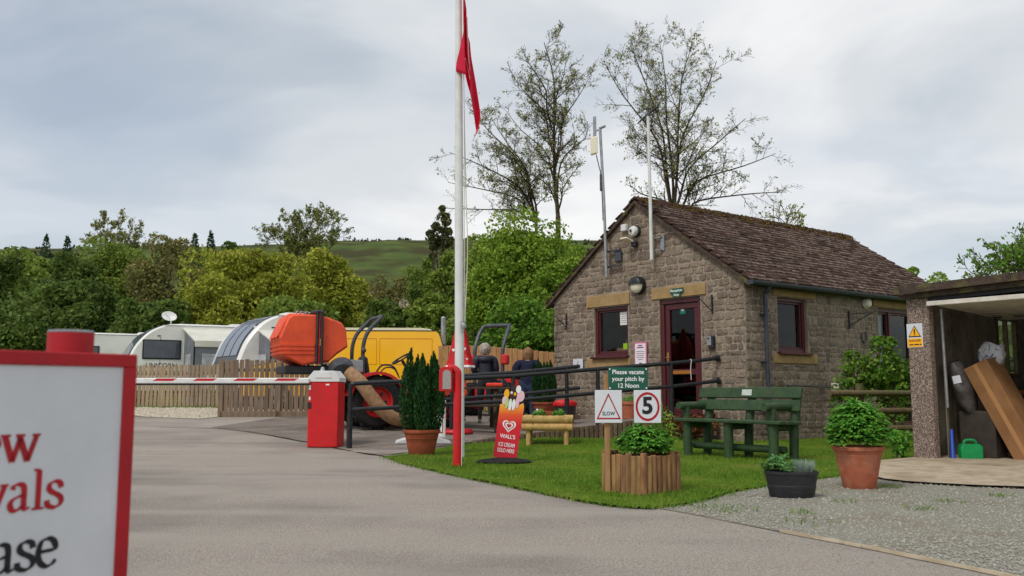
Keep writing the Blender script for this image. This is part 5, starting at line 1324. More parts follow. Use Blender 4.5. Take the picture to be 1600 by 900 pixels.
# contents of the garage, each its own thing
q = MB(); q.box((0, 0, .0), (.34, .30, 1.20), b=.006); cbx = q.build('cardboard_box', card_m, None, gl(.62, .80, .60), ang_b)
cbx.rotation_euler = (math.radians(-24), math.radians(-6), ang_b)
tag(cbx, 'long brown cardboard box leaning inside the garage', 'box')
q = MB(); q.box((-.171, .0, .3), (.002, .05, .12)); q.build('box_print', M('brown_print', lin(110, 70, 40), rough=.9), cbx)
q = MB(); q.box((0, .0, .601), (.05, .30, .003)); q.box((-.1712, 0, 0), (.002, .05, 1.19)); q.build('packing_tape', M('tape', lin(176, 130, 84), rough=.35), cbx)
jc = thing('jerry_can', 'green plastic jerry can on the garage floor', 'can', gl(.30, .50, .0), -.15)
q = MB(); q.prism([(-.115, 0), (.115, 0), (.12, .02), (.12, .17), (.09, .20), (-.10, .20), (-.12, .16), (-.12, .02)], -.07, .07, taper=.015); q.build('body', M('can_green', lin(18, 150, 80), lin(14, 130, 70), scale=9, rough=.4), jc)
q = MB(); q.tube(catmull([(-.07, 0, .195), (-.06, 0, .235), (0, 0, .245), (.05, 0, .235), (.07, 0, .195)], 5), .016, 8); q.build('handle', M('can_green_h', lin(18, 140, 76), rough=.4), jc)
q = MB(); q.lathe([(.026, .19), (.026, .225), (0, .225)], 14, Matrix.Translation((.09, 0, 0)), cap=False); q.build('cap', plastic_blk, jc)
q = MB(); q.box((0, 0, .29), (.30, .42, .58), b=.02); tag(q.build('dark_crate', M('dark_case', lin(62, 54, 46), lin(48, 42, 36), scale=8, rough=.7), None, gl(.62, .50, 0), ang_b), 'dark brown case standing behind the jerry can', 'case')
q = MB(); n2 = []
for i in range(13):
    t_ = i / 12
    for j in range(14):
        a = 2 * math.pi * j / 14; n2.append((.17 * math.cos(a) * (1 + .12 * math.sin(5 * t_ * 3 + j)) * (math.sin(math.pi * (.06 + .88 * t_)) ** .35), .11 * math.sin(a) * (1 + .15 * math.sin(j * 2.1 + i)) * (math.sin(math.pi * (.06 + .88 * t_)) ** .35), t_ * .62))
q.add(n2, [(i * 14 + j, i * 14 + (j + 1) % 14, (i + 1) * 14 + (j + 1) % 14, (i + 1) * 14 + j) for i in range(12) for j in range(14)])
sk = q.build('grey_sack', M('sack_grey', lin(92, 86, 84), lin(62, 58, 58), scale=7, rough=.5, bump=.6, bscale=16), None, gl(.55, .42, .57), 0, smooth=60); sk.rotation_euler = (math.radians(-12), math.radians(-10), ang_b + .2)
tag(sk, 'grey plastic sack propped on the dark case in the garage', 'sack')
q = MB(); q.box((-.150, .0, .42), (.012, .09, .09), Matrix.Rotation(.15, 3, 'Y')); q.build('sack_label', sign_white, sk)
q = MB(); n2 = []
for i in range(9):
    t_ = i / 8
    for j in range(14):
        a = 2 * math.pi * j / 14; k_ = (math.sin(math.pi * (.1 + .8 * t_)) ** .4); sq = lambda c: math.copysign(abs(c) ** .55, c); n2.append((.07 * sq(math.cos(a)) * k_ * (1 + .16 * math.sin(j * 3 + i)), .15 * sq(math.sin(a)) * (k_ + (.12 if i == 8 else 0)) * (1 + .07 * math.sin(j * 2 + i * 2)), t_ * .26 + .015 * math.sin(j * 2.2)))
q.add(n2, [(i * 14 + j, i * 14 + (j + 1) % 14, (i + 1) * 14 + (j + 1) % 14, (i + 1) * 14 + j) for i in range(8) for j in range(14)])
wb = q.build('white_bag', M('bag_white', lin(196, 196, 200), lin(70, 84, 130), scale=26, rough=.5, lo=.55, hi=.6, bump=.5, bscale=18), None, gl(.66, .60, 1.12), 0, smooth=60); wb.rotation_euler = (.25, .1, ang_b)
tag(wb, 'crumpled white and blue plastic bag on top of the cardboard box', 'bag')
q = MB(); q.tube([(0, 0, 0), (.10, .05, .36)], [.028, .02], 8); tag(q.build('blue_pipe', M('blue_pipe', lin(28, 70, 170), rough=.45), None, gl(.16, .36, 0), ang_b), 'short blue pipe leaning just inside the garage pillar', 'pipe')
wbn = thing('workbench', 'dark cluttered workbench deep inside the garage', 'bench', gl(2.3, .55, 0), ang_b)
q = MB(); q.box((0, 0, .80), (1.5, .6, .05), b=.006); q.build('top', M('orange_shelf', lin(150, 84, 44), lin(110, 66, 40), scale=6, rough=.8), wbn)
q = MB(); q.box((0, 0, .35), (1.5, .6, .04), b=.006); q.build('shelf', table_m, wbn)
for sx in (-.7, .7):
    for sy in (-.26, .26):
        q = MB(); q.box((sx, sy, .39), (.07, .07, .78)); q.build('leg', table_m, wbn)
for (nm, lb, u, w, z, s3_, c) in (('storage_tub', 'blue plastic tub on the garage workbench', 1.95, .55, .83, (.26, .2, .2), (40, 120, 170)), ('paint_tin', 'pale tin standing on the garage workbench', 2.35, .5, .83, (.16, .16, .2), (150, 146, 136)), ('red_toolbox', 'dull red toolbox on the lower shelf of the workbench', 2.1, .5, .37, (.4, .2, .18), (110, 30, 26)), ('bottle', 'dark green bottle on the garage workbench', 1.75, .62, .83, (.08, .08, .26), (40, 66, 52))):
    q = MB(); q.lathe([(0, 0), (.46, 0), (.5, .05), (.5, .85), (.44, .9), (.44, 1.0), (.40, 1.0), (.4, .9), (0, .9)], 16, Matrix.Diagonal((s3_[0], s3_[1], s3_[2], 1)), cap=False)
    tag(q.build(nm, M(nm + '_paint', lin(*c), rough=.5), None, gl(u, w, z), ang_b), lb, nm.split('_')[-1])

# ================================================================== CARAVANS
def caravan(name, label, loc, rz, L_=6.2, Hh=2.55, Wd=2.25, windows=((1.6, 1.05),), stripe=True, front=True, word=None):
    t = thing(name, label, 'caravan', loc, rz, 'caravans on the pitches')
    zb = .42
    prof = [(-L_ / 2, zb), (-L_ / 2 - .02, zb + .6), (-L_ / 2 + .05, Hh - .35), (-L_ / 2 + .22, Hh - .08), (-L_ / 2 + .6, Hh), (L_ / 2 - 1.7, Hh)]
    fr_ = [Vector((p[0], 0, p[1])) for p in catmull([(L_ / 2 - 1.7, Hh, 0), (L_ / 2 - 1.2, Hh - .06, 0), (L_ / 2 - .74, Hh - .30, 0), (L_ / 2 - .36, Hh - .75, 0), (L_ / 2 - .14, Hh - 1.3, 0), (L_ / 2, zb + .42, 0), (L_ / 2 - .03, zb, 0)], 4)]
    prof += [(p.x, p.z) for p in fr_[1:]]
    q = MB(); q.prism(prof, -Wd / 2, Wd / 2, taper=.05); q.build('body', white_gloss, t, smooth=40)
    # front panel with three grey panes following the curve
    def strip(i0, i1, y0, y1, off, mat, nm, par):
        pts = fr_[i0:i1 + 1]; V = []
        for i, p in enumerate(pts):
            d = (pts[min(i + 1, len(pts) - 1)] - pts[max(i - 1, 0)]).normalized(); nn = Vector((-d.z, 0, d.x)); nn = nn if nn.x > 0 else -nn
            for (y, o_) in ((y0, off), (y1, off), (y1, off - .05), (y0, off - .05)): V.append((p.x + nn.x * o_, y, p.z + nn.z * o_))
        m = len(pts); F = []
        for i in range(m - 1):
            for j in range(4): F.append((i * 4 + j, i * 4 + (j + 1) % 4, (i + 1) * 4 + (j + 1) % 4, (i + 1) * 4 + j))
        F += [(3, 2, 1, 0), tuple((m - 1) * 4 + j for j in range(4))]
        qq = MB(); qq.add(V, F); return qq.build(nm, mat, par, smooth=50)
    if front:
        fp_ = strip(3, 19, -Wd / 2 + .24, Wd / 2 - .24, .012, M('caravan_front_grey', lin(58, 62, 72), lin(50, 54, 62), scale=2, rough=.3), 'front_panel', t)
        strip(3, 6, -Wd / 2 + .28, Wd / 2 - .28, .02, M('caravan_skylight', lin(104, 110, 122), lin(92, 98, 110), scale=2, rough=.2), 'skylight', fp_)
        for (a, b) in ((-Wd / 2 + .31, -.33), (-.25, .25), (.33, Wd / 2 - .31)): strip(8, 15, a, b, .035, M('front_window_glass', lin(112, 120, 132), lin(96, 104, 116), scale=2, rough=.08, spec=.8), 'front_window', fp_)  # pane grey has the reflected sky put into its base colour
    for s_ in (-1, 1):
        for (xc, wd_) in windows:
            f = MB(); f.box((xc, s_ * (Wd / 2 + .002), 1.72), (wd_, .04, .62), b=.02); wf = f.build('side_window', plastic_blk, t)
            f = MB(); f.box((xc, s_ * (Wd / 2 + .016), 1.72), (wd_ - .08, .03, .54), b=.02); f.build('pane', glass_van, wf)
        f = MB(); f.box((L_ / 2 - 1.05, s_ * (Wd / 2 + .004), Hh - .40), (.1, .02, .03)); f.build('marker_light', plastic_blk, t)
        f = MB(); f.lathe([(.0, -.09), (.26, -.09), (.30, -.06), (.30, .06), (.26, .09), (0, .09)], 24, Matrix.Translation((-.3, s_ * (Wd / 2 - .16), .30)) @ Matrix.Rotation(math.pi / 2, 4, 'X'), cap=False); w_ = f.build('wheel', rubber_m, t)
        f = MB(); f.lathe([(.0, -.1), (.17, -.1), (.17, .1), (0, .1)], 18, Matrix.Translation((-.3, s_ * (Wd / 2 - .15), .30)) @ Matrix.Rotation(math.pi / 2, 4, 'X'), cap=False); f.build('rim', grey_metal, w_)
    q = MB(); q.box((-.2, 0, .36), (L_ - 1.2, Wd - .5, .12)); q.tube([(L_ / 2 - .1, -.5, .42), (L_ / 2 + .9, 0, .42)], .04, 6); q.tube([(L_ / 2 - .1, .5, .42), (L_ / 2 + .9, 0, .42)], .04, 6); q.tube([(L_ / 2 + .6, 0, 0), (L_ / 2 + .6, 0, .5)], .03, 8); q.build('chassis', dark_metal, t)
    q = MB(); q.box((-.6, 0, Hh + .05), (.75, .6, .12), b=.04); q.build('roof_vent', white_m, t)
    for s_ in (-1, 1):
        for (z, hh_) in ((.95, .05), (1.05, .02)):
            f = MB(); f.box((-.1, s_ * (Wd / 2 + .001), z), (L_ - .9, .012, hh_), b=.003); f.build('side_stripe', M('caravan_stripe', lin(120, 124, 132), rough=.4), t)
        f = MB(); f.box((-.3, s_ * (Wd / 2 + .001), Hh - .06), (L_ - 1.7, .016, .02)); f.build('awning_rail', grey_metal, t)
        for xs_ in (-L_ / 2 + .25, L_ / 2 - 1.1):
            f = MB(); f.box((xs_, s_ * (Wd / 2 + .001), 1.3), (.012, .008, 1.6)); f.build('body_seam', dark_metal, t)
    if word: text(word, .20, dark_metal, t, basis((-1, 0, 0) if False else (1, 0, 0), (0, 0, 1), (0, 0, 0)) if False else basis((-1, 0, 0), (0, 0, 1), (2.05, Wd / 2 + .006, 1.22)), .01)
    return t
def awning(label, parent_loc, rz, L_, depth, ztop, zlow, side=1):
    t = thing('awning', label, 'awning', parent_loc, rz, 'caravan awnings')
    gy_ = M('awning_grey', lin(120, 122, 128), lin(104, 106, 112), scale=3, rough=.85); rf_ = M('awning_roof', lin(214, 212, 200), lin(200, 198, 186), scale=2, rough=.7)
    s = side
    q = MB(); V = [(-L_ / 2, 0, ztop), (L_ / 2, 0, ztop), (L_ / 2 - .1, s * depth, zlow), (-L_ / 2 + .1, s * depth, zlow)]
    q.add(V + [(v[0], v[1], v[2] - .04) for v in V], [(0, 1, 2, 3), (7, 6, 5, 4), (0, 4, 5, 1), (1, 5, 6, 2), (2, 6, 7, 3), (3, 7, 4, 0)]); q.build('roof', rf_, t)
    q = MB(); q.box((0, s * (depth + .0), zlow - .09), (L_ - .2, .03, .2), b=.01); q.build('valance', rf_, t)
    q = MB(); q.box((0, s * (depth - .02), zlow / 2 + .0), (L_ - .24, .02, zlow - .04)); q.build('front_panel', gy_, t)
    pane = M('awning_window', lin(196, 196, 200), lin(150, 150, 156), scale=3.5, rough=.4)
    for k in range(3):
        q = MB(); q.box((-L_ / 2 + .75 + k * (L_ - 1.4) / 2, s * (depth + .004), zlow * .52), (L_ / 3.6, .03, zlow * .55), b=.01); q.build('window', pane, t)
    for e in (-1, 1):
        q = MB(); x_ = e * (L_ / 2 - .06)
        q.add([(x_, 0, 0), (x_, s * depth, 0), (x_, s * depth, zlow - .03), (x_, 0, ztop - .03), (x_ - .02, 0, 0), (x_ - .02, s * depth, 0), (x_ - .02, s * depth, zlow - .03), (x_ - .02, 0, ztop - .03)], [(0, 1, 2, 3), (7, 6, 5, 4), (0, 4, 5, 1), (1, 5, 6, 2), (2, 6, 7, 3), (3, 7, 4, 0)]); q.build('side_panel', gy_, t, smooth=0)
        q = MB(); q.box((x_ + e * .016, s * depth * .55, zlow * .5), (.01, depth * .55, zlow * .6)); q.build('window', pane, t)
    return t
# caravan A: long side to the camera, nose to the left, awning on its right half
rzA = math.radians(180 + 30); AX = -9.75
cA = caravan('caravan', 'white caravan with satellite dish and side awning behind the picket fence', (AX, 30.1, .40), rzA, 6.4, 2.55, windows=((2.05, 1.15),), word='UNICORN')
awning('white roofed grey sided awning on the dish caravan', (-9.445, 28.97, .40), rzA, 2.3, 1.5, 2.42, 1.95, 1)
ds = at(267, 503, 29.2)
sd_ = thing('satellite_dish', 'white satellite dish on the caravan roof', 'dish', (ds.x, ds.y, 2.93))
q = MB(); q.tube([(0, 0, 0), (0, 0, .22)], .025, 8); q.build('stem', white_m, sd_)
q = MB(); q.lathe([(0, 0), (.08, .01), (.16, .033), (.2, .06), (.19, .065), (.13, .037), (0, .012)], 24, Matrix.Translation((-.04, -.02, .30)) @ Matrix.Rotation(math.radians(18), 4, 'Y') @ Matrix.Rotation(math.radians(62), 4, 'X'), sx=1.25, sy=.85, cap=False); q.tube([(0, 0, .22), (-.1, -.3, .4)], .012, 6); q.build('reflector', white_m, sd_)
rzB = math.radians(180 + 36)
cB = caravan('caravan', 'white caravan with dark curved front windows beside the yellow van', (-6.80, 25.55, .40), rzB, 3.0, 2.55, windows=((-.4, .8),))
awning('pale grey awning on the caravan with dark front windows', (-6.35, 24.85, .40), rzB, 1.7, 1.1, 2.2, 1.75, 1)
caravan('caravan', 'white caravan nose showing left of the dish caravan', (-14.3, 33.6, .40), math.radians(180 + 30), 6.0, 2.5, windows=((1.6, .9),))
caravan('caravan', 'distant small white caravan above the notice board edge', (-20.6, 47.0, .40), math.radians(180 + 70), 5.0, 2.5, windows=((1.2, .9),))
ld = at(190, 513, 52); q = MB(); q.tube([(0, 0, 0), (0, 0, ld.z - .4)], .05, 8); q.box((.1, 0, ld.z - .3), (.3, .12, .9), b=.05); tag(q.build('lamp_column', white_m, None, (ld.x, ld.y, .4)), 'thin white lamp column against the dark trees', 'lamp post')

# ================================================================== YELLOW VAN
vn = thing('yellow_van', 'bright yellow panel van with cream roof behind the tractor', 'van', (-3.95, 22.0, .40), math.radians(180 + 3))
Wv = 1.84
body = [(-2.42, .30), (-2.44, .85), (-2.40, 1.05), (-2.17, 1.78), (-2.08, 1.86), (.72, 1.86), (.80, 1.82), (1.55, 1.12), (2.25, .98), (2.42, .86), (2.46, .55), (2.40, .28)]
q = MB(); q.prism(body, -Wv / 2, Wv / 2, taper=.045); q.build('body', van_yellow, vn, smooth=35)
q = MB(); q.prism([(-2.05, 1.855), (.68, 1.855), (.62, 1.90), (.5, 1.925), (-1.75, 1.925), (-1.95, 1.90)], -Wv / 2 + .06, Wv / 2 - .06, taper=.05); q.build('roof', M('cream_roof', lin(232, 224, 190), rough=.4), vn)
q = MB(); q.box((-.65, 0, 1.852), (2.86, Wv + .015, .022)); q.build('gutter_line', plastic_blk, vn)
for s_ in (-1, 1):
    yv = s_ * (Wv / 2 + .002)
    for (x0, x1) in ((-2.02, -.78), (-.72, .50)):
        q = MB()
        for (a, b, c, d) in ((x0, x1, 1.66, 1.672), (x0, x1, 1.06, 1.072), (x0, x0 + .012, 1.072, 1.66), (x1 - .012, x1, 1.072, 1.66)): q.box(((a + b) / 2, yv, (c + d) / 2), (b - a, .012, d - c), b=.003)
        q.build('panel_swage', M('van_yellow_edge', lin(214, 146, 6), rough=.35), vn)
    q = MB(); q.prism([(.66, 1.16), (1.34, 1.16), (.86, 1.70), (.66, 1.70)], yv - .008, yv + .008); q.build('cab_window', glass_van, vn)
    q = MB(); q.box((.6, yv, .98), (.12, .02, .03)); q.build('door_handle', plastic_blk, vn)
    q = MB(); q.box((-.1, yv, .62), (4.6, .03, .09), b=.01); q.build('rubbing_strip', plastic_blk, vn)
    for xw in (-1.5, 1.55):
        q = MB(); q.lathe([(0, -.1), (.25, -.1), (.31, -.07), (.31, .07), (.25, .1), (0, .1)], 28, Matrix.Translation((xw, s_ * (Wv / 2 - .08), .31)) @ Matrix.Rotation(math.pi / 2, 4, 'X'), cap=False); w_ = q.build('wheel', rubber_m, vn)
        q = MB(); q.lathe([(0, -.11), (.19, -.105), (.19, .105), (0, .11)], 20, Matrix.Translation((xw, s_ * (Wv / 2 - .075), .31)) @ Matrix.Rotation(math.pi / 2, 4, 'X'), cap=False); q.build('rim', grey_metal, w_)
q = MB(); q.add([(.83, -.78, 1.80), (.83, .78, 1.80), (1.53, .84, 1.145), (1.53, -.84, 1.145)], [(0, 1, 2, 3)]); o = q.build('windscreen', glass_van, vn); o.location = (.012, 0, .012)
q = MB(); q.add([(1.62, -.80, 1.12), (1.62, .80, 1.12), (2.26, .80, .995), (2.26, -.80, .995), (2.43, .80, .86), (2.43, -.80, .86)], [(0, 1, 2, 3), (3, 2, 4, 5)]); o = q.build('bonnet_cover', plastic_blk, vn); o.location = (.006, 0, .012)
q = MB(); q.tube([(1.95 + .12 * math.cos(t), .40 + .12 * math.sin(t), 1.085 - .12 * .2 * math.cos(t)) for t in [k * math.pi / 10 for k in range(20)]], .014, 6, closed=True)
q.tube([(2.05, .36, 1.07), (1.95, .44, 1.09), (2.05, .46, 1.07)], .01, 5); q.build('round_emblem', M('emblem_gold', lin(210, 180, 90), rough=.4), vn)
q = MB(); q.tube([(-.9, -.3, 1.945), (-.55, -.3, 1.97)], .03, 8); q.box((-.72, -.3, 1.94), (.5, .12, .03), b=.01); q.build('roof_aerial', dark_metal, vn)
for s_ in (-1, 1):
    q = MB(); q.box((2.44, s_ * .62, .74), (.04, .3, .16), b=.02); q.build('headlight', glass_van, vn)
    q = MB(); q.box((-2.43, s_ * .80, .95), (.03, .12, .4), b=.01); q.build('tail_light', red_dull, vn)
q = MB(); q.box((2.45, 0, .42), (.08, 1.8, .2), b=.03); q.box((-2.45, 0, .42), (.08, 1.8, .2), b=.03); q.build('bumper', plastic_blk, vn)

# ================================================================== TRACTOR WITH GRASS COLLECTOR
tr = thing('tractor', 'compact red tractor carrying a raised orange grass collector box', 'tractor', (-2.60, 16.4, gz(-2.5, 16.4)), math.radians(24))
tred = M('tractor_red', lin(204, 34, 28), lin(184, 28, 24), scale=5, rough=.4, spec=.5)
def wheel(par, x_, y_, R_, wd, rimr, lugs=18, nm='wheel'):
    T = Matrix.Translation((x_, y_, R_)) @ Matrix.Rotation(math.pi / 2, 4, 'X')
    q = MB(); q.lathe([(rimr, -wd / 2), (R_ * .86, -wd / 2 - .01), (R_ * .97, -wd * .38), (R_, -wd * .2), (R_, wd * .2), (R_ * .97, wd * .38), (R_ * .86, wd / 2 + .01), (rimr, wd / 2)], 36, T, cap=False); w_ = q.build(nm, rubber_m, par)
    q = MB()
    for k in range(lugs):
        for s_ in (-1, 1):
            a = 2 * math.pi * (k + (.25 if s_ > 0 else -.25)) / lugs
            q.box((x_ + math.cos(a) * R_, y_ + s_ * wd * .22, R_ + math.sin(a) * R_), (.05, wd * .42, .035), Matrix.Rotation(-a + math.pi / 2, 3, 'Y'), b=.004)
    q.build('tread', rubber_m, w_, smooth=0)
    q = MB(); q.lathe([(rimr + .01, -wd * .42), (rimr - .02, -wd * .40), (rimr - .04, -wd * .2), (rimr * .4, -wd * .16), (rimr * .38, -wd * .24), (0, -wd * .24), (0, wd * .24), (rimr * .38, wd * .24), (rimr * .4, wd * .16), (rimr - .04, wd * .2), (rimr - .02, wd * .40), (rimr + .01, wd * .42)], 28, T, cap=False); q.build('rim', tred, w_)
    q = MB()
    for k in range(6):
        a = 2 * math.pi * k / 6; q.box((x_ + math.cos(a) * rimr * .6, y_ - wd * .19, R_ + math.sin(a) * rimr * .6), (.05, .03, .05), b=.004)
    q.build('wheel_bolt', plastic_blk, w_)
for s_ in (-1, 1): wheel(tr, 0, s_ * .48, .47, .30, .27)
for s_ in (-1, 1): wheel(tr, 1.42, s_ * .43, .29, .2, .16, 14)
q = MB(); q.box((.75, 0, .48), (1.5, .34, .3), b=.03); q.box((.1, 0, .5), (.5, .6, .34), b=.03); q.box((1.42, 0, .32), (.16, .8, .12), b=.02); q.build('chassis', dark_metal, tr)
q = MB(); q.prism([(.82, .55), (1.78, .52), (1.84, .62), (1.80, .86), (1.62, .95), (.82, 1.02)], -.25, .25, taper=.03); q.build('bonnet', orange_m, tr)
q = MB(); q.box((1.82, 0, .70), (.04, .36, .22), b=.01); q.build('grille', plastic_blk, tr)
q = MB()
for s_ in (-1, 1):
    V = []
    for k in range(13):
        a = math.radians(168 - k * 13); r_ = .535
        for (yy, rr) in ((s_ * .30, r_), (s_ * .66, r_), (s_ * .66, r_ - .05), (s_ * .30, r_ - .03)): V.append((rr * math.cos(a), yy, .47 + rr * math.sin(a)))
    q.add(V, [(k * 4 + j, k * 4 + (j + 1) % 4, (k + 1) * 4 + (j + 1) % 4, (k + 1) * 4 + j) for k in range(12) for j in range(4)] + [(0, 1, 2, 3), (48, 49, 50, 51)])
q.build('fender', tred, tr)
q = MB(); q.box((.15, 0, .86), (.46, .46, .09), b=.03); q.box((-.10, 0, 1.08), (.09, .44, .42), Matrix.Rotation(-.18, 3, 'Y'), b=.04); q.build('seat', plastic_blk, tr)
q = MB(); q.tube(catmull([(.0, -.42, .98), (.12, -.42, 1.12), (.32, -.42, 1.1), (.42, -.42, .95)], 5), .016, 6); q.tube(catmull([(.08, -.36, .97), (.2, -.36, 1.08), (.36, -.36, 1.06), (.46, -.36, .9)], 5), .012, 6); q.build('grab_rail', black_m, tr)
q = MB(); q.tube([(.80, 0, .95), (.62, 0, 1.22)], .03, 8); q.box((.80, 0, 1.0), (.22, .4, .26), b=.05); q.build('dashboard', plastic_blk, tr)
T = Matrix.Translation((.60, 0, 1.26)) @ Matrix.Rotation(math.radians(-32), 4, 'Y')
q = MB(); q.tube([T @ Vector((.19 * math.cos(t), .19 * math.sin(t), 0)) for t in [k * math.pi / 12 for k in range(24)]], .016, 8, closed=True)
for k in range(3):
    a = 2 * math.pi * k / 3; q.tube([T @ Vector((0, 0, -.03)), T @ Vector((.19 * math.cos(a), .19 * math.sin(a), 0))], .011, 6)
q.build('steering_wheel', black_m, tr)
q = MB(); rb = catmull([(-.22, -.40, .78), (-.23, -.40, 1.2), (-.22, -.40, 1.50), (-.14, -.40, 1.72), (.02, -.40, 1.90), (.10, -.36, 1.98), (.11, -.28, 1.995), (.11, .28, 1.995), (.10, .36, 1.98), (.02, .40, 1.90), (-.14, .40, 1.72), (-.22, .40, 1.5), (-.23, .40, 1.2), (-.22, .40, .78)], 5)
q.tube(rb, .036, 8); q.ball((-.23, -.44, 1.38), .05, 8, 6); q.build('roll_bar', dark_metal, tr)
q = MB(); q.box((-.36, -.42, 1.10), (.24, .12, .22), b=.01); q.build('control_box', grey_metal, tr)
# collector
cbm = [(-1.98, 1.68), (-1.80, 2.05), (-1.72, 2.10), (-1.22, 2.10), (-1.22, 1.27), (-1.50, 1.22), (-1.90, 1.38), (-1.94, 1.60)]
q = MB(); q.prism(cbm, -.52, .52, taper=.035); cl_ = q.build('collector_box', orange_m, tr); cl_.location = (-.03, 0, -.12); cl_.scale = (.85, 1, 1)
q = MB(); q.prism([(-1.20, 1.27), (-1.20, 2.10), (-.98, 2.06), (-.72, 1.98), (-.62, 1.86), (-.58, 1.55), (-.80, 1.42), (-.98, 1.28)], -.50, .50, taper=.04); q.build('collector_hood', orange_m, cl_)
for y in (-.3, .0, .3):
    q = MB(); q.prism([(-2.02, 1.70), (-1.82, 2.07), (-1.76, 2.115), (-1.5, 2.12), (-1.5, 2.08), (-1.78, 2.04), (-1.93, 1.72)], y - .12, y + .12, taper=.02); q.build('moulded_rib', orange_m, cl_)
for z in (1.43, 1.5, 1.57):
    q = MB(); q.prism([(-1.955 + .03 * (1.57 - z) * 8 * .3, z - .02), (-1.26, z - .02), (-1.26, z + .02), (-1.965 + .03 * (1.57 - z) * 8 * .3, z + .02)], -.535, .535, taper=.012); q.build('moulded_band', orange_m, cl_)
for x_ in (-1.235, -1.14):
    q = MB(); q.tube(catmull([(x_, -.55, 1.24), (x_, -.56, 1.7), (x_, -.54, 2.08), (x_, -.45, 2.16), (x_, .45, 2.16), (x_, .54, 2.08), (x_, .56, 1.7), (x_, .55, 1.24)], 4), .032, 6); q.build('band_frame', plastic_blk, cl_)
q = MB(); q.box((-1.185, -.57, 1.62), (.03, .012, .12)); q.build('yellow_label', yellow_m, cl_)
q = MB(); q.tube([(-1.19, -.57, 1.25), (-1.19, -.575, 2.05)], .01, 6); q.build('cable', red_dull, cl_)
for k in range(6):
    q = MB(); q.tube(catmull([(-1.6 + k * .1, -.2 + .05 * k, 2.10), (-1.58 + k * .1, -.2 + .05 * k, 2.17), (-1.52 + k * .1, -.18 + .05 * k, 2.16), (-1.5 + k * .1, -.18 + .05 * k, 2.09)], 4), .014, 6); q.build('hose_clip', grey_metal, cl_)
q = MB(); q.box((-1.05, 0, 1.03), (1.1, .86, .14), b=.02); q.box((-.75, -.36, .9), (.1, .08, .5)); q.box((-.75, .36, .9), (.1, .08, .5)); q.box((-.5, 0, .75), (.6, .7, .12), b=.02); q.build('lift_frame', plastic_blk, tr)
q = MB(); q.lathe([(0, -.11), (.20, -.11), (.225, -.08), (.225, .08), (.20, .11), (0, .11)], 28, Matrix.Translation((-.64, -.52, 1.02)) @ Matrix.Rotation(math.pi / 2, 4, 'X') @ Matrix.Rotation(.6, 4, 'X'), cap=False); q.build('blower', dark_metal, tr)
q = MB(); hp = catmull([(-.55, -.66, 1.0), (-.36, -.82, .80), (-.18, -.86, .55), (.05, -.86, .30), (.30, -.80, .17), (.6, -.66, .15)], 8)
q.tube(hp, [.115 + .004 * (i % 2) for i in range(len(hp))], 16); q.build('suction_hose', hose_m, tr)
q = MB(); q.box((.8, 0, .15), (.7, 1.2, .12), b=.04); q.build('mower_deck', orange_m, tr)

# second machine behind the people
m2 = thing('ride_on_mower', 'ride on mower with grey roll bar behind the grey haired person', 'mower', (-.50, 19.3, gz(-.5, 19.3)), math.radians(58))
q = MB(); rb = catmull([(0, -.36, .5), (-.01, -.36, 1.25), (.02, -.36, 1.5), (.16, -.36, 1.78), (.30, -.33, 1.95), (.32, -.25, 1.97), (.32, .25, 1.97), (.30, .33, 1.95), (.16, .36, 1.78), (.02, .36, 1.5), (-.01, .36, 1.25), (0, .36, .5)], 5)
q.tube(rb, .042, 8); q.build('roll_bar', dark_metal, m2)
for s_ in (-1, 1):
    wheel(m2, 0, s_ * .45, .36, .26, .2, 14); wheel(m2, 1.2, s_ * .4, .24, .18, .13, 12)
    q = MB(); q.box((.0, s_ * .42, 1.22), (.14, .16, .22), b=.03); q.build('lamp_cluster', tred, m2)
q = MB(); q.box((.55, 0, .5), (1.4, .6, .3), b=.05); q.prism([(.75, .55), (1.5, .5), (1.52, .75), (1.35, .86), (.75, .92)], -.27, .27, taper=.03); q.build('body', tred, m2)
q = MB(); q.box((.2, 0, .74), (.42, .44, .1), b=.03); q.box((0, 0, .96), (.08, .42, .4), b=.03); q.build('seat', plastic_blk, m2)

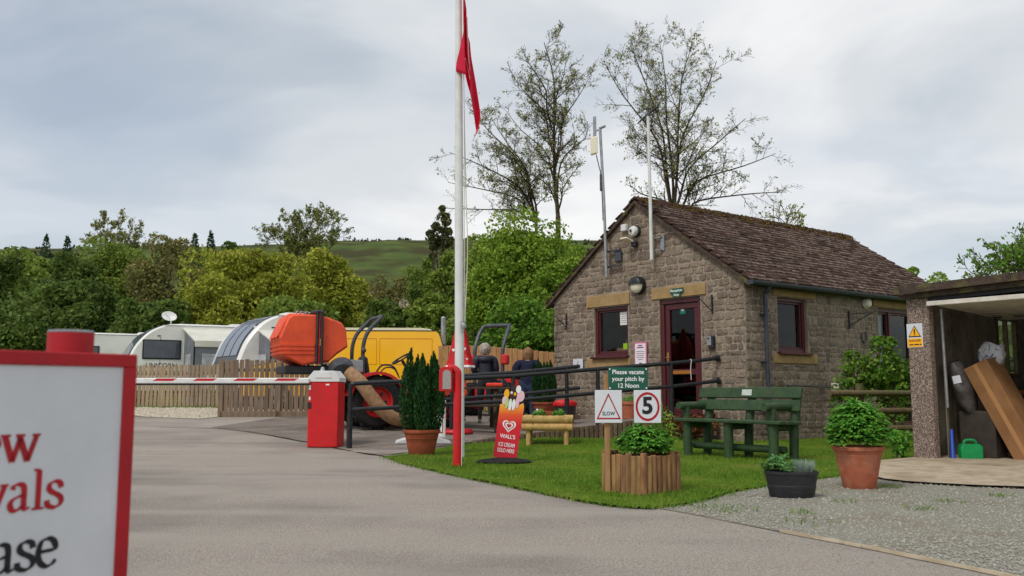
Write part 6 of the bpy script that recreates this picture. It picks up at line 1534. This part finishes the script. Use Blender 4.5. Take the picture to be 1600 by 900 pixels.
# ================================================================== PEOPLE (seen from behind)
def person(name, label, loc, rz, height, mats, bones, hair_mat, hood=None, hair_long=0.0):
    t = thing(name, label, 'person', loc, rz)
    idx = {}; vs = []; rad = []; edges = []; lab = []
    for (nm, par, co, r, lb) in bones:
        idx[nm] = len(vs); vs.append(Vector(co)); rad.append(r); lab.append(lb)
        if par is not None: edges.append((idx[par], idx[nm]))
    me = bpy.data.meshes.new('body'); me.from_pydata([tuple(v) for v in vs], edges, [])
    o = bpy.data.objects.new('body_cage', me); col.objects.link(o)
    sk_ = o.modifiers.new('skin', 'SKIN'); sk_.use_smooth_shade = True; sk_.branch_smoothing = .6
    for i, sv in enumerate(me.skin_vertices[0].data): sv.radius = rad[i]; sv.use_root = (i == 0)
    o.modifiers.new('sub', 'SUBSURF').levels = 2; o.modifiers['sub'].render_levels = 2
    dg = bpy.context.evaluated_depsgraph_get(); m2_ = bpy.data.meshes.new_from_object(o.evaluated_get(dg)); bpy.data.objects.remove(o)
    m2_.materials.clear()
    order = ['top', 'leg', 'skin', 'shoe']
    for k in order: m2_.materials.append(mats[k])
    segs = [(vs[a], vs[b], lab[b]) for a, b in edges]
    mi = []
    for p in m2_.polygons:
        c = p.center; best = None
        for (a, b, l_) in segs:
            d = b - a; u = max(0, min(1, (c - a).dot(d) / max(d.length_squared, 1e-9))); ds_ = (a + d * u - c).length
            if best is None or ds_ < best[0]: best = (ds_, l_)
        mi.append(order.index(best[1]))
    m2_.polygons.foreach_set('material_index', mi); m2_.polygons.foreach_set('use_smooth', [True] * len(mi))
    b_ = bpy.data.objects.new('body', m2_); col.objects.link(b_); b_.parent = t
    hd = vs[idx['head']]
    q = MB(); V = []; n_, m_2 = 22, 12
    for i in range(m_2 + 1):
        ph = math.pi * .74 * i / m_2
        for j in range(n_):
            a = 2 * math.pi * j / n_; d = Vector((math.sin(ph) * math.cos(a), math.sin(ph) * math.sin(a), math.cos(ph)))
            r = .112 + .022 * mnoise.noise(d * 4.5 + Vector((loc[0], 0, 0))) + .004 * math.sin(a * 11)
            z = d.z * r * 1.12; low = max(0, -d.z)
            front = 1 if d.y < .35 else max(.0, 1 - (d.y - .35) * 2.5)           # face side (local +y) is left open
            rr = r * (1.0 if front > .5 else .55 if d.z < .55 else 1.0)
            V.append((hd.x + d.x * rr, hd.y - .008 + d.y * rr, hd.z + .022 + z - low * hair_long))
    q.add(V, [(i * n_ + j, i * n_ + (j + 1) % n_, (i + 1) * n_ + (j + 1) % n_, (i + 1) * n_ + j) for i in range(m_2) for j in range(n_)])
    q.build('hair', hair_mat, t, smooth=80, recalc=False)
    for sx in (-1, 1):
        q = MB(); q.ball((hd.x + sx * .033, hd.y + .088, hd.z + .005), .012, 8, 6); q.build('eye', ink_white, t)
    if hood:
        q = MB(); ht = [(hd.x + .125 * math.cos(a) * 1.0, hd.y - .035 + .10 * math.sin(a), hd.z - .165 + .025 * math.sin(a)) for a in [math.pi * .92 + k * math.pi * 1.16 / 12 for k in range(13)]]
        q.tube(ht, [.045 + .032 * math.sin(math.pi * k / 12) for k in range(13)], 12); q.build('hood', hood, t)
    return t
def skeleton(h, stride, lean, elbow_out, bulk=1.0, hands_front=True, arm_down=False):
    s = h / 1.7; B = []
    def a(nm, par, x, y, z, r, lb): B.append((nm, par, (x * s, y * s, z * s), (r[0] * s, r[1] * s) if isinstance(r, tuple) else (r * s, r * s), lb))
    L_ = lean
    a('pelvis', None, 0, 0, .90, (.15 * bulk, .13 * bulk), 'top')
    a('waist', 'pelvis', 0, L_ * .25, 1.08, (.155 * bulk, .12 * bulk), 'top'); a('chest', 'waist', 0, L_ * .6, 1.27, (.16 * bulk, .125 * bulk), 'top'); a('collar', 'chest', 0, L_ * .85, 1.40, (.10, .085), 'top')
    a('neck', 'collar', 0, L_ * 1.0, 1.445, .056, 'skin'); a('head', 'neck', 0, L_ * 1.15 + .03, 1.55, (.078, .092), 'skin'); a('crown', 'head', 0, L_ * 1.15 + .02, 1.63, (.066, .078), 'skin')
    a('nose', 'head', 0, L_ * 1.15 + .12, 1.535, .014, 'skin')
    for sx, nm in ((-1, 'l'), (1, 'r')):
        a('ear' + nm, 'head', sx * .082, L_ * 1.15 + .025, 1.545, .016, 'skin')
        a('sh' + nm, 'collar', sx * .155 * bulk, L_ * .85, 1.355, .078 * bulk, 'top')
        ex, ey, ez = (sx * (.215 + elbow_out) * bulk, L_ * .7 + .0, 1.10)
        a('el' + nm, 'sh' + nm, ex, ey, ez, .066 * bulk, 'top')
        wx, wy, wz = (sx * .12, L_ + .22, 1.07) if hands_front else (sx * .25, .05, .86)
        a('wr' + nm, 'el' + nm, wx, wy, wz, .042, 'top'); dx, dy, dz = ((-sx * .3, .9, .1) if hands_front else (0, .15, -1))
        a('pa' + nm, 'wr' + nm, wx + dx * .07, wy + dy * .07, wz + dz * .07, (.034, .018), 'skin')
        for k in range(4):
            o_ = (k - 1.5) * .019; ll = (.062, .074, .07, .055)[k]
            bx, by, bz = wx + dx * .09 + (o_ if not hands_front else 0), wy + dy * .09, wz + dz * .09 + (o_ if hands_front else 0)
            a(f'f{nm}{k}', 'pa' + nm, bx, by, bz, .0095, 'skin'); a(f'g{nm}{k}', f'f{nm}{k}', bx + dx * ll * .55, by + dy * ll * .55, bz + dz * ll * .55 - .006, .0085, 'skin'); a(f'h{nm}{k}', f'g{nm}{k}', bx + dx * ll - sx * .012, by + dy * ll, bz + dz * ll - .018, .0075, 'skin')
        a('t1' + nm, 'wr' + nm, wx + dx * .03 - sx * .03, wy + dy * .03, wz + dz * .03 + .018, .011, 'skin'); a('t2' + nm, 't1' + nm, wx + dx * .07 - sx * .045, wy + dy * .07, wz + dz * .07 + .022, .009, 'skin')
        st = stride if sx < 0 else -stride
        a('hp' + nm, 'pelvis', sx * .095, 0, .86, .105 * bulk, 'leg'); a('kn' + nm, 'hp' + nm, sx * .10, st * .35 + .03, .48, .068, 'leg')
        lift = .07 if st < 0 else 0.0
        a('an' + nm, 'kn' + nm, sx * .10, st - .03, .085 + lift, .046, 'leg'); a('he' + nm, 'an' + nm, sx * .10, st - .055, .042 + lift, .037, 'shoe')
        a('to' + nm, 'an' + nm, sx * .105, st + .13, .034 + lift * .25, (.042, .03), 'shoe')
    return B
person('person', 'grey haired person in dark quilted hooded jacket seen from behind', (-.52, 17.5, gz(-.52, 17.5) + .005), math.radians(6), 1.56,
       dict(top=navy, leg=trouser_m, skin=skin_m, shoe=shoe_m), skeleton(1.56, .16, .06, -.025, 1.26), hair_w, hood=navy, hair_long=.025)
person('person', 'sandy haired person in navy fleece and blue jeans seen from behind', (.30, 17.45, gz(.3, 17.45) + .005), math.radians(-4), 1.56,
       dict(top=navy2, leg=jeans_m, skin=skin_m, shoe=shoe_m), skeleton(1.56, .06, .10, -.005, 1.38), hair_b, hood=None, hair_long=.075)
# ================================================================== TREES
def crown_pts(center, R, n, K, rg, core=.25, low=-.35, shell=(.72, 1.08)):
    c = np.array(center, float); R = np.array(R, float)
    d = rg.normal(size=(K, 3)); d[:, 2] = np.where(d[:, 2] < low, -d[:, 2] * .5, d[:, 2]); d /= np.linalg.norm(d, axis=1)[:, None]
    lc = d * rg.uniform(.45, .85, (K, 1)) * R; lr = rg.uniform(.22, .42, K) * R.min()
    k = rg.integers(0, K, n); dd = rg.normal(size=(n, 3)); dd[:, 2] += .35; dd /= np.linalg.norm(dd, axis=1)[:, None]
    P = lc[k] + dd * (lr[k] * rg.uniform(*shell, n))[:, None] * np.array((1, 1, .85))
    m = int(n * core); g_ = rg.normal(size=(m, 3)); g_ /= np.maximum(1, np.linalg.norm(g_, axis=1) / 1.9)[:, None]; P[:m] = g_ * R * .38
    k_ = np.array([np.percentile(np.abs(P[:, 0]), 99), np.percentile(np.abs(P[:, 1]), 99), np.percentile(P[:, 2], 99.7)]); f_ = np.clip(R / k_, .7, 1.6)
    return P * f_ + c, lc * f_ + c
def tree(name, label, px, ptop, Y, width_px, leaf_m, n=7000, leaf=.22, seed=1, base_frac=.12, K=34, zg=.4, bark=None, group='trees behind the caravan field', shape=1.0, core=.22, aspect=.6, yr=.8):
    if Y > 41: n = int(n * 1.9); leaf *= .72
    rg = np.random.default_rng(seed); top = at(px, ptop, Y)
    H = top.z - zg; rx = width_px / FPX * Y / 2
    t = thing(name, label, 'tree', (top.x, Y, zg), 0, group)
    zc = H * (base_frac + (1 - base_frac) / 2); rz_ = H * (1 - base_frac) / 2
    P, lc = crown_pts((0, 0, zc), (rx, rx * yr, rz_), n, K, rg, core)
    P = P[P[:, 2] > .1]
    quads('crown', leafquads(P, rg.uniform(.6, 1.25, len(P)) * leaf, rg, aspect), 4, leaf_m, t)
    q = MB(); r0 = max(.09, H * .02)
    q.tube(catmull([(0, 0, -.2), (rg.normal() * .1, rg.normal() * .1, H * .25), (rg.normal() * .25, rg.normal() * .25, H * .55), (rg.normal() * .3, 0, H * .82)], 4), [r0 * (1 - .07 * i) for i in range(13)], 8)
    for i in range(min(14, len(lc))):
        z0 = H * rg.uniform(.18, .55); e_ = lc[i]; q.tube(catmull([(0, 0, z0), (e_[0] * .45, e_[1] * .45, z0 + (e_[2] - z0) * .35), tuple(e_)], 4), [r0 * .42 * (1 - .1 * k) for k in range(9)], 5)
    q.build('trunk', bark or bark_m, t); return t
def conifer(name, label, px, ptop, Y, width_px, leaf_m, n, seed, zg=.4, leaf=.2):
    rg = np.random.default_rng(seed); top = at(px, ptop, Y); H = top.z - zg; rx = width_px / FPX * Y / 2
    t = thing(name, label, 'tree', (top.x, Y, zg), 0, 'dark conifers in the treeline')
    f = rg.uniform(0, 1, n) ** 1.25; k = np.floor(f * 15); a = rg.uniform(0, 6.283, n); arm = a
    r = rx * (1 - f) ** .8 * np.sqrt(rg.uniform(.05, 1, n)) + .08
    P = np.stack([r * np.cos(arm), r * np.sin(arm), H * (.08 + .92 * f) - r * .25 + rg.normal(size=n) * .12], 1)
    quads('crown', leafquads(P, rg.uniform(.6, 1.2, n) * leaf, rg, .4), 4, leaf_m, t)
    q = MB(); q.tube([(0, 0, -.2), (0, 0, H * .97)], [max(.1, H * .018), .02], 8); q.build('trunk', bark_m, t); return t

def limbs(base, targets, rg, r0, levels=3, n1=9, ratio=.5, leaf_n=3, twig=.010, up=.15, minlen=.35, start=.3):
    mb = MB(); tips = []; P3 = lambda v: Vector((float(v[0]), float(v[1]), float(v[2])))
    def path(a, b, wob, seg):
        out = []; L_ = (b - a).length
        side = Vector((rg.normal(), rg.normal(), rg.normal() * .5)) * wob * L_
        for i in range(seg + 1):
            u = i / seg; p = a.lerp(b, u) + side * math.sin(u * math.pi) + Vector((rg.normal(), rg.normal(), rg.normal())) * wob * L_ * .15 * (0 if i == 0 else 1)
            out.append(p)
        return out
    def grow(pts, r, lvl):
        n = len(pts); L_ = sum((pts[i + 1] - pts[i]).length for i in range(n - 1))
        rr = [max(twig, r * (1 - .82 * i / (n - 1))) for i in range(n)]
        mb.tube(pts, rr, 7 if lvl == 0 else 5 if lvl == 1 else 3, cap=False)
        if lvl >= levels or L_ < minlen:
            for i in range(n - 1, n): tips.append((pts[i], (pts[-1] - pts[0]).normalized()))
            return
        cnt = max(3, int(n1 * (.8 + .4 * rg.random()) * (1 if lvl else 1.25)))
        for k in range(cnt):
            u = start + (1 - start) * (k + rg.random()) / cnt if lvl == 0 else .15 + .83 * (k + rg.random()) / cnt
            f = u * (n - 1); i = min(int(f), n - 2); p = pts[i].lerp(pts[i + 1], f - i)
            d = (pts[i + 1] - pts[i]).normalized(); o_ = Vector((rg.normal(), rg.normal(), rg.normal())); o_ = (o_ - d * o_.dot(d)).normalized()
            dirn = (d * rg.uniform(.4, .8) + o_ * rg.uniform(.6, 1.0) + Vector((0, 0, up))).normalized()
            ln = L_ * ratio * (1.12 - .62 * u) * rg.uniform(.65, 1.15)
            b = p + dirn * ln + Vector((0, 0, up * ln * .3))
            grow(path(p, b, .07, 5 if lvl == 0 else 4 if lvl == 1 else 3), max(twig, rr[i] * .55), lvl + 1)
    for tg in targets:
        b0 = P3(base)
        if isinstance(tg, tuple): b0 = P3(tg[1]); tg = P3(tg[0]); r0_ = r0 * .5
        else: tg = P3(tg); r0_ = r0
        m = b0.lerp(tg, .45) + Vector(((b0.x - tg.x) * .22, 0, (tg - b0).length * .06))
        grow(catmull([b0, b0.lerp(m, .5) + Vector((rg.normal() * .08, 0, 0)), m, m.lerp(tg, .55) + Vector((rg.normal() * .15, rg.normal() * .15, 0)), tg], 3), r0_, 0)
    return mb, tips
def bare_tree(name, label, basepx, Y, targets_px, seed, r0=.16, leaf=.07, leaf_n=2, leaf_m=None, zg=.4, levels=3, n1=9, ratio=.5, zbase=None, yspread=2.5, start=.3, twig=.010):
    rg = np.random.default_rng(seed); b = at(basepx[0], basepx[1], Y); loc = Vector((b.x, Y, zg)); t = thing(name, label, 'tree', loc, 0, 'tall thinly leaved trees')
    fork = Vector((0, 0, b.z - zg)); tg = []
    for i, (x, y, *rs_) in enumerate(targets_px):
        Yy = Y + (rg.random() - .5) * 2 * yspread; p = at(x, y, Yy) - loc
        tg.append((p, at(rs_[0], rs_[1], Y) - loc) if rs_ else p)
    mb, tips = limbs(fork, tg, rg, r0, levels, n1, ratio, start=start, twig=twig)
    mb.tube([(0, 0, -.3), tuple(fork * .5), tuple(fork + Vector((0, 0, .05)))], [r0 * 1.5, r0 * 1.3, r0 * 1.15], 9)
    mb.build('trunk', bark_d, t, smooth=60, recalc=False)
    T = np.array([tuple(p) for p, d in tips]); D = np.array([tuple(d) for p, d in tips])
    idx = rg.integers(0, len(T), int(len(T) * leaf_n)); P = T[idx] + rg.normal(size=(len(idx), 3)) * .05
    quads('crown', leafquads(P, rg.uniform(.5, 1.2, len(P)) * leaf, rg, .6, .2, D[idx] + rg.normal(size=(len(idx), 3)) * .6), 4, leaf_m or lf_pale, t)
    return t
T_ = 'trees behind the caravan field'
tree('broadleaf_tree', 'mid green broadleaf tree at the far left edge of the treeline', 40, 392, 66, 150, lf_mid, 9000, .24, 1)
tree('broadleaf_tree', 'shaded dark tree low at the left picture edge', -30, 400, 58, 170, lf_dark, 7000, .24, 2)
tree('broadleaf_tree', 'dark green tree between the left edge tree and the pale skyline tree', 112, 398, 74, 110, lf_dark, 7000, .24, 3)
tree('broadleaf_tree', 'tall mid green tree below the pale skyline tree', 178, 378, 78, 150, lf_mid, 10000, .25, 4)
bare_tree('skyline_tree', 'thin pale crowned tree on the skyline at left', (180, 450), 95, [(138, 366), (150, 352), (168, 346), (188, 344), (208, 350), (224, 362), (236, 372)], 40, .07, .11, 2.2, lf_pale, n1=11, ratio=.34, twig=.012)
tree('budding_tree', 'brownish budding tree left of the yellow green oak', 272, 374, 72, 125, lf_brown, 6500, .2, 5, core=.12)
conifer('spruce', 'left one of two dark spruces above the budding tree', 305, 366, 92, 84, lf_con, 3000, 6)
conifer('spruce', 'right one of two dark spruces above the budding tree', 330, 364, 94, 84, lf_con, 3000, 7)
conifer('spruce', 'small dark spruce on the skyline near the far left', 73, 368, 96, 80, lf_con, 2600, 8)
conifer('spruce', 'short dark spruce just right of the far left spruce', 106, 370, 98, 84, lf_con, 2600, 9)
tree('broadleaf_tree', 'dark green tree behind the spruces', 365, 380, 88, 120, lf_dark, 6000, .26, 10)
tree('oak_tree', 'large yellow green oak above the nearest caravan', 385, 392, 56, 190, lf_yel, 15000, .2, 11, K=46)
tree('oak_tree', 'yellow green tree right of the large oak, above the tractor', 508, 394, 60, 150, lf_yel, 11000, .21, 12, K=40)
bare_tree('skyline_tree', 'thin olive crowned tree rising behind the two yellow green trees', (478, 460), 70, [(422, 366), (436, 350), (455, 338), (476, 332), (498, 334), (518, 346), (534, 362)], 41, .07, .09, 2.2, leafm('leaf_olive', lin(126, 136, 64), lin(142, 150, 76)), n1=9, ratio=.42, twig=.012)
tree('understorey_tree', 'dark low tree behind the dish caravan', 118, 440, 50, 150, lf_dark, 7000, .2, 13, base_frac=.0)  # dark leaf colour stands in for understorey shade, here and on the next two
tree('understorey_tree', 'dark low tree at the left edge above the notice board', 5, 468, 48, 190, lf_dark, 7000, .2, 14, base_frac=.0)
tree('understorey_tree', 'olive low tree behind the dish caravan awning', 238, 470, 48, 130, lf_dark, 7000, .2, 15, base_frac=.0)
tree('understorey_tree', 'low yellow green growth right of the dish caravan awning', 330, 432, 50, 120, lf_yel, 7000, .19, 16, base_frac=.0)
tree('understorey_tree', 'low green growth behind the collector box', 455, 468, 46, 150, lf_mid, 7000, .19, 17, base_frac=.0)
tree('hillside_tree', 'budding grey green tree on the slope above the van', 612, 432, 82, 90, lf_brown, 4500, .2, 18, core=.1)
tree('hillside_tree', 'fresh green tree on the slope left of the flagpole', 660, 405, 84, 80, lf_mid, 5000, .22, 19)
tree('hillside_tree', 'small dark bush below the slope trees', 652, 448, 62, 60, lf_dark, 3500, .18, 20, base_frac=0)
tree('hedge_shrub', 'dark green shrub behind the yellow van roof', 600, 470, 40, 90, lf_dark, 5000, .13, 22, base_frac=0)
tree('hedge_shrub', 'mid green shrub behind the rear of the yellow van', 668, 462, 40, 90, lf_mid, 5000, .13, 23, base_frac=0)
tree('blossom_shrub', 'shrub with pale pink blossom above the van roof', 632, 470, 46, 30, leafm('blossom', lin(206, 190, 170), lin(180, 170, 140)), 900, .09, 24, base_frac=.55)
tree('pine', 'dark pine beside the upper flagpole on the skyline', 690, 322, 70, 46, leafm('pine_needle', lin(84, 90, 56), lin(104, 108, 66)), 2400, .17, 25, base_frac=.55, K=22, core=.1)
tree('broadleaf_tree', 'green tree directly behind the flagpole foot', 705, 395, 52, 80, lf_mid, 5000, .18, 26, base_frac=.0)
G2 = 'bright bushes behind the boarded fence'
tree('willow_bush', 'large bright green bushy tree left of the stone gable', 815, 337, 36, 175, lf_bright, 36000, .085, 27, base_frac=.0, K=120, group=G2)
tree('willow_bush', 'bright green bush reaching the stone gable eave', 882, 388, 33, 105, lf_bright, 18000, .08, 28, base_frac=.0, K=70, group=G2)
tree('willow_bush', 'bright green bush just right of the flagpole', 757, 372, 38, 95, lf_mid, 15000, .085, 29, base_frac=.0, K=60, group=G2)
tree('willow_bush', 'low green bush right behind the boarded fence', 835, 470, 28, 190, lf_shrub, 13000, .085, 30, base_frac=.0, K=50, group=G2)
bare_tree('ash_tree', 'tall straight thinly leaved tree left of the roof ridge', (872, 340), 40, [(850, 66), (918, 190, 871, 300), (792, 175, 870, 305), (922, 120, 868, 262), (796, 108, 867, 250), (885, 88, 864, 215), (818, 80, 862, 200), (905, 260, 872, 330), (800, 250, 872, 335)], 31, .10, .055, .85, lf_pale, n1=13, ratio=.34, start=.2, twig=.006, yspread=1.8)
bare_tree('ash_tree', 'thinly leaved tree leaning left behind the flag', (838, 348), 42, [(702, 238), (738, 172), (768, 185), (790, 240), (692, 325), (700, 285)], 32, .065, .055, .85, lf_pale, n1=12, ratio=.36, start=.2, twig=.006)
bare_tree('sycamore_tree', 'wide many stemmed thinly leaved tree behind the tiled roof', (1052, 345), 33, [(945, 100), (985, 70), (1030, 62), (1082, 68), (1120, 95), (1165, 185), (1212, 240), (1228, 300), (985, 290)], 33, .06, .05, .8, lf_pale, n1=11, ratio=.36, start=.2, twig=.005)
bare_tree('sapling', 'thin sapling tips showing above the right end of the ridge', (1225, 395), 30, [(1215, 338), (1235, 333), (1256, 345)], 34, .03, .06, 4, lf_pale, n1=5, ratio=.4, levels=2)
bare_tree('garden_tree', 'leafy tree showing above the garage roof', (1610, 440), 26, [(1562, 405), (1585, 390), (1610, 384), (1640, 395), (1545, 422)], 35, .05, .07, 3.5, lf_shrub, n1=8, ratio=.42)
bare_tree('sapling', 'small leafy sapling tips left of the garage roof tree', (1535, 450), 24, [(1525, 425), (1538, 420), (1550, 428)], 36, .02, .05, 7, lf_shrub, n1=5, ratio=.4, levels=2)
tree('hillside_tree', 'round bright tree on the far hill right of the stone roof', 1425, 420, 120, 80, lf_bright, 4500, .32, 37, base_frac=0, group='bright trees on the far right hill')
tree('hillside_tree', 'bright far tree between the stone roof and the garage roof', 1465, 428, 130, 90, lf_bright, 4500, .34, 38, base_frac=0, group='bright trees on the far right hill')
tree('hillside_tree', 'dark low tree line seen between building and garage', 1500, 436, 110, 120, lf_mid, 4500, .3, 39, base_frac=0, group='bright trees on the far right hill')
# shrubs against the side wall
def shrub(label, x, y, r, h, m, n, seed, zb=.0, leaf=.035, name='shrub', stems=9, dense=.25):
    rg = np.random.default_rng(seed); t = thing(name, label, 'shrub', (x, y, zb))
    P, lc = crown_pts((0, 0, h * .58), (r, r * .7, h * .48), n, 26, rg, dense)
    quads('foliage', leafquads(P[P[:, 2] > .02], rg.uniform(.6, 1.3, int((P[:, 2] > .02).sum())) * leaf, rg, .55), 4, m, t)
    q = MB()
    for i in range(stems): e_ = lc[i]; q.tube(catmull([(rg.normal() * .04, rg.normal() * .04, -.05), (e_[0] * .4, e_[1] * .4, e_[2] * .5), tuple(e_)], 4), [.016 - .0012 * k for k in range(9)], 5)
    q.build('stem', bark_m, t); return t
shrub('leafy climbing shrub beside the patio door', 6.15, 14.75, .42, 1.62, lf_shrub, 3600, 51, leaf=.042)
shrub('loose leafy shrub left of the patio door', 5.58, 14.7, .36, 1.4, lf_shrub, 1100, 52, leaf=.042, dense=.1)
shrub('bronze leaved low plant behind the bench', 2.75, 13.85, .42, .42, lf_red, 2400, 53, zb=.06, leaf=.035, stems=14)
shrub('small green plant with white bloom beside the garage pillar', 4.72, 11.05, .12, .34, lf_plant, 500, 54, leaf=.035, stems=5)
# scrub across the hillside, one mass
rg = np.random.default_rng(77); P = []
for _ in range(9000):
    x = rg.uniform(-330, 260); y = rg.uniform(120, 400)
    if y > 350 and rg.random() < .85: continue
    if mnoise.noise(Vector((x * .011, y * .016, 4))) + .35 * mnoise.noise(Vector((x * .05, y * .05, 2))) < .0: continue
    z = hill_z(x, y); k = rg.integers(5, 10); r = rg.uniform(.6, 1.4)
    for _ in range(k): P.append((x + rg.normal() * r, y + rg.normal() * r, z + abs(rg.normal()) * r * .4))
P = np.array(P); tag(quads('hillside_scrub', leafquads(P, rg.uniform(.5, 1.1, len(P)), rg, .7), 4, leafm('scrub', lin(58, 66, 36), lin(78, 80, 46), scale=.04)), 'dark scrub and bracken patches over the far hillside', 'scrub', kind='stuff')
# field walls on the hill
for (lbl, pts) in (('long dark drystone wall crossing the hillside', [(-260, 232), (-120, 240), (-40, 236), (60, 244)]), ('drystone wall along the hill skyline at left', [(-330, 398), (-260, 402), (-180, 404), (-130, 402)])):
    q = MB(); pp_ = [Vector((x, y, 0)) for x, y in pts]; S = []
    for a, b in zip(pp_[:-1], pp_[1:]):
        for i in range(20): S.append(a.lerp(b, i / 20))
    V = []
    for p in S:
        z = hill_z(p.x, p.y)
        for (dy, dz) in ((-.35, -.4), (-.25, 1.2), (.25, 1.2), (.35, -.4)): V.append((p.x, p.y + dy, z + dz + .15 * mnoise.noise(p * .7)))
    q.add(V, [(i * 4 + j, i * 4 + j + 1, i * 4 + j + 5, i * 4 + j + 4) for i in range(len(S) - 1) for j in range(3)]); tag(q.build('drystone_wall', mortar_m, smooth=0), lbl, 'wall')
